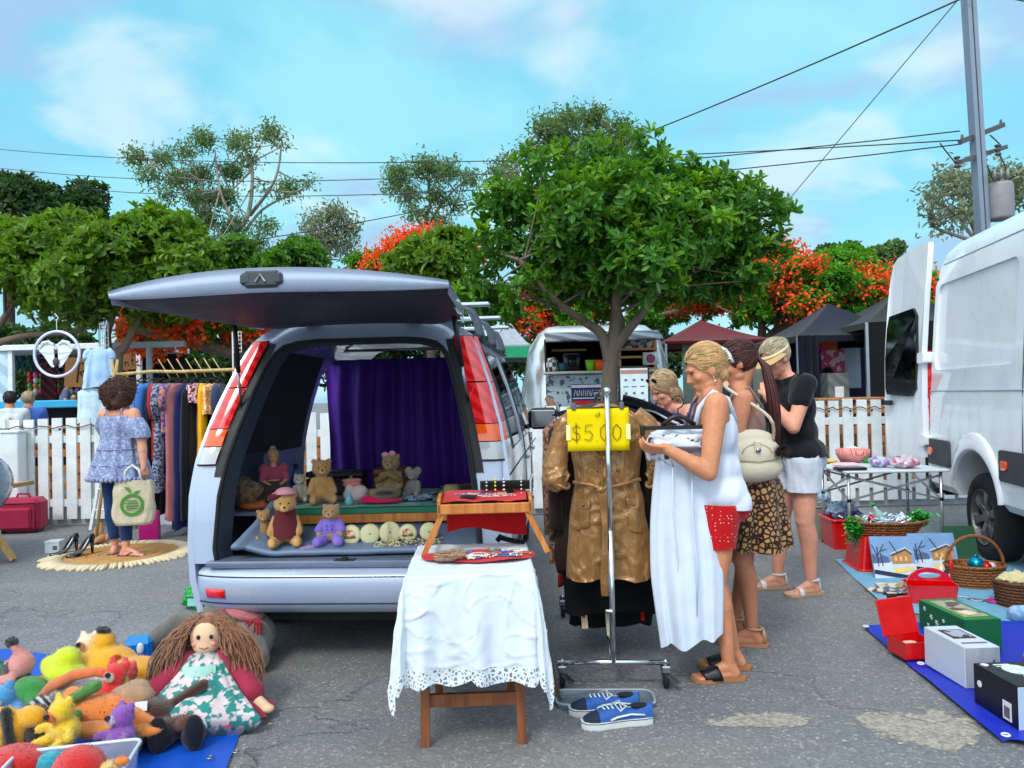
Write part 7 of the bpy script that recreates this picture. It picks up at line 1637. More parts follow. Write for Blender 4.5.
def cloth_pt(a,b_,lift=0.,wav=1.):
    hx,hy=TW/2+.006,TD/2+.006;dx=max(abs(a)-hx,0);dy=max(abs(b_)-hy,0);sx=1 if a>0 else -1;sy=1 if b_>0 else -1
    x=max(-hx,min(hx,a));y=max(-hy,min(hy,b_));r=math.hypot(dx,dy);z=TH+.004
    if r>0:
        if dx and dy:
            an=math.atan2(dy,dx);q=math.sin(2*an);out=r*(.05+.10*q*q+.05*math.sin(an*6))+.012*min(1,r*8);x+=sx*math.cos(an)*out;y+=sy*math.sin(an)*out;z-=r*(1-.03*q)
        else:
            out=.012*min(1,r*10)+.04*r+.02*r/.4*wav*(math.sin((x if dy else y)*31+1)+.6*math.sin((x if dy else y)*57));
            if dx:x+=sx*out
            else:y+=sy*out
            z-=r
    z+=.004*nz(a*9,b_*9,1)+.003*nz(a*22,b_*22);y+=.008*nz(a*6,b_*4,3)*(r>0)+.003*nz(a*22,b_*19,5)*(r>0);x+=.006*nz(a*12,b_*7,6)*(r>0)
    cr=abs(nz(a*7.2+3,b_*6.6,7));cr2=abs(nz(a*6.1,b_*9.2+1,12));k=.0055*(math.exp(-(cr/.03)**2)+math.exp(-(cr2/.03)**2))*(1 if r>.02 else .25)
    if dy and not dx:y+=sy*k
    elif dx and not dy:x+=sx*k
    else:z+=k
    return V((x,y,z+lift))
dr_=.36;hx,hy=TW/2+dr_,TD/2+dr_
t=thing('tablecloth','white cotton tablecloth with a scalloped lace hem draped over the small table','tablecloth',TB,TZ)
o=MB().grid(lambda u,v:cloth_pt((2*u-1)*hx,(2*v-1)*hy),160,170).build('cloth',ccl,t,True)
lace=M('lace_white',(.82,.86,.90),.8,var=.04)
nt,N,L=NT(lace);bsd=N['Principled BSDF'];tcx=N.new('ShaderNodeTexCoord');vo=N.new('ShaderNodeTexVoronoi');vo.feature='DISTANCE_TO_EDGE';vo.inputs['Scale'].default_value=60;L.new(tcx.outputs['Object'],vo.inputs[0]);r_=N.new('ShaderNodeMapRange');L.new(vo.outputs[0],r_.inputs[0]);r_.inputs[1].default_value=.17;r_.inputs[2].default_value=.2;r_.inputs[3].default_value=1;r_.inputs[4].default_value=.25;L.new(r_.outputs[0],bsd.inputs['Alpha'])
mb=MB();per=[];n=60
for k in range(n):per.append((-hx+2*hx*k/n,-hy,0,-1))
for k in range(n):per.append((hx,-hy+2*hy*k/n,1,0))
for k in range(n):per.append((hx-2*hx*k/n,hy,0,1))
for k in range(n):per.append((-hx,hy-2*hy*k/n,-1,0))
rr=[]
for v in range(5):
    row=[]
    for i,(a,b_,na,nb) in enumerate(per):
        e=(-.004+(.045+.028*abs(math.sin(i*PI/7.5))**.6)*v/4);row.append(cloth_pt(a+na*e,b_+nb*e))
    rr.append(row)
mb.loft(rr,False,False);mb.build('lace_hem',lace,t,True)
# ribbed brown strip leaning beneath the cloth
a,b2=G(558,702),at(528,590,3.5)
o=MB().loft([[a.lerp(b2,i/40)+V((dx*(1+.25*(i % 2)),dy,.012*math.sin(i/40*PI)*2)) for dx,dy in ((-.017,-.008),(.017,-.008),(.017,.008),(-.017,.008))] for i in range(41)]).build('ribbed_strip',M('brown_cane',(.30,.23,.17),.8,bump=.5),None,False,fix=True);tag(o,'brown ribbed cane strip leaning against the right side of the small table','cane strip')
# red felt and jewellery on the table
felt=fab('red_felt',(.72,.05,.08),bump=.3,bs=120)
def P3(px,py,z):return G(px,py,z)
cc=P3(478,557,TH+.01);o=MB().grid(lambda u,v:(lambda r,a:V((r*.245*math.cos(a)*(1+.04*math.sin(a*3)),r*.125*math.sin(a)*(1+.06*math.cos(a*2)),.004*math.sin(a*5)*r)))(u,2*PI*v),6,48).build('red_felt',felt,None,True,loc=cc+V((0,0,.006)));tag(o,'red oval felt cloth covered with jewellery on the white tablecloth','cloth')
silv=M('costume_silver',(.82,.80,.80),.3,metal=.6,var=.2,vs=40);brz=M('costume_bronze',(.62,.50,.40),.35,metal=.4,var=.4,vs=40)
def necklace(c,r,mat,label,grp,beads=28,sq=.6,tw=.25,br=.0042):
    mb=MB();s0=rng(0,6);k0=rng(.5,1)
    for i in range(beads):
        a=2*PI*i/beads*k0+s0;rr_=r*(1+tw*math.sin(a*3+s0));mb.ell((rr_*math.cos(a),rr_*sq*math.sin(a),br),(br*rng(.8,1.5),)*2+(br,),None,7,5)
    o=mb.build('necklace',mat,None,True,loc=c);tag(o,label,'necklace',grp);return o
jm=[silv,brz,silv,M('bead_blue',(.25,.4,.7),.2),M('bead_coral',(.8,.4,.3),.3),M('pearl',(.85,.82,.78),.2)]
for i in range(22):
    u=rng(-1,1);v=rng(-1,1)*(1-u*u)**.5;c=cc+V((u*.20,v*.09,.008+.003*(i % 3)));necklace(c,rng(.012,.045),random.choice(jm),'tangled costume bracelet or necklace heaped on the red oval felt','costume jewellery heaped on the red felt',int(rng(14,30)))
c=P3(446,560,TH+.018)
for k in range(7):necklace(c+V((.0+.004*k,0,.004*k)),.045+.004*k,brz,'coiled bronze bead necklace at the left end of the red felt','bronze necklaces coiled at the left of the felt',44,.62,.05,.0042)
# black strap with clasp
p0=P3(497,541,TH+.01);o=MB().tube([p0,p0+V((.015,0,.018)),p0+V((.05,-.02,.010)),p0+V((.09,-.045,.006)),p0+V((.13,-.07,.004))],[.012,.016,.013,.012,.008],8).build('choker',fab('black_velvet',(.02,.02,.03)),None,True);tag(o,'black velvet choker lying at the back right of the small table','choker')
# bamboo tray with legs
TR=V(((482-512)/218,3.46,TH+.005));t=thing('bed_tray','bamboo bed tray with splayed folding legs standing on the small table','tray',TR,R(2));bm_=wood('tray_bamboo',(.78,.50,.24),(.66,.38,.15),rough=.35)
tz=.19
MB().box((0,0,tz),(.40,.24,.012)).build('tray_base',bm_,t)
for sy in (-1,1):MB().box((0,sy*.12,tz+.012),(.42,.014,.045),bev=.004).build('side',bm_,t)
for sx in (-1,1):
    MB().loft([[V((sx*.203+dx,y,z)) for dx,y,z in ((-.007,y0,z0),(.007,y0,z0),(.007,y0,z1),(-.007,y0,z1))] for y0,z0,z1 in ((-.127,tz-.012,tz+.045),(-.10,tz-.012,tz+.06),(0,tz-.012,tz+.068),(.10,tz-.012,tz+.06),(.127,tz-.012,tz+.045))]).build('handle_end',bm_,t)
    for sy in (-1,1):MB().bar((sx*.185,sy*.108,tz-.0),(sx*.275,sy*.108,.0),.024,.014,up=(0,1,0)).build('leg',bm_,t)
    MB().bar((sx*.245,-.108,.06),(sx*.245,.108,.06),.014,.018).build('leg_rail',bm_,t)
ft=TR+V((0,0,tz+.01));o=MB().grid(lambda u,v:V((-.19+.38*u,-.108+.24*v,.028+.03*v+.008*abs(math.sin(u*8)))) if v<.9 else V((-.19+.38*u,.16+.01*math.sin(u*9),.05 if v<.95 else -.15+.02*math.sin(u*5))),24,10).build('red_felt',felt,None,True,loc=ft);tag(o,'red felt lining inside the bamboo tray and hanging out behind','cloth')
q=ft+V((-.07,-.05,.048));small('business_card','black card lying on the red felt in the bamboo tray','card',q,lambda mb:mb.box((0,0,0),(.07,.05,.004)).box((.005,0,.003),(.035,.02,.002)),M('card_black',(.05,.06,.08),.5),smooth=False,rz=R(-12))
for i in range(9):
    necklace(ft+V((rng(-.15,.12),rng(-.09,.05),.050)),rng(.02,.05),random.choice([jm[5],silv,jm[3]]),'fine chain lying on the red felt in the bamboo tray','fine chains in the bamboo tray',26,.5,.5,.0022)
BS=at(505,485,3.50);t=thing('bracelet_stand','black velvet T-bar bracelet stand in the bamboo tray','jewellery stand',(BS.x,BS.y,TH+tz+.016));vel=fab('black_velvet',(.02,.02,.03));hz_=BS.z-(TH+tz+.016)
MB().tube([(-.115,0,hz_),(.115,0,hz_)],.022,16).build('bar',vel,t,True);MB().box((.02,0,hz_/2),(.035,.03,hz_),bev=.005).build('stem',vel,t);MB().box((.02,0,.008),(.09,.07,.014),bev=.004).build('foot',vel,t)
for i,(x,mt,lb) in enumerate(((-.085,silv,'silver link bracelet at the left end of the black stand'),(-.045,M('bead_yellow',(.85,.78,.3),.3),'yellow bead bracelet on the black stand'),(-.005,silv,'large ring silver bracelet in the middle of the black stand'),(.075,silv,'silver charm bracelet at the right end of the black stand'))):
    mb=MB()
    for k in range(16):
        a=2*PI*k/16;mb.ell((0,.027*math.sin(a),-.018+.048*math.cos(a)),(.005+.002*(i==2),.0055,.0055),None,8,6)
    o=mb.build('bracelet',mt,None,True,loc=(BS.x+x,BS.y,BS.z));tag(o,lb,'bracelet')
q=V((BS.x-.015,BS.y-.035,BS.z-.07));t=thing('swing_tag','orange card tag hanging on the black bracelet stand','tag',q);MB().box((0,0,0),(.045,.004,.085),bev=.001).build('tag_card',M('tag_orange',(.88,.48,.12),.6),t);MB().ell((0,-.003,.005),(.008,.002,.022)).build('tag_print',M('sign_red',(.80,.12,.12),.6),t)
# -- sneakers and grey lid
def sneaker(label,px,py,rz):
    c=G(px,py);t=thing('sneaker',label,'shoe',c,rz,'blue canvas sneakers on the ground')
    bl,dk,wh=M('sneaker_blue',(.13,.33,.62),.8,bump=.4,bs=90),M('sneaker_navy',(.07,.12,.22),.85),M('rubber_white',(.80,.82,.82),.5)
    out=[(-.028,-.135),(-.036,-.10),(-.034,-.02),(-.042,.05),(-.048,.10),(-.040,.145),(-.015,.168),(.012,.168),(.036,.148),(.044,.10),(.038,.05),(.030,-.02),(.034,-.10),(.026,-.135),(0,-.145)][::-1]
    o=MB().loft([[V((x,y,0)) for x,y in out],[V((x*1.03,y*1.01,.006)) for x,y in out],[V((x*1.02,y*1.01,.030)) for x,y in out]]).build('sole',wh,t,True,fix=True);autosmooth(o,40)
    MB().tube([V((x*1.035,y*1.015,.026)) for x,y in out],.0015,4,closed=True).build('sole_stripe',dk,o)
    prof=[(-.138,.078,.028),(-.12,.080,.030),(-.07,.062,.031),(-.02,.066,.032),(.02,.078,.034),(.06,.072,.040),(.10,.058,.043),(.135,.046,.038),(.160,.034,.018)]
    rr=[]
    for y,h,w_ in prof:rr.append([V((w_*math.copysign(abs(math.cos(a))**.8,math.cos(a)),y,.026+(h-.026)*max(0,math.sin(a))**.75)) for a in [PI*k/16 for k in range(17)]])
    up=MB();up.loft(rr,False,False,closed=False);me=up.build('upper',bl,t,True)
    MB().ell((0,-.085,.074),(.021,.042,.008)).build('opening',M('insole_dark',(.05,.06,.09),.9),me,True)
    MB().grid(lambda u,v:(lambda a,y:V((interp([(p[0],p[2]) for p in prof],y)*1.03*math.copysign(abs(math.cos(a))**.8,math.cos(a)),y,.027+(interp([(p[0],p[1]) for p in prof],y)-.024)*max(0,math.sin(a))**.75)))(PI*u,.095+.063*v),16,5).build('toe_cap',dk,me,True)
    for sx in (-1,1):MB().tube([(sx*.036,-.10,.045),(sx*.036,-.04,.052),(sx*.040,.02,.046),(sx*.042,.05,.036)],.0045,6).build('side_stripe',wh,me,True)
    mb=MB()
    for k in range(5):y=-.005+.019*k;mb.tube([(-.022,y,.068+.008*(k>0)),(0,y+.004,.085-.002*k),(.022,y,.068+.008*(k>0))],.0032,5)
    mb.tube([(0,0,.088),(-.035,-.02,.088),(-.05,.01,.075),(-.02,.02,.086)],.003,5);mb.tube([(0,0,.088),(.035,-.01,.085),(.045,.025,.07)],.003,5);mb.build('laces',wh,me,True)
    MB().box((0,-.141,.06),(.012,.01,.045),bev=.003).build('heel_tab',bl,me)
sneaker('blue canvas sneaker with white laces, the nearer of the pair',620,724,R(98));sneaker('blue canvas sneaker partly hidden behind the nearer one',607,712,R(93))
c=G(605,702);t=thing('lid_tray','clear grey plastic storage lid lying behind the blue sneakers','lid',c,R(-3));pl=M('smoke_plastic',(.42,.47,.52),.15,var=.05,coat=.6,alpha=.75)
pr=[(x-.0,y-.0) for x,y in rrect(-.22,.22,-.085,.085,.05)]
MB().loft([[V((x,y,.0)) for x,y in pr],[V((x,y,.022)) for x,y in pr],[V((x*.96,y*.92,.024)) for x,y in pr],[V((x*.93,y*.86,.008)) for x,y in pr]],False,True).build('tray',pl,t,False,fix=True);MB().tube([V((x*1.01,y*1.01,.022)) for x,y in pr],.006,6,closed=True).build('rim',M('smoke_rim',(.55,.6,.65),.2),t,True)
# -- things in the van
def bear(label,pos,s,rz,col,tilt=0.,sit=True,muzzle=None,arms=1.,grp=None,name='teddy_bear',cat='teddy bear',ears=.028,extra=None,head=1.):
    t=thing(name,label,cat,pos,rz,grp);b=Blob();q=s
    e=lambda c,r:b.e(V(c)*q,tuple(k*q for k in r) if hasattr(r,'__len__') else r*q)
    e((0,0,.30),(.17,.14,.20));e((0,-.02,.20),(.18,.15,.15));b.c(V((0,0,.42))*q,V((0,-.02,.5))*q,.09*q)
    hd=V((0,-.03,.62))*q;b.e(hd,tuple(k*q*head for k in (.165,.15,.145)));b.e(hd+V((0,-.13,-.045))*q*head,tuple(k*q*head for k in (.075,.07,.06)))
    for sx in (-1,1):
        b.e(hd+V((sx*.13,.01,.12))*q*head,tuple(k*q*head*ears/.028 for k in (.055,.03,.055)))
        b.c(V((sx*.14,-.02,.40))*q,V((sx*.20*arms,-.14,.24))*q,.062*q,.055*q);b.e(V((sx*.20*arms,-.16,.22))*q,.06*q)
        if sit:b.c(V((sx*.10,-.03,.11))*q,V((sx*.17,-.28,.08))*q,.085*q,.07*q);b.e(V((sx*.175,-.33,.10))*q,(.065*q,.055*q,.085*q))
        else:b.c(V((sx*.09,0,.15))*q,V((sx*.11,-.02,-.12))*q,.085*q,.07*q);b.e(V((sx*.11,-.05,-.15))*q,(.065*q,.09*q,.055*q))
    m=plush('plush_'+label.replace(' ','_')[:24],col);fuzz(b.build('body',m,t,max(.0035,.022*q),3).data,3500,.022*q)
    mm=plush('plush_light_'+label.replace(' ','_')[:20],muzzle or tuple(min(1,c*1.18) for c in col))
    MB().ell(hd+V((0,-.155,-.05))*q*head,tuple(k*q*head for k in (.062,.05,.048))).build('muzzle',mm,t,True);MB().ell(hd+V((0,-.205,-.025))*q*head,tuple(k*q*head for k in (.022,.014,.016))).build('nose',eye_d,t,True)
    for sx in (-1,1):
        MB().ell(hd+V((sx*.06,-.135,.025))*q*head,.014*q*head).build('eye',eye_d,t,True)
        if sit:MB().ell(V((sx*.175,-.375,.10))*q,(.042*q,.014*q,.055*q)).build('paw_pad',mm,t,True)
    if tilt:t.rotation_euler=(tilt,0,rz)
    return t
BZ=.775
t=thing('shelf_board','green edged board on a timber frame forming a shelf across the cargo space','shelf',(0,0,0))
x0,x1=-1.43,-.22
MB().box(((x0+x1)/2,4.80,BZ-.018),(x1-x0,.86,.035),bev=.004).build('green_board',M('board_green',(.03,.42,.30),.5,var=.1),t)
o=MB().grid(lambda u,v:V((x0+.02+(x1-x0-.04)*u,4.375+.83*v,BZ+.0035+.002*nz(u*20,v*20))),30,20).build('paper_top',M('board_paper',(.66,.74,.72),.7,pat='noise',col2=(.45,.62,.58),pscale=6),t)
for y in (4.385,5.15):MB().box(((x0+x1)/2+.02,y,BZ-.062),(x1-x0-.06,.03,.05),bev=.003).build('timber_rail',bm_,t)
for x in (x0+.1,x1-.08):
    for y in (4.40,5.13):MB().box((x,y,(BZ-.085+.545)/2),(.04,.035,BZ-.085-.545)).build('leg',bm_,t)
mt_=M('vinyl_grey_blue',(.40,.47,.58),.55,var=.06,vs=3,bump=.12,bs=20)
xa,xb=-1.52,-.16
def mat_pt(u,v):
    x=xa+(xb-xa)*u;y=4.07+.40*v-.05*(u<.02);z=.572+.02*math.sin(v*2)+.075*v*v+.14*max(0,(.16-u)/.16)**1.5*(.35+v*1.0);x+=.11*max(0,(.16-u)/.16)*v
    return V((x,y+.015*(1 if u>.55 else 0)*0-.02*math.sin(u*3),z+.004*nz(u*9,v*5)))
o=MB().grid(mat_pt,60,12).build('vinyl_mat',mt_,None,True);m=o.modifiers.new('s','SOLIDIFY');m.thickness=.025;m.offset=1;bake(o);tag(o,'grey blue vinyl cushion mat folded up at left on the van sill','mat')
# curtain
cx0,cx1=at(326,400,5.92).x,at(476,400,5.92).x;pur=fab('purple_satin',(.30,.13,.58),rough=.5,var=.3,vs=3)
t=thing('purple_curtain','deep purple curtain hanging across the middle of the silver van','curtain',((cx0+cx1)/2,5.92,0),VR)
W_=cx1-cx0;MB().grid(lambda u,v:V((-W_/2+W_*u+.01*math.sin(v*5+u*9),.035*math.sin(u*46+.6*math.sin(v*3))*(1-.3*v)+.02*math.sin(u*17),.60+1.12*v)),160,14).build('cloth',pur,t,True)
MB().tube([(-W_/2-.05,0,1.79),(W_/2,0,1.79)],.012,8).build('rod',steel,t,True)
# bears and dolls
bear('honey plush bear in a burgundy dress and pink hat sitting on the grey mat',(lambda p:V((p.x,p.y,.603)))(at(286,553,4.20)),.37,R(14),(.80,.60,.32))
bb_=bpy.data.objects['teddy_bear'];MB().lathe([(.10,.0),(.085,.07),(.06,.12),(.055,.15)],20,(0,0,.05),cap=False).build('burgundy_dress',fab('burgundy',(.36,.12,.15)),bb_,True)
MB().ell((0,.02,.29),(.055,.055,.03)).lathe([(.05,0),(.075,-.004),(.05,.006)],20,(0,.015,.29),cap=False).build('pink_hat',fab('pale_pink',(.82,.55,.60)),bb_,True);MB().ell((-.045,-.03,.275),(.028,.012,.018)).ell((-.07,-.02,.27),(.02,.012,.02)).build('bow',fab('burgundy',(.36,.12,.15)),bb_,True)
t=bear('doll in a lavender romper sitting beside the honey bear on the mat',(lambda p:V((p.x,p.y,.603)))(at(332,550,4.20)),.29,R(0),(.72,.56,.38),name='plush_doll',cat='doll',ears=.02)
b=Blob();b.e((0,0,.085),(.058,.05,.068));
for sx in (-1,1):b.c((sx*.032,-.01,.035),(sx*.056,-.09,.028),.032,.029);b.c((sx*.045,0,.115),(sx*.062,-.035,.085),.026,.024)
b.build('romper',fab('lavender',(.50,.42,.78)),t,.006,3)
for x in (-.014,.014):
    for z in (.09,.11):MB().ell((x,-.052,z),.004).build('button',M('button_dark',(.2,.1,.3),.4),t,True)
bear('light brown teddy bear sitting on the green board',(lambda p:V((p.x,p.y,.782)))(at(322,505,4.58)),.34,R(18),(.80,.60,.34))
bg2=bear('khaki teddy bear with a bow sitting on the wicker case',(lambda p:V((p.x,p.y,.79)))(at(392,492,4.75)),.34,R(-8),(.60,.50,.33),grp=None)
MB().ell((-.035,-.01,.262),(.026,.012,.018)).ell((.01,-.01,.27),(.022,.012,.018)).build('bow',fab('pale_pink',(.82,.55,.60)),bg2,True)
MB().tube([(-.08,-.06,.10),(0,-.075,.15),(.08,-.06,.10)],.02,8).build('scarf',fab('scarf_tan',(.52,.42,.24)),bg2,True)
# porcelain doll in pink
p=at(274,500,4.62);p.z=.79;t=thing('porcelain_doll','doll in pink puff sleeved top and brown skirt at the left of the shelf','doll',p,R(25))
b=Blob();b.e((0,0,.10),(.055,.045,.06)).c((0,0,.14),(0,0,.235),.032,.02).e((0,-.003,.275),(.032,.034,.04)).e((0,-.032,.27),.007)
for sx in (-1,1):b.c((sx*.045,0,.21),(sx*.075,-.03,.14),.016,.012);b.c((sx*.075,-.03,.14),(sx*.03,-.075,.11),.012,.01);b.c((sx*.03,-.03,.07),(sx*.05,-.2,.04),.022,.014)
b.build('body',skin('doll_skin',(.78,.56,.44)),t,.005,3);dpk=fab('dress_pink',(.66,.28,.38))
b=Blob();b.e((0,0,.165),(.05,.04,.06));
for sx in (-1,1):b.e((sx*.055,-.002,.20),(.034,.032,.034));b.c((sx*.065,-.015,.17),(sx*.07,-.03,.14),.02)
b.build('bodice',dpk,t,.006,3);skirt(MB(),[(V((0,0,.13)),.045,.04),(V((0,-.05,.09)),.08,.09),(V((.01,-.09,.03)),.12,.14)],48,.012,8).build('skirt',fab('skirt_brown',(.24,.16,.17)),t,True)
MB().ell((0,.01,.29),(.038,.036,.038)).ell((0,.02,.325),(.02,.02,.018)).ell((.01,.03,.25),(.03,.02,.04)).build('hair',hair_gb,t,True)
for sx in (-1,1):MB().ell((sx*.012,-.033,.28),.0035).build('eye',eye_d,t,True)
# bottle, cases, pouches
p=at(296,482,4.98);p.z=BZ+.004;t=thing('blue_bottle','clear blue glass bottle standing behind the doll in pink','bottle',p);MB().lathe([(0,0),(.034,0),(.036,.02),(.036,.09),(.03,.12),(.014,.16),(.012,.185)],20).build('glass',M('glass_blue',(.12,.42,.72),.08,var=.03,trans=.4),t,True);MB().lathe([(0,0),(.015,0),(.015,.025),(0,.025)],14,(0,0,.185)).build('cap',M('cap_navy',(.04,.08,.2),.4),t,True)
def case(name,label,px,py,Y,w_,d_,h,mat,rz=0,trim=None):
    p=at(px,py,Y);p.z=BZ+.006;t=thing(name,label,'case',p,rz);MB().box((0,0,h*.36),(w_,d_,h*.72),bev=.008).build('base',mat,t);MB().box((0,0,h*.87),(w_*1.01,d_*1.01,h*.24),bev=.008).build('lid',mat,t)
    tr=trim or black_pl;MB().tube([(-.035,-d_/2-.012,h*.62),(-.025,-d_/2-.025,h*.58),(.025,-d_/2-.025,h*.58),(.035,-d_/2-.012,h*.62)],.004,6).build('handle',tr,t,True)
    for x in (-w_*.3,w_*.3):MB().box((x,-d_/2-.004,h*.74),(.018,.006,.022)).build('clasp',steel,t)
    return t
case('vanity_case','dark floral vanity case at the back of the shelf',338,480,5.02,.38,.17,.155,M('dark_floral',(.04,.04,.07),.5,pat='noise',col2=(.35,.22,.3),pscale=45,plo=.6,phi=.66),R(-3))
case('wicker_case','small tan wicker case behind the khaki teddy bear',396,485,4.98,.27,.16,.17,M('wicker_tan',(.58,.34,.20),.7,pat='weave',col2=(.30,.16,.10),pscale=30,bump=.5),R(-2))
def soft(name,label,cat,px,py,Y,blobs,mat,z=None,vox=.006,rz=0):
    p=at(px,py,Y);p.z=(BZ+.006) if z is None else z;b=Blob()
    for c,r in blobs:b.e(c,r)
    o=b.build(name,mat,None,vox,3);o.location=p;o.rotation_euler=(0,0,rz);tag(o,label,cat);return o
soft('drawstring_pouch','white lacy drawstring pouch right of the light brown teddy','pouch',355,500,4.62,[((0,0,.04),(.075,.05,.045)),((.03,0,.06),(.05,.04,.04)),((-.03,0,.07),(.03,.03,.035))],fab('lace_cream',(.78,.70,.70)))
soft('pink_pouch','salmon pink ruffled pouch on top of the white pouch','pouch',352,490,4.66,[((0,0,.10),(.055,.03,.03)),((0,0,.125),(.065,.035,.012))],fab('salmon',(.78,.48,.44)))
soft('pink_hat','hot pink rimmed oval basket hat in front of the khaki teddy','hat',381,503,4.50,[((0,0,.018),(.135,.06,.016)),((-.06,0,.03),(.06,.04,.02))],fab('hot_pink',(.80,.08,.32)))
soft('fur_pouch','brown furry oval slipper pouch resting on the pink hat','pouch',386,500,4.50,[((0,-.01,.055),(.085,.045,.035)),((0,0,.05),(.09,.05,.02))],plush('fur_brown',(.46,.34,.24)))
p=at(386,500,4.50);p.z=BZ+.072;o=MB().ell((0,-.02,0),(.062,.03,.02)).build('slipper_opening',plush('fur_dark',(.22,.15,.11)),bpy.data.objects['fur_pouch'],True);o.location=(0,-.012,.066)
p=at(349,508,4.45);p.z=BZ+.006;small('blue_jar','tiny pale blue jar on the front edge of the shelf','jar',p,lambda mb:mb.lathe([(0,0),(.02,0),(.025,.02),(.022,.05),(.014,.06),(.016,.07),(0,.072)],16),M('jar_blue',(.42,.66,.74),.3))
for i,(px,py,r,lb) in enumerate(((418,501,.10,'large blue and white china plate on the right of the shelf'),(433,500,.085,'smaller blue rimmed china plate on top of the large plate'))):
    p=at(px,py,4.60);p.z=BZ+.007+.014*i;small('china_plate',lb,'plate',p,lambda mb:mb.lathe([(0,.004),(r*.6,.004),(r,.018),(r*1.01,.02),(r*.98,.016),(r*.6,0),(0,0)],32,cap=False),M('china',(.72,.80,.86),.15,pat='noise',col2=(.2,.38,.62),pscale=40,plo=.52,phi=.58))
for i in range(6):
    p=at(448+i*2.4,492-i*1.5,4.72);p.z=BZ+.012+.012*i;small('magazine','old magazine in the fanned stack at the right of the shelf','magazine',p,lambda mb:mb.box((0,0,0),(.20,.15,.008)),M('paper_%d' % (i % 3),[(.60,.60,.56),(.42,.44,.46),(.50,.46,.40)][i % 3],.6,pat='noise',col2=(.3,.3,.3),pscale=9),'magazines fanned on the shelf',False,R(-18+9*i))
p=at(443,492,4.52);p.z=BZ+.008;small('lace_basket','grey openwork metal basket in front of the magazines','basket',p,lambda mb:mb.lathe([(.065,0),(.072,.045),(.068,.045),(.06,.003),(0,.003)],24,cap=False),M('pewter_lace',(.55,.56,.56),.4,metal=.3,pat='leopard',col2=(.18,.19,.2),pscale=60))
soft('straw_sack','crumpled beige straw hat bag at the far left of the cargo space','bag',250,502,4.52,[((0,0,.07),(.10,.07,.09)),((.05,.0,.03),(.09,.06,.04)),((-.03,0,.13),(.05,.05,.06))],fab('straw_beige',(.52,.44,.34),pat='noise',col2=(.38,.3,.22),pscale=30),z=.77)
MB().box((0,0,0),(.36,.5,.02)).build('side_ledge',silver_in,None,loc=(-1.52,4.6,.757));tag(bpy.data.objects['side_ledge'],'narrow grey ledge carrying the straw bag at the left of the cargo space','ledge')
soft('orange_slipper','orange leather slipper in front of the straw bag','slipper',254,509,4.42,[((0,0,.025),(.085,.04,.025)),((.05,0,.03),(.04,.035,.03))],M('orange_leather',(.66,.33,.15),.5),z=.77,rz=R(10))
for i,(px,py,Y,lb,c_,r) in enumerate(((372,499,4.72,'cream straw sun hat lying between the pouches and the khaki teddy',(.80,.72,.54),.085),(452,494,4.60,'pale straw boater hat at the right of the shelf',(.76,.68,.50),.09),(262,494,4.75,'brown felt hat beside the doll in pink',(.42,.30,.22),.08))):
    p=at(px,py,Y);p.z=BZ+.008+.03*(i==1);small('sun_hat',lb,'hat',p,lambda mb:mb.lathe([(r,.004),(r*.98,.0),(r*.6,.006),(r*.56,.045),(r*.45,.058),(0,.06)],28,cap=False),M('hat_straw_%d' % i,c_,.8,pat='weave',col2=tuple(k*.75 for k in c_),pscale=60,bump=.4))
for i,(px,lb,c_) in enumerate(((300,'small white plush lamb between the doll and the light brown teddy',(.85,.82,.76)),(414,'small grey plush rabbit right of the khaki teddy',(.62,.60,.58)))):
    p=at(px,495,4.66+.1*i);p.z=BZ+.008;bear(lb,p,.22,R(10-20*i),c_,name='plush_toy',cat='plush toy',ears=.04*i+.02)
for i,(px,lb,c_) in enumerate(((264,'small tan bear slumped at the left end of the mat',(.72,.54,.34)),)):
    p=at(px,548,4.24);p.z=.625;bear(lb,p,.22,R(22),c_)
# cream wooden tie-back roses on the mat
crd=M('cream_enamel',(.80,.78,.60),.35,var=.04);ros=M('rose_print',(.62,.16,.18),.5,pat='noise',col2=(.8,.72,.55),pscale=40);lf_=M('rope_olive',(.55,.54,.36),.8)
for i,(px,py,r,rose) in enumerate(((351,524,.05,1),(370,536,.05,0),(390,530,.053,0),(408,540,.045,1),(429,534,.046,0))):
    p=at(px,py,4.18);r*=1.12;p.z=.598+r+.003*i;t=thing('tie_back',['cream round tie-back with a painted rose, leftmost on the mat','plain cream round tie-back left of the rope bow','plain cream round tie-back above the rope bow','rose painted tie-back beside the bamboo tray leg','plain cream tie-back nearest the bamboo tray'][i],'curtain tie-back',p,R(rng(-15,15)))
    t.rotation_euler=(R(-12),0,R(rng(-15,15)));MB().lathe([(0,-.012),(r*.8,-.012),(r,-.006),(r,.006),(0,.008)],28,(0,0,0),'y').build('disc',crd,t,True)
    if rose:MB().ell((0,-.014,.002),(r*.55,.004,r*.42)).build('painted_rose',ros,t,True);MB().ell((r*.35,-.015,-.012),(r*.3,.003,r*.14)).ell((-r*.35,-.015,-.014),(r*.3,.003,r*.14)).build('painted_leaves',M('leaf_paint',(.25,.36,.22),.5),t,True)
    else:MB().lathe([(0,-.002),(.006,-.002),(.006,.003),(0,.003)],10,(0,-.012,0),'y').build('peg',lf_,t,True)
p=at(388,551,4.12);p.z=.60;mb=MB()
for a0,L in ((.2,.06),(.9,.05),(2.2,.05),(2.95,.06),(-.3,.05),(3.5,.05)):
    d=V((math.cos(a0),0,math.sin(a0)*.5));mb.tube([V((0,0,.01)),d*L+V((0,-.02,.02)),d*L*1.2+V((0,-.03,0)),d*L*.6+V((0,-.03,-.004)),V((0,0,.01))],.006,6)
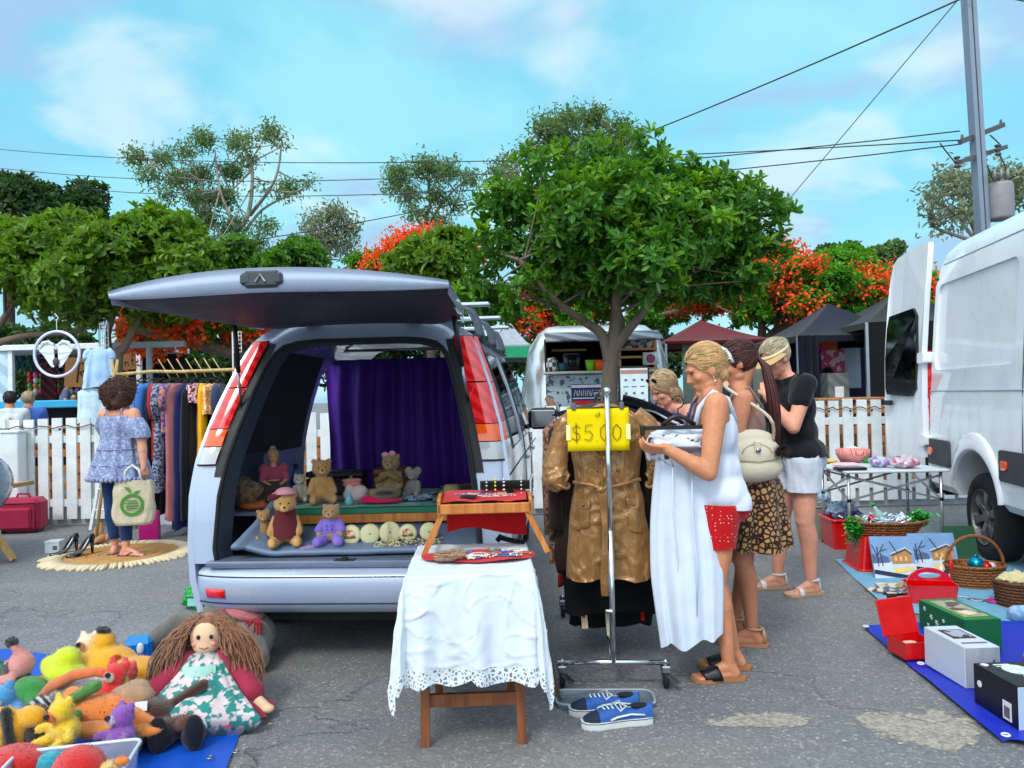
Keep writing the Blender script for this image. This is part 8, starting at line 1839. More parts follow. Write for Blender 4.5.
mb.tube([(0,0,.01),(0,.03,.12)],.006,6);o=mb.build('rope_bow',M('rope_cream',(.72,.70,.55),.8),None,True,loc=p);tag(o,'cream rope bow in front of the tie-backs on the mat','rope bow')
mb=MB();p=at(418,548,4.14);p.z=.60
for i in range(130):mb.ell((rng(-.13,.13),rng(-.05,.05),rng(0,.03)),(.008,.006,.006),None,6,4)
o=mb.build('bead_garland',M('bead_beige',(.66,.60,.48),.5,isl=.4),None,True,loc=p);tag(o,'heap of beige beaded garland right of the rope bow','garland')
p=at(310,556,4.12);p.z=.60;small('purple_fan','small folded lilac fan lying between the bear and the doll','fan',p,lambda mb:mb.box((0,0,.008),(.11,.05,.01),Euler((0,-.1,.3))),fab('lilac',(.60,.50,.70)),smooth=False)
# -- toys on the blue tarpaulin
tarp=M('tarp_blue',(.03,.30,.72),.45,var=.12,vs=4,bump=.5,bs=14,spec=.5)
def sheet(name,label,cat,pts,z,mat,n=24,amp=.012,group=None,fringe=0.):
    """pts: four ground pixels, far-left, far-right, near-right, near-left"""
    q=[G(*p) for p in pts];o=MB().grid(lambda u,v:(lambda p:V((p.x+fringe*.02*math.sin(v*23),p.y+.015*math.sin(u*19+v*5),z+amp*max(0,.5+nz(u*6,v*6,z*100)+.5*math.sin(v*7+u*3)))))((q[3].lerp(q[2],u)).lerp(q[0].lerp(q[1],u),v)),n,n).build(name,mat,None,True)
    tag(o,label,cat,group);return o
sheet('tarpaulin','bright blue tarpaulin under the heap of soft toys','tarpaulin',((-40,650),(262,672),(222,782),(-60,900)),.008,tarp)
for px,py in ((236,757),(210,763)):
    o=MB().tube([(.012*math.cos(a),.012*math.sin(a),0) for a in [2*PI*k/14 for k in range(14)]],.003,5,closed=True).build('eyelet',steel,bpy.data.objects['tarpaulin'],True);o.location=G(px,py)+V((0,0,.022))
def toy(name,label,cat,px,py,z,rot,parts,vox=.009,s=.95):
    """parts: (part name, colour, [(centre, radii) or (a, b, ra, rb)])"""
    t=thing(name,label,cat,G(px,py)+V((0,0,z)));t.rotation_euler=tuple(R(a) for a in rot)
    for nm,col,bl in parts:
        b=Blob()
        for q in bl:
            if len(q)==2:b.e(V(q[0])*s,tuple(k*s for k in q[1]) if hasattr(q[1],'__len__') else q[1]*s)
            elif len(q)==3:b.e(V(q[0])*s,tuple(k*s for k in q[1]),Euler(tuple(R(a) for a in q[2])))
            else:b.c(V(q[0])*s,V(q[1])*s,q[2]*s,q[3]*s)
        m=col if not isinstance(col,tuple) else plush('toy_%d_%d_%d' % tuple(int(c*99) for c in col),col);ob_=b.build(nm,m,t,vox,3);fuzz(ob_.data,int(600+2600*min(1,len(ob_.data.polygons)/6000)),.0085,.0014)
    return t
# grey elephant lying behind the doll
ge=(.42,.41,.39);pkk=(.78,.42,.45)
toy('plush_elephant','big grey plush elephant with pink foot soles lying behind the rag doll','plush toy',226,662,0,(0,0,-12),[
 ('body',ge,[((0,.05,.15),(.26,.17,.16)),((.16,-.02,.13),(.12,.14,.13)),((.17,-.05,.15),(.24,-.12,.07),.10,.085),((.24,-.12,.075),(.14,-.2,.065),.085,.075),((-.15,.0,.16),(-.27,-.05,.22),.075,.06),((-.27,-.05,.22),(-.40,-.10,.12),.06,.055),((-.40,-.10,.12),(-.45,-.13,.06),.055,.05),((-.02,.02,.25),(.13,.13,.11))]),
 ('foot_sole',pkk,[((.10,-.235,.07),(.05,.03,.06))]),('ear',pkk,[((.12,.0,.285),(.11,.10,.035),(0,20,0))]),('hat_rim',(.85,.3,.45),[((.02,.0,.315),(.10,.08,.03))]),('hat_patch',(.82,.84,.84),[((-.06,.0,.34),(.07,.06,.035)),((.09,-.04,.33),(.035,.03,.02))])],s=.98)
el=bpy.data.objects['plush_elephant'];mb=MB();rd_=random.Random(2)
for k in range(34):a=rd_.uniform(0,6.3);mb.tube([V((.20,-.04,.25)),V((.20+.05*math.cos(a),-.06+.03*math.sin(a),.24)),V((.20+.06*math.cos(a),-.08+.03*math.sin(a),.19))],.004,4)
mb.build('red_tassel',fab('tassel_red',(.62,.10,.18)),el)
# rag doll
D0=G(196,722);t=thing('rag_doll','large rag doll with brown woollen hair in a patchwork dress on the tarpaulin','rag doll',(D0.x,D0.y+.12,0),R(6))
flesh=fab('doll_cloth',(.86,.72,.60),var=.04);hd=V((-.0,.02,.335));b=Blob();b.e(hd,(.075,.065,.082)).e(hd+V((0,-.01,-.035)),(.062,.058,.05)).c((0,.04,.20),hd,.035,.035).e((0,.04,.14),(.10,.07,.12));b.build('body',flesh,t,.008,4)
for sx in (-1,1):
    MB().ell(hd+V((sx*.028+.008,-.064,.012)),(.009,.004,.011)).build('eye',M('button_eye',(.12,.16,.24),.3),t,True);MB().ell(hd+V((sx*.04,-.055,-.022)),(.014,.004,.01)).build('cheek',fab('cheek_pink',(.88,.58,.50)),t,True)
MB().tube([hd+V((-.016,-.066,-.034)),hd+V((.004,-.069,-.041)),hd+V((.024,-.066,-.034))],.0018,5).build('mouth',M('stitch_red',(.7,.15,.15),.7),t,True)
woolh=plush('wool_brown',(.56,.37,.24),isl=.35);mb=MB();rd_=random.Random(11)
for i in range(1000):
    a=rd_.uniform(-2.6,2.6);up=rd_.uniform(0,1);d=V((math.sin(a),math.cos(a)*.8,0));
    if abs(a)>2.1 and rd_.random()<.8:continue
    p0=hd+V((d.x*.03,d.y*.04+.012,.085));p1=hd+V((d.x*.095,d.y*.07+.012,.065));L=rd_.uniform(.12,.27);sp=rd_.uniform(.9,1.6)
    if d.y<-.25:L=min(L,.05) if abs(d.x)<.72 else L
    p2=hd+V((d.x*.135*sp,d.y*.08-.02,.03-L*.35));p3=hd+V((d.x*.165*sp,d.y*.09-.05,-.02-L*.8))
    pts=[]
    for k in range(9):
        q=k/8;pp=p0.lerp(p1,min(1,q*3)) if q<.333 else p1.lerp(p2,(q-.333)/.333) if q<.667 else p2.lerp(p3,(q-.667)/.333);pts.append(pp+V((rd_.gauss(0,.006),rd_.gauss(0,.006),rd_.gauss(0,.006))))
    mb.tube(pts,.0031,4)
mb.build('woollen_hair',woolh,t);MB().ell(hd+V((0,.02,.025)),(.088,.068,.075)).build('hair_base',woolh,t,True)
patch=fab('patchwork',(.16,.50,.48),pat='noise',col2=(.80,.74,.76),pscale=26,plo=.47,phi=.53);pat2=fab('dress_plum',(.58,.16,.26))
MB().loft([[V((x*w_+.02*v+.012*math.sin(k*1.9+v*4)*v,y_-.10*v*v+.0,z_+.012*math.sin(k*2.3)*v)) for k,(x,z_) in enumerate([(math.cos(a),zc_+.045*math.sin(a)*(1+.5*v)) for a in [2*PI*i/44 for i in range(44)]])] for v,w_,y_,zc_ in ((0,.085,-.03,.235),(.3,.11,-.06,.19),(.6,.18,-.12,.12),(.85,.25,-.17,.085),(1,.29,-.20,.062))],True,True).build('patchwork_dress',patch,t,True)
skirt(MB(),[(V((0,.0,.24)),.07,.06),(V((0,-.06,.13)),.14,.12),(V((.02,-.13,.045)),.27,.18)],80,.03,11).build('underskirt',pat2,t,True)
for sx in (-1,1):
    b=Blob().c((sx*.07,.0,.235),(sx*.16,-.03,.16),.045,.06).c((sx*.16,-.03,.16),(sx*.215,-.09,.10),.06,.062).e((sx*.215,-.09,.10),.064);b.build('sleeve',pat2,t,.009,4);b=Blob().c((sx*.235,-.11,.085),(sx*.285,-.14,.055),.03,.026).e((sx*.30,-.15,.05),(.032,.026,.02));b.build('hand',flesh,t,.007,3)
    b=Blob().c((sx*.05,-.22,.06),(sx*.055,-.34,.05),.038,.035);b.build('sock',fab('sock_white',(.80,.80,.84)),t,.008,3);b=Blob().c((sx*.055,-.35,.05),(sx*.06,-.40,.06),.045,.045).e((sx*.07,-.415,.075),(.042,.038,.075));b.build('shoe',fab('shoe_navy',(.06,.07,.12)),t,.008,3)
MB().grid(lambda u,v:V((-.07+.14*u,-.095-.02*math.sin(u*PI)-.02*v,.24-.06*v)),8,4).build('bib',fab('bib_mint',(.62,.80,.76),pat='dots',col2=(.75,.2,.3),pscale=90),t,True)
YE=(.96,.70,.03);YG=(.84,.90,.06)
toy('plush_bear_toy','big golden yellow plush bear with a black nose lying on its back','plush toy',106,706,.02,(0,0,20),[
 ('body',YE,[((0,.08,.13),(.15,.12,.12)),((-.04,.12,.17),(-.02,.10,.27),.085,.055),((.12,0,.10),(.17,.12,.10)),((.22,.04,.10),(.34,.0,.09),.07,.06),((.2,-.10,.06),(.28,-.15,.05),.06,.05),((-.02,.1,.26),(.045,.04,.045)),((-.14,.12,.18),(.045,.04,.045))]),
 ('nose',(.03,.03,.04),[((-.02,.09,.325),(.035,.028,.016),(0,15,0))]),('mouth',(.80,.15,.04),[((.03,-.0,.20),(.045,.02,.012),(0,-20,0))])])
toy('plush_clown','white bodied plush figure in a lime yellow floppy hat and spotted sash','plush toy',62,726,.02,(0,0,-15),[
 ('body',(.80,.80,.77),[((.06,.05,.10),(.17,.11,.10)),((.20,.02,.13),(.30,.02,.17),.05,.045)]),('hat',YG,[((-.10,.12,.18),(.13,.09,.055),(0,25,0)),((-.11,.14,.24),(.065,.06,.05)),((-.17,.09,.11),(.06,.05,.05))]),('mitten',YG,[((.31,.01,.20),(.045,.035,.05)),((.33,-.01,.16),(.02,.02,.03)),((.28,-.01,.17),(.02,.02,.03))]),('belt',(.50,.33,.20),[((.02,-.05,.12),(.16,-.05,.15),.014,.014)])])
sash=plush('sash_spotted',(.86,.42,.10),pat='dots',col2=(.35,.12,.05),pscale=70);tt_=bpy.data.objects['plush_clown']
MB().tube([V((-.08,-.03,.10)),V((0,-.045,.17)),V((.10,-.03,.22)),V((.2,-.01,.235)),V((.27,.0,.22))],[.026,.028,.024,.02,.016],10).build('spotted_sash',sash,tt_,True)
toy('plush_mole','small plush animal with pink face black snout and green jacket at far left','plush toy',20,722,.02,(0,0,-25),[
 ('face',(.88,.58,.55),[((-.03,.03,.24),(.062,.05,.062)),((-.03,.02,.30),(-.045,-.0,.33),.022,.018),((-.06,-.03,.17),(.06,.04,.028))]),('snout',(.03,.03,.04),[((-.055,-.0,.345),(.032,.024,.022))]),('jacket',(.05,.55,.16),[((.04,.02,.10),(.11,.08,.09)),((.10,0,.12),(.18,-.03,.08),.04,.035)]),('hair',(.05,.05,.06),[((-.10,.04,.17),(.075,.06,.07))]),('paw',(.62,.60,.58),[((.20,-.04,.07),(.04,.035,.04))])])
dra=plush('dino_spotted',(.92,.50,.10),pat='dots',col2=(.42,.16,.03),pscale=48)
toy('plush_dinosaur','orange spotted plush dinosaur with a green spiked fringe','plush toy',98,752,.02,(0,0,-6),[
 ('body',dra,[((-.0,.05,.13),(.15,.08,.075)),((.12,.02,.11),(.28,.0,.08),.06,.03),((-.10,.06,.15),(-.18,.09,.18),.06,.04)]),('belly_frill',(.90,.52,.10),[((.06,-.06,.10),(.17,.05,.035)),((.22,-.03,.09),(.09,.04,.025))]),('green_frill',(.25,.52,.14),[((-.12,.0,.2),(-.02,.02,.25),.02,.026),((-.14,-.04,.14),(-.05,-.06,.16),.02,.022),((.06,-.115,.085),(.24,-.07,.08),.009,.009)]),('foot',(.92,.38,.12),[((.05,.10,.17),(.055,.035,.035)),((-.13,-.06,.06),(-.16,-.12,.03),.035,.03),((-.15,-.05,.09),(.045,.05,.05))])])
toy('plush_monkey','brown plush monkey in a beige cap with a white price tag','plush toy',146,740,.01,(0,0,10),[
 ('body',(.24,.10,.05),[((.03,.0,.09),(.10,.08,.08)),((.10,.02,.12),(.23,.06,.19),.028,.026),((.07,-.07,.07),(.19,-.10,.09),.032,.035),((.0,-.08,.06),(-.02,-.16,.04),.045,.05),((-.06,-.02,.05),(.06,.05,.05))]),('cap',(.72,.56,.42),[((-.07,.03,.17),(.10,.075,.06)),((-.10,-.03,.13),(.09,.05,.025),(0,-15,0)),((-.05,.05,.215),(.055,.04,.025))]),('foot',(.40,.16,.06),[((.20,-.105,.09),(.06,.035,.035))])])
MB().box((.0,-.065,.155),(.05,.003,.038),Euler((R(-25),0,.1))).build('price_tag',M('card_white',(.85,.85,.86),.5),bpy.data.objects['plush_monkey'])
toy('plush_zebra','small black and white striped plush toy in the middle of the heap','plush toy',42,742,.10,(0,0,0),[('body',plush('zebra',(.05,.05,.06),pat='wave',col2=(.82,.82,.82),pscale=14),[((0,0,.05),(.055,.05,.045))]),('nose',(.6,.6,.6),[((.045,.03,.08),(.03,.03,.025))])])
toy('plush_bird','dark grey plush bird with a red wing edge beside the plastic box','plush toy',38,766,.08,(0,0,15),[('body',(.09,.09,.10),[((0,0,.06),(.06,.055,.075)),((.0,0,.13),(.045,.04,.04))]),('wing',(.60,.10,.12),[((-.055,.01,.07),(.02,.04,.075))])])
toy('plush_bee','yellow plush bee with a black stripe at the bottom left corner','plush toy',4,772,.05,(0,0,0),[('body',YE,[((0,0,.10),(.09,.07,.11)),((.10,.02,.16),(.06,.045,.045))]),('stripe',(.03,.03,.03),[((.03,-.03,.20),(.065,-.06,.08),.022,.022)])])
toy('plush_parrot','round red plush parrot with an orange beak and yellow eye in the box','plush toy',80,826,.08,(0,0,0),[('body',(.82,.04,.04),[((0,0,.10),(.095,.08,.095))]),('eye_patch',(.92,.80,.50),[((.11,-.01,.11),(.035,.03,.035))]),('beak',(.95,.50,.05),[((.08,-.06,.08),(.04,.04,.04)),((.15,.0,.14),(.03,.02,.015))]),('pupil',(.03,.03,.03),[((.125,-.035,.115),(.014,.01,.016))])])
toy('plush_ball','bright red plush cushion at the very bottom left','plush toy',16,806,.05,(0,0,0),[('body',(.80,.04,.05),[((0,0,.10),(.12,.09,.07))])])
toy('plush_fish','turquoise and yellow plush fish beside the red cushion','plush toy',52,806,.05,(0,0,0),[('body',(.05,.62,.70),[((0,0,.09),(.06,.05,.06))]),('fin',YE,[((.06,0,.09),(.04,.04,.055))])])
for i,(px,py,z,c_,c2,lb) in enumerate(((22,700,.0,(.95,.62,.08),(.9,.3,.1),'small orange plush cub at the back left of the toy heap'),(128,716,.06,(.90,.30,.34),(.9,.8,.7),'coral pink plush piglet between the golden bear and the monkey'),(66,772,.10,(.96,.80,.12),(.95,.5,.1),'lemon yellow plush duckling above the storage box'),(14,748,.08,(.30,.62,.85),(.85,.9,.95),'sky blue plush elephant at the left edge of the heap'),(118,770,.05,(.55,.30,.70),(.9,.8,.9),'violet plush kitten at the right corner of the storage box'),(86,700,.12,(.97,.90,.78),(.9,.6,.5),'cream plush lamb on top of the golden bear'),(2,700,.0,(.20,.60,.30),(.9,.9,.3),'leaf green plush frog at the left edge'),(106,738,.12,(.90,.12,.14),(.95,.9,.85),'small scarlet plush mouse on top of the dinosaur'))):
    toy('plush_animal',lb,'plush toy',px,py,z,(rng(-25,10),rng(-15,15),rng(-60,60)),[('body',c_,[((0,0,.06),(.055,.045,.055)),((0,-.01,.13),(.042,.04,.04)),((-.03,0,.165),(.016,.01,.02)),((.03,0,.165),(.016,.01,.02)),((-.04,-.01,.07),(-.08,-.04,.06),.018,.016),((.04,-.01,.07),(.08,-.04,.06),.018,.016),((-.03,-.02,.03),(-.045,-.08,.025),.022,.02),((.03,-.02,.03),(.045,-.08,.025),.022,.02)]),('muzzle',c2,[((0,-.045,.122),(.02,.016,.016))]),('nose',(.03,.03,.04),[((0,-.062,.128),(.009,.007,.007))])],.006,1.1)
# plastic box
c=G(84,822);t=thing('storage_box','clear plastic storage box full of small plush toys at the bottom edge','box',(c.x-.06,c.y,0),R(12));cp=M('clear_plastic',(.66,.72,.80),.12,var=.03,alpha=.45,coat=.8)
pr=rrect(-.20,.20,-.15,.15,.03);MB().loft([[V((x*.9,y*.9,.004)) for x,y in pr],[V((x,y,.19)) for x,y in pr],[V((x*.975,y*.97,.19)) for x,y in pr],[V((x*.88,y*.88,.01)) for x,y in pr]],False,True).build('box_wall',cp,t,False,fix=True);MB().tube([V((x*1.01,y*1.01,.19)) for x,y in pr],.007,6,closed=True).build('rim',M('rim_clear',(.78,.82,.88),.2),t,True)
MB().box((.14,-.152,.10),(.05,.003,.05)).build('label',M('label_pinkish',(.85,.55,.62),.5),t)
# small plastic playset behind the doll, green bag
c=G(140,668);t=thing('toy_playset','blue and red plastic toy playset lying behind the rag doll','toy',(c.x,c.y,0),R(20));MB().box((0,0,.09),(.13,.09,.16),Euler((.2,0,0)),bev=.02).build('blue_panel',M('toy_blue',(.05,.50,.80),.3),t);MB().box((-.08,-.04,.06),(.10,.05,.06),bev=.015).build('red_piece',M('toy_red',(.85,.08,.15),.3),t);MB().ell((.01,-.06,.12),(.018,.01,.03)).build('white_figure',white_p,t,True)
c=G(196,612);t=thing('green_shopping_bag','crumpled bright green plastic shopping bag on the ground by the van bumper','bag',(c.x,c.y+.12,0));me=Blob().e((0,0,.06),(.14,.09,.07)).e((-.07,.02,.10),(.06,.05,.05)).e((.06,0,.09),(.06,.06,.045)).e((0,.02,.12),(.05,.04,.04)).mesh(.008,2)
edit_mesh(me,None,lambda c_,n:c_+n*.028*(nz(c_.x*28,c_.y*28,c_.z*28)+.5*nz(c_.x*60,c_.y*60,c_.z*60)));link('bag_body',me,M('bag_green',(.03,.55,.22),.35,var=.2,spec=.6),t)
MB().box((-.02,-.10,.06),(.09,.004,.05)).build('printed_panel',M('print_paleblue',(.55,.78,.80),.5),t);MB().tube([(-.05,0,.12),(-.03,-.02,.17),(.03,-.02,.17),(.05,0,.12)],.01,6).build('handle',M('bag_green',(.03,.55,.22),.35),t,True)
# litter
for i in range(26):
    px,py=rng(20,1000),rng(560,760)
    if 190<px<560 and py<620:continue
    c=G(px,py);r=rng(.004,.012);small('litter_scrap','tiny pale scrap of litter or dry leaf on the asphalt','litter',c+V((0,0,.003)),lambda mb:mb.add([(-r,-r*.4,0),(r*.6,-r*.7,.001),(r,r*.5,0),(-r*.5,r*.8,.002)],[(0,1,2,3)]),M('litter_pale',(.68,.64,.55),.8,isl=.4),'litter scraps scattered on the asphalt',False)
# -- right-hand stall
sheet('picnic_blanket','pale blue cloth spread on the ground under baskets and pictures','blanket',((834,560),(1120,548),(1160,645),(890,612)),.006,fab('pale_blue_cloth',(.40,.62,.74),bump=.4),30,.006)
sheet('tarpaulin','deep royal blue tarpaulin under the boxes at the right edge','tarpaulin',((862,628),(1140,622),(1120,752),(1003,746)),.012,M('tarp_royal',(.06,.16,.68),.5,var=.12,vs=3,bump=.5,bs=12),30,.012)
tp2=[o for o in bpy.data.objects if o.name.startswith('tarpaulin')][-1]
for px,py in ((866,631),(921,669),(1006,742)):
    o=MB().tube([(.014*math.cos(a),.014*math.sin(a),0) for a in [2*PI*k/14 for k in range(14)]],.004,5,closed=True).build('eyelet',white_p,tp2,True);o.location=G(px,py)+V((0,0,.028))
# folding table
t=thing('camping_table','white topped aluminium folding table with crossed legs by the white van','table',(2.78,6.30,0),R(-2));alu=M('aluminium_leg',(.68,.70,.72),.3,metal=.7)
MB().box((.40,.30,.70),(.86,.66,.022),bev=.006).build('tabletop',M('table_white',(.76,.80,.83),.5,var=.05),t)
for x,y in ((.02,.02),(.78,.02),(.02,.60),(.78,.60)):
    lg=MB().tube([(x,y,.02),(x,y,.69)],.013,10).build('leg',alu,t,True);MB().box((x,y,.012),(.04,.04,.024),bev=.004).build('foot',black_pl,lg);MB().box((x,y,.46),(.03,.03,.03),bev=.004).build('joint',black_pl,lg)
for a,b_ in (((.02,.02,.46),(.78,.02,.66)),((.02,.02,.66),(.78,.02,.46)),((.02,.60,.46),(.78,.60,.66)),((.02,.60,.66),(.78,.60,.46)),((.02,.02,.46),(.02,.60,.66)),((.78,.02,.46),(.78,.60,.66)),((.02,.60,.46),(.02,.02,.66))):MB().bar(a,b_,.012,.016).build('brace',alu,t)
def on(px,py,z=.713):return G(px,py,z)
sm=lambda *a,**k:small(*a,**k)
sm('round_basket','pink and red round woven basket on the folding table','basket',on(853,462),lambda mb:mb.lathe([(0,0),(.11,0),(.145,.07),(.15,.12),(.14,.12),(.13,.07),(.1,.012),(0,.012)],28,cap=False),M('basket_pink',(.76,.30,.30),.7,pat='weave',col2=(.85,.6,.58),pscale=22))
def crumple(name,label,cat,p,r,mat,seed=0,rough=.35,flat=.6,vox=.009):
    me=Blob().e((0,0,r[2]),r).e((r[0]*.4,0,r[2]*1.2),tuple(k*.6 for k in r)).e((-r[0]*.45,.01,r[2]*.9),tuple(k*.6 for k in r)).mesh(vox,2);edit_mesh(me,None,lambda c,n:c+n*min(r)*rough*(nz(c.x*26+seed,c.y*26,c.z*26)+.6*nz(c.x*60,c.y*60+seed,c.z*60)));o=link(name,me,mat,None,loc=p);tag(o,label,cat);return o
bagm=M('poly_bag',(.80,.74,.80),.15,var=.12,vs=20,alpha=.8,pat='noise',col2=(.80,.32,.42),pscale=16,plo=.52,phi=.62,coat=.8);bagm2=M('poly_bag_blue',(.62,.74,.86),.15,var=.15,vs=20,alpha=.75,pat='noise',col2=(.3,.42,.75),pscale=14,plo=.5,phi=.62,coat=.8)
crumple('cloth_bundle','white cotton bundle inside the pink round basket','cloth',on(853,455,.76),(.09,.07,.04),fab('cotton_bundle',(.82,.82,.86)),1)
crumple('plastic_bag','clear plastic bag of pink and white trinkets, right on the folding table','plastic bag',on(905,468),(.12,.09,.05),bagm,2);crumple('plastic_bag','clear plastic bag with bluish contents in the middle of the folding table','plastic bag',on(880,467),(.09,.08,.045),M('poly_bag_c',(.75,.82,.90),.15,alpha=.8,pat='noise',col2=(.6,.45,.7),pscale=18,coat=.8),3)
crumple('pink_lace','pink and white lace heap left on the folding table','cloth',on(846,467),(.12,.07,.02),fab('lace_pink',(.85,.70,.74)),4);crumple('yellow_cloth','folded yellow cloth on the left end of the folding table','cloth',on(828,463),(.09,.07,.02),fab('yellow_cloth',(.85,.68,.25)),5,.12);crumple('green_ribbon','small bright green ribbon bunch on the folding table','ribbon',on(868,463),(.05,.04,.02),fab('ribbon_green',(.08,.55,.2)),6)
t=thing('black_tray','flat black tray at the front edge of the folding table','tray',on(850,470),R(-2));MB().box((0,0,.012),(.25,.09,.022),bev=.003).build('tray',M('tray_black',(.08,.08,.09),.4),t);MB().box((0,0,.026),(.22,.07,.006)).build('lining',M('lining_grey',(.45,.45,.45),.6),t)
def tub(label,px,py,w_,d_,h,mat,rz=0,lip=.012,taper=.88):
    c=G(px,py);t=thing('plastic_tub',label,'tub',c,rz);pr=rrect(-w_/2,w_/2,-d_/2,d_/2,.03)
    MB().loft([[V((x*taper,y*taper,0)) for x,y in pr],[V((x,y,h)) for x,y in pr],[V((x*.95,y*.94,h)) for x,y in pr],[V((x*taper*.94,y*taper*.93,.015)) for x,y in pr]],True,True).build('tub_wall',mat,t,False,fix=True);MB().tube([V((x*1.02,y*1.02,h-.006)) for x,y in pr],lip,8,closed=True).build('rim',mat,t,True);return t
redp=M('plastic_red',(.80,.035,.04),.3,var=.06,coat=.3)
tub('red plastic tub under the folding table stuffed with plastic bags',846,546,.34,.36,.26,redp,R(-4));crumple('plastic_bag','blue tinted plastic bag bulging out of the red tub','plastic bag',G(844,542)+V((0,.0,.20)),(.14,.12,.08),bagm2,7);crumple('purple_bag','purple fabric bag in the right of the red tub','bag',G(856,545)+V((0,0,.20)),(.07,.08,.05),fab('purple_fab',(.30,.14,.52)),8)
crumple('plastic_bag','pale plastic bag between the grey bin and the red tub','plastic bag',G(822,530)+V((0,0,.24)),(.09,.09,.07),bagm2,9)
t=tub('pale grey plastic bin behind the red tub',819,536,.24,.26,.30,M('plastic_putty',(.55,.58,.54),.5),0,.008)
# second red crate upturned with basket of tinsel
t=thing('red_crate','upturned red plastic crate carrying the tinsel basket','crate',G(898,572)+V((0,.17,0)),R(-3));pr=rrect(-.26,.26,-.17,.17,.04)
MB().loft([[V((x*1.04,y*1.04,0)) for x,y in pr],[V((x*.9,y*.9,.26)) for x,y in pr]]).build('crate_wall',redp,t,False,fix=True);MB().tube([V((x*1.06,y*1.06,.012)) for x,y in pr],.012,6,closed=True).build('rim',redp,t,True)
wick=M('wicker_honey',(.66,.42,.20),.65,pat='weave',col2=(.42,.24,.10),pscale=28,bump=.7,bs=60)
def basket(name,label,p,rx,ry,h,mat,handle=0.,rows=7,flare=1.25,rz=0):
    t=thing(name,label,'basket',p,rz)
    n=48;rr=[[V((rx*(1/flare+(1-1/flare)*v)*math.cos(a)*(1+.012*math.sin(a*24+PI*(j % 2))),ry*(1/flare+(1-1/flare)*v)*math.sin(a)*(1+.012*math.sin(a*24+PI*(j % 2))),h*v)) for a in [2*PI*k/n for k in range(n)]] for j,v in enumerate([i/rows for i in range(rows+1)])]
    MB().loft(rr,True,False).loft([[p_*.95+V((0,0,.006)) for p_ in r] for r in rr],True,False).build('weave',mat,t,True)
    for j in range(rows):v=(j+.5)/rows;k_=1/flare+(1-1/flare)*v;MB().tube([V((rx*k_*1.01*math.cos(a),ry*k_*1.01*math.sin(a),h*v+.003*math.sin(a*24+PI*j))) for a in [2*PI*q/96 for q in range(96)]],h/rows*.36,5,closed=True).build('cane_row',mat,t,True)
    MB().tube([V((rx*1.01*math.cos(a),ry*1.01*math.sin(a),h)) for a in [2*PI*q/48 for q in range(48)]],.011,8,closed=True).build('rim',mat,t,True)
    if handle:MB().tube([V((rx*.98*math.cos(a),0,h+handle*math.sin(a))) for a in [PI*q/24 for q in range(25)]],.012,8).build('handle',mat,t,True)
    return t
pb_=at(902,528,6.05);cb=G(898,572)+V((0,.17,.262));basket('tinsel_basket','wide oval wicker basket of tinsel and ornaments on the red crate',cb,.29,.17,.10,wick,flare=1.35,rows=5,rz=R(-3))
tin=M('tinsel_green',(.05,.55,.16),.25,metal=.5,isl=.6)
def tinsel(name,label,c,r,n,mat):
    mb=MB();rd_=random.Random(int(c.x*1000))
    for i in range(n):
        p=V((rd_.gauss(0,r[0]),rd_.gauss(0,r[1]),rd_.gauss(0,r[2])));d=V((rd_.gauss(0,1),rd_.gauss(0,1),rd_.gauss(0,1))).normalized();s_=d.orthogonal().normalized()*.005;mb.add([p-s_,p+s_,p+s_+d*.035,p-s_+d*.035],[(0,1,2,3)])
    o=mb.build(name,mat,None,loc=c);tag(o,label,'tinsel');return o
tinsel('tinsel','green tinsel bunch hanging over the left rim of the oval basket',cb+V((-.27,-.06,.05)),(.03,.03,.05),300,tin);tinsel('tinsel','green tinsel bunch at the right rim of the oval basket',cb+V((.24,-.03,.12)),(.035,.03,.03),260,tin);tinsel('tinsel','silver white tinsel filling the middle of the oval basket',cb+V((0,0,.11)),(.10,.05,.02),420,M('tinsel_silver',(.72,.78,.84),.2,metal=.6,isl=.5))
bt=cb+V((-.03,0,.10));t=thing('glass_ornament','clear glass bottle ornament with a green cap in the oval basket','ornament',bt);t.rotation_euler=(0,R(-25),0);MB().lathe([(0,0),(.03,.0),(.034,.06),(.014,.10),(.012,.13)],16).build('glass',M('glass_pale',(.70,.85,.82),.08,alpha=.7),t,True);MB().lathe([(0,0),(.016,0),(.014,.02),(0,.02)],12,(0,0,.13)).build('cap',tin,t,True)
for i,(dx,dz,c_) in enumerate(((.08,.12,(.55,.75,.85)),(.13,.12,(.8,.82,.86)),(-.12,.12,(.75,.2,.25)))):small('bauble','%s bauble in the oval basket' % ['sky blue','silver','small red'][i],'bauble',cb+V((dx,-.02,dz)),lambda mb:mb.ell((0,0,0),.028).lathe([(.007,0),(.007,.01),(0,.01)],8,(0,0,.026)),M('bauble_%d' % i,c_,.12,metal=.6))
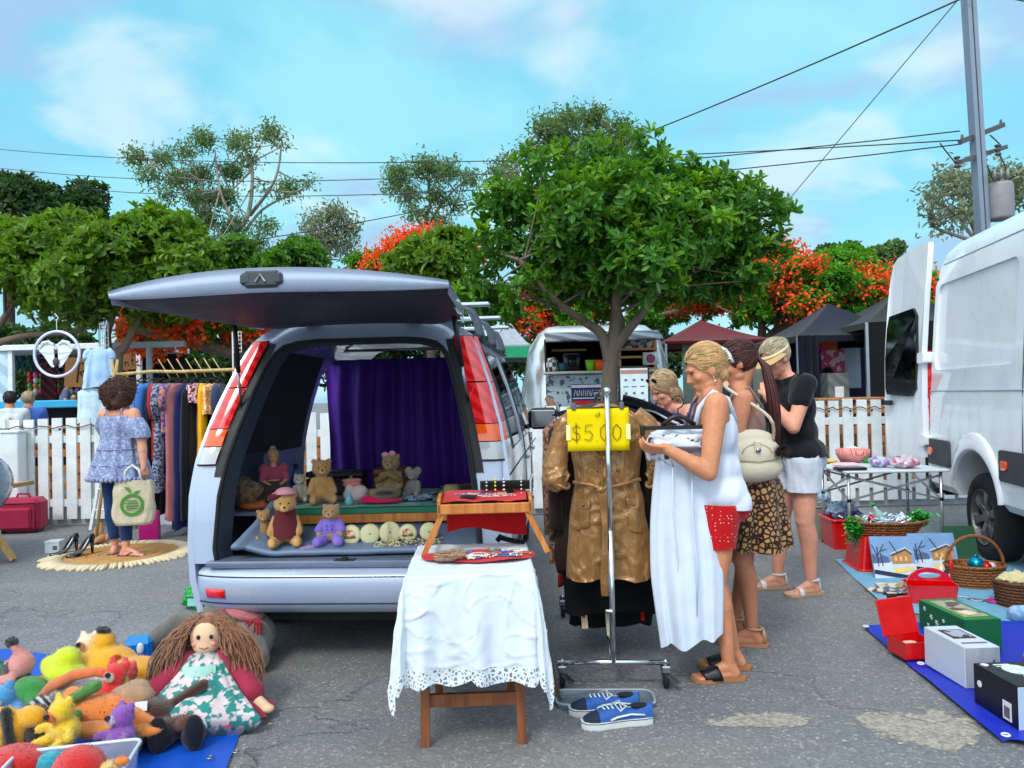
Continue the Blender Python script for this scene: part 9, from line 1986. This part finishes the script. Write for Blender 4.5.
# canvas pictures
def canvas(label,px,py,w_,h,rz):
    c=G(px,py);t=thing('canvas_picture',label,'picture',c+V((0,0,.0)),rz);t.rotation_euler=(R(-20),0,rz)
    MB().box((0,.01,h/2),(w_,.02,h)).build('canvas',M('pic_sky',(.45,.60,.78),.6,var=.15,vs=6),t);z=lambda k:h*k
    def patch(nm,col,pts,dy=-.0035):MB().add([(x*w_,dy,z(y)) for x,y in pts],[tuple(range(len(pts)))]).build(nm,M('pic_'+nm,col,.6,var=.12,vs=18),t)
    patch('snow',(.78,.83,.90),[(-.5,0),(.5,0),(.5,.34),(.2,.42),(-.5,.36)],-.002);patch('house',(.66,.50,.34),[(-.05,.34),(.42,.36),(.42,.60),(.30,.70),(-.05,.58)]);patch('far_trees',(.30,.38,.52),[(-.5,.36),(-.1,.38),(-.12,.5),(-.25,.56),(-.35,.5),(-.5,.6)]);patch('snow_roof',(.82,.86,.92),[(-.08,.585),(.30,.735),(.45,.615),(.45,.595),(.30,.715),(-.08,.565)],-.006);patch('roof',(.35,.28,.26),[(-.08,.57),(.30,.72),(.45,.60),(.42,.56),(.30,.66),(-.02,.53)],-.005);patch('yellow_light',(.90,.80,.45),[(-.05,.12),(.45,.20),(.45,.28),(-.02,.26)],-.005);patch('fence_shadow',(.08,.12,.25),[(-.5,.12),(.1,.02),(.5,0),(.5,.05),(-.5,.22)],-.006)
    for k in range(3):patch('window',(.92,.70,.30),[(.02+.12*k,.42),(.07+.12*k,.42),(.07+.12*k,.52),(.02+.12*k,.52)],-.006)
    mb=MB()
    for a,b_ in (((-.38,.3),(-.36,.75)),((-.37,.55),(-.2,.82)),((-.37,.5),(-.48,.8)),((.1,.6),(-.05,.88)),((-.28,.3),(-.3,.6)),((-.3,.65),(-.15,.7))):mb.bar((a[0]*w_,-.006,z(a[1])),(b_[0]*w_,-.006,z(b_[1])),.006,.003)
    mb.build('bare_tree',M('pic_tree',(.10,.16,.28),.7),t);return t
canvas('snowy cottage canvas print leaning on the red crate, left of the two',897,579,.30,.31,R(-6));canvas('snowy cottage canvas print leaning on the red crate, right of the two',938,575,.34,.31,R(-3))
t=thing('green_folder','dark green folder leaning behind the right canvas print','folder',G(966,566));t.rotation_euler=(R(-15),0,R(-5));MB().box((0,.03,.16),(.24,.012,.30),bev=.002).build('cover',M('folder_green',(.10,.30,.20),.6),t)
# magazines, caddy, string, scissors
for i,(px,py,rz,c_,lb) in enumerate(((884,592,20,(.62,.22,.16),'red covered magazine at the left of the flat heap'),(893,589,-12,(.75,.70,.60),'cream covered magazine in the flat heap'),(905,590,8,(.70,.48,.18),'orange brown covered magazine at the right of the flat heap'),(893,595,30,(.32,.35,.38),'grey covered magazine at the front of the flat heap'))):
    small('magazine',lb,'magazine',G(px,py)+V((0,0,.016+.006*i)),lambda mb:mb.box((0,0,0),(.20,.15,.006)),M('mag_%d' % i,c_,.35,pat='cells',col2=(.85,.82,.75),pscale=24),'magazines lying flat on the blue cloth',False,R(rz))
c=G(937,606);t=thing('tool_caddy','glossy red plastic caddy with an arched handle on the pale blue cloth','caddy',c+V((0,.08,0)),R(-10));redg=M('plastic_red_gloss',(.82,.02,.04),.15,coat=1,var=.04)
pr=rrect(-.155,.155,-.09,.09,.04);MB().loft([[V((x*.9,y*.9,0)) for x,y in pr],[V((x,y,.11+.02*(abs(x)>.1))) for x,y in pr],[V((x*.95,y*.93,.108+.02*(abs(x)>.1))) for x,y in pr],[V((x*.86,y*.86,.02)) for x,y in pr]],True,True).build('bucket',redg,t,True,fix=True);autosmooth([c_ for c_ in t.children][0],40)
out=[(-.15,.08)]+[(-.145*math.cos(a),.10+.125*math.sin(a)) for a in [PI*k/20 for k in range(21)]]+[(.15,.08)];inn=[(x,z) for x,z in [(.068*math.cos(a),.178+.020*math.sin(a)) for a in [2*PI*k/24 for k in range(24)]]]
hd_=MB().prism([V((x,-.008,z)) for x,z in out],(0,.018,0)).build('handle_panel',redg,t,False,fix=True);boolean(hd_,MB().prism([V((x,-.05,z)) for x,z in inn],(0,.1,0)))
t=thing('scissors','pair of scissors with magenta handles on the pale blue cloth','scissors',G(984,603)+V((0,0,.02)),R(-30));mgp=M('plastic_magenta',(.72,.06,.50),.3)
for sx in (-1,1):MB().tube([V((.055+.034*math.cos(a),sx*.02+.016*math.sin(a),0)) for a in [2*PI*k/20 for k in range(20)]],.006,6,closed=True).build('finger_loop',mgp,t,True);MB().bar((.02,sx*.01,0),(-.09,-sx*.004,.002*sx),.012,.002).build('blade',steel,t)
c=G(950,598);mb=MB();limb(mb,[c+V((0,0,.16)),c+V((.01,0,.06)),c+V((.03,-.02,.02)),G(966,600)+V((0,0,.018)),G(978,604)+V((0,0,.018)),G(990,600)+V((0,0,.018))],.0035,.0035,5,0);tag(mb.build('cord',M('cord_white',(.80,.82,.84),.6),None,True),'thin white cord trailing from the caddy to the scissors','cord')
for i,(px,py,c_) in enumerate(((940,566,(.85,.85,.88)),(950,572,(.80,.10,.15)))):small('wire_ornament',['white wire ornament standing in front of the right canvas print','red ornament standing beside the wicker basket'][i],'ornament',G(px+2,592),lambda mb:mb.tube([(0,0,0),(0,0,.24+.02*i)],.004,6).ell((0,0,.14+.04*i),(.016,.012,.035)).lathe([(0,0),(.03,0),(.03,.008),(0,.008)],16),M('ornament_%d' % i,c_,.4))
# baskets at right
cb2=G(990,592)+V((0,.16,0));basket('wicker_basket','honey wicker basket with a tall handle and a blue bauble inside',cb2,.19,.13,.15,wick,.20,8,1.2,R(-8))
small('bauble','large metallic turquoise bauble in the handled wicker basket','bauble',cb2+V((-.01,-.03,.16)),lambda mb:mb.ell((0,0,0),.052).lathe([(.012,0),(.012,.015),(0,.016)],10,(0,0,.05)),M('bauble_turq',(.02,.55,.68),.12,metal=.7));small('bauble','red bauble next to the turquoise one in the handled basket','bauble',cb2+V((.045,-.06,.145)),lambda mb:mb.ell((0,0,0),.034).lathe([(.01,0),(.01,.012),(0,.013)],10,(0,0,.032)),M('bauble_red',(.75,.10,.08),.15,metal=.5))
crumple('tissue','crumpled white tissue in the handled basket','tissue',cb2+V((.11,0,.10)),(.04,.04,.03),fab('tissue',(.80,.80,.86)),3)
cb3=G(1035,612)+V((0,.13,0));wick2=M('wicker_dark',(.48,.28,.13),.65,pat='weave',col2=(.28,.14,.06),pscale=30,bump=.7,bs=60);basket('wicker_basket','darker wicker basket with cream stuffing cut by the right edge',cb3,.15,.13,.16,wick2,0,8,1.15);crumple('wool_stuffing','cream wool stuffing heaped in the darker basket','stuffing',cb3+V((-.02,0,.13)),(.11,.09,.04),plush('wool_cream',(.85,.80,.58)),4,.6)
c=G(1032,622);o=MB().tube([V((-.13,0,.05)),V((-.10,0,.05)),V((.15,.02,.05))],[.03,.048,.05],14).build('blue_slipper',fab('slipper_blue',(.45,.62,.78),pat='noise',col2=(.6,.72,.84),pscale=30),None,True,loc=c);tag(o,'pale blue quilted roll lying at the right edge','cloth roll')
# boxes on the tarpaulin
t=thing('cash_box','open red metal cash box with its lid up on the blue tarpaulin','cash box',(2.03,3.90,.022),R(6));rm=M('metal_red',(.78,.03,.04),.35,coat=.4)
mb=MB();w_,d_,h=.17,.15,.085
for c_,s_ in (((0,0,.003),(w_,d_,.006)),((-w_/2+.002,0,h/2),(.004,d_,h)),((w_/2-.002,0,h/2),(.004,d_,h)),((0,-d_/2+.002,h/2),(w_-.009,.004,h)),((0,d_/2-.002,h/2),(w_-.009,.004,h))):mb.box(c_,s_)
mb.build('box_base',rm,t);ld=MB().box((-.015,d_/2+.022,h+.085),(.20,.012,.19),Euler((R(-14),R(-4),0)),bev=.004).build('lid',rm,t);MB().box((-.015,d_/2+.062,h+.178),(.05,.02,.03),Euler((R(-14),0,0)),bev=.004).build('lock',M('lock_dark',(.14,.05,.05),.4),ld)
crumple('lace_scrap','cream lace scraps inside the red cash box','cloth',V((2.02,3.90,.05)),(.05,.04,.02),fab('lace_scrap',(.80,.72,.64)),5)
def carton(name,label,p,w_,d_,h,rz,mside,mfront,mtop):
    t=thing(name,label,'box',p,rz);o=MB();x,y=w_,d_
    vs=[(0,0,0),(x,0,0),(x,y,0),(0,y,0),(0,0,h),(x,0,h),(x,y,h),(0,y,h)];o.add(vs,[(0,3,2,1),(1,2,6,5),(2,3,7,6)],0);o.add([vs[i] for i in (0,3,7,4)],[(0,3,2,1)],0);o.add([vs[i] for i in (0,1,5,4)],[(0,1,2,3)],1);o.add([vs[i] for i in (4,5,6,7)],[(0,1,2,3)],2)
    me=o.mesh();bm=bmesh.new();bm.from_mesh(me);bmesh.ops.remove_doubles(bm,verts=bm.verts,dist=1e-5);bmesh.ops.bevel(bm,geom=bm.edges[:],offset=.0025,segments=2,affect='EDGES');bmesh.ops.recalc_face_normals(bm,faces=bm.faces);bm.to_mesh(me);bm.free();link('carton',me,[mside,mfront,mtop],t,smooth=False);return t
gsn=M('gift_green',(.03,.36,.20),.5,var=.08)
p=G(960,652);gp=V((2.315,3.92,.02));t=carton('gift_box','green gift box with white snowflakes and an open window in the lid',gp,.20,.40,.165,R(3),gsn,gsn,M('gift_green_top',(.06,.46,.26),.5))
MB().box((.10,.20,.1675),(.135,.30,.003)).build('window_frame',M('frame_gold',(.66,.66,.36),.5),t);MB().box((.10,.20,.1705),(.115,.27,.003)).build('window',M('window_brown',(.36,.28,.22),.4,pat='cells',col2=(.62,.6,.58),pscale=12),t);MB().box((.085,.10,.1735),(.07,.07,.002),Euler((0,0,.3))).build('paper_slip',M('card_cream',(.85,.80,.68),.6),t)
for i,(y,z,r) in enumerate(((.34,.13,.012),(.28,.10,.014),(.23,.08,.018),(.17,.11,.010),(.12,.08,.018),(.06,.10,.013),(.04,.05,.010),(.31,.05,.010))):
    mb=MB()
    for k in range(3):a=PI*k/3;mb.bar((-.003,y-r*math.cos(a),z-r*math.sin(a)),(-.003,y+r*math.cos(a),z+r*math.sin(a)),.002,.004,up=(1,0,0))
    mb.build('snowflake',M('print_white',(.80,.84,.82),.6),t)
pw_=G(958,692);ws=M('carton_white',(.76,.80,.86),.45,var=.04);t=carton('white_box','plain white carton with a small photo print on top',V((2.035,3.45,.02)),.165,.32,.185,R(2),ws,M('carton_clear_end',(.66,.68,.72),.25,pat='grain',col2=(.52,.55,.6),pscale=10),ws)
MB().box((.085,.19,.1868),(.11,.13,.002)).build('print_frame',M('print_maroon',(.30,.12,.14),.4),t);MB().box((.085,.19,.1888),(.085,.10,.002)).build('photo_print',M('print_photo',(.22,.20,.26),.4,pat='cells',col2=(.6,.64,.7),pscale=22),t);MB().box((.085,.06,.1868),(.12,.012,.001)).build('print_line',M('ink_grey',(.35,.36,.4),.7),t);MB().box((.135,-.0015,.12),(.006,.002,.012)).build('tape_mark',black_pl,t)
nb=M('carton_navy',(.035,.05,.12),.35,var=.08);t=carton('appliance_box','dark navy and white appliance carton with two pale discs printed on top',V((1.985,3.02,.02)),.24,.27,.175,R(2),nb,M('carton_pale',(.66,.74,.84),.4,var=.04),M('carton_navy_top',(.05,.08,.11),.35))
pd=M('print_pale_disc',(.72,.80,.78),.5,pat='noise',col2=(.85,.88,.86),pscale=30)
for x,y in ((.125,.175),(.15,.075)):MB().lathe([(0,0),(.055,0),(.055,.0016),(0,.0016)],32,(x,y,.1758),'z').build('printed_disc',pd,t)
MB().lathe([(0,0),(.016,0),(.016,.0016),(0,.0016)],20,(.03,.24,.1758),'z').build('printed_dot',pd,t);MB().box((-.0015,.06,.055),(.002,.05,.075)).build('barcode_panel',M('card_white',(.85,.85,.86),.5),t)
mb=MB()
for k in range(7):mb.box((-.003,.045+.005*k,.05),(.001,.002+.001*(k % 2),.045))
mb.build('barcode',black_pl,t);MB().lathe([(0,0),(.014,0),(.014,.0016),(0,.0016)],20,(-.002,.23,.10),'x').build('side_dot',pd,t)
for z in (.15,.12,.055,.045):MB().box((.10,-.0015,z),(.12 if z>.1 else .07,.001,.004)).build('text_line',M('ink_grey',(.35,.36,.4),.7),t)
MB().box((.10,.235,.1763),(.07,.012,.001)).build('title_line',pd,t);MB().box((.115,.215,.1763),(.10,.008,.001)).build('title_line',pd,t)
crumple('plastic_bag','clear plastic bag with a red and white packet on the blue tarpaulin','plastic bag',V((2.62,3.70,.03)),(.14,.10,.035),M('poly_bag_c',(.75,.82,.90),.15,alpha=.8),12);small('packet','red packet lying at the right edge on the blue tarpaulin','packet',V((2.52,3.48,.05)),lambda mb:mb.box((0,0,0),(.12,.08,.05),bev=.01),redp,smooth=False)
crumple('plastic_bag','thin clear bag spread flat behind the navy carton','plastic bag',V((2.35,3.42,.03)),(.10,.08,.02),M('poly_bag_c',(.75,.82,.90),.15,alpha=.8),14)
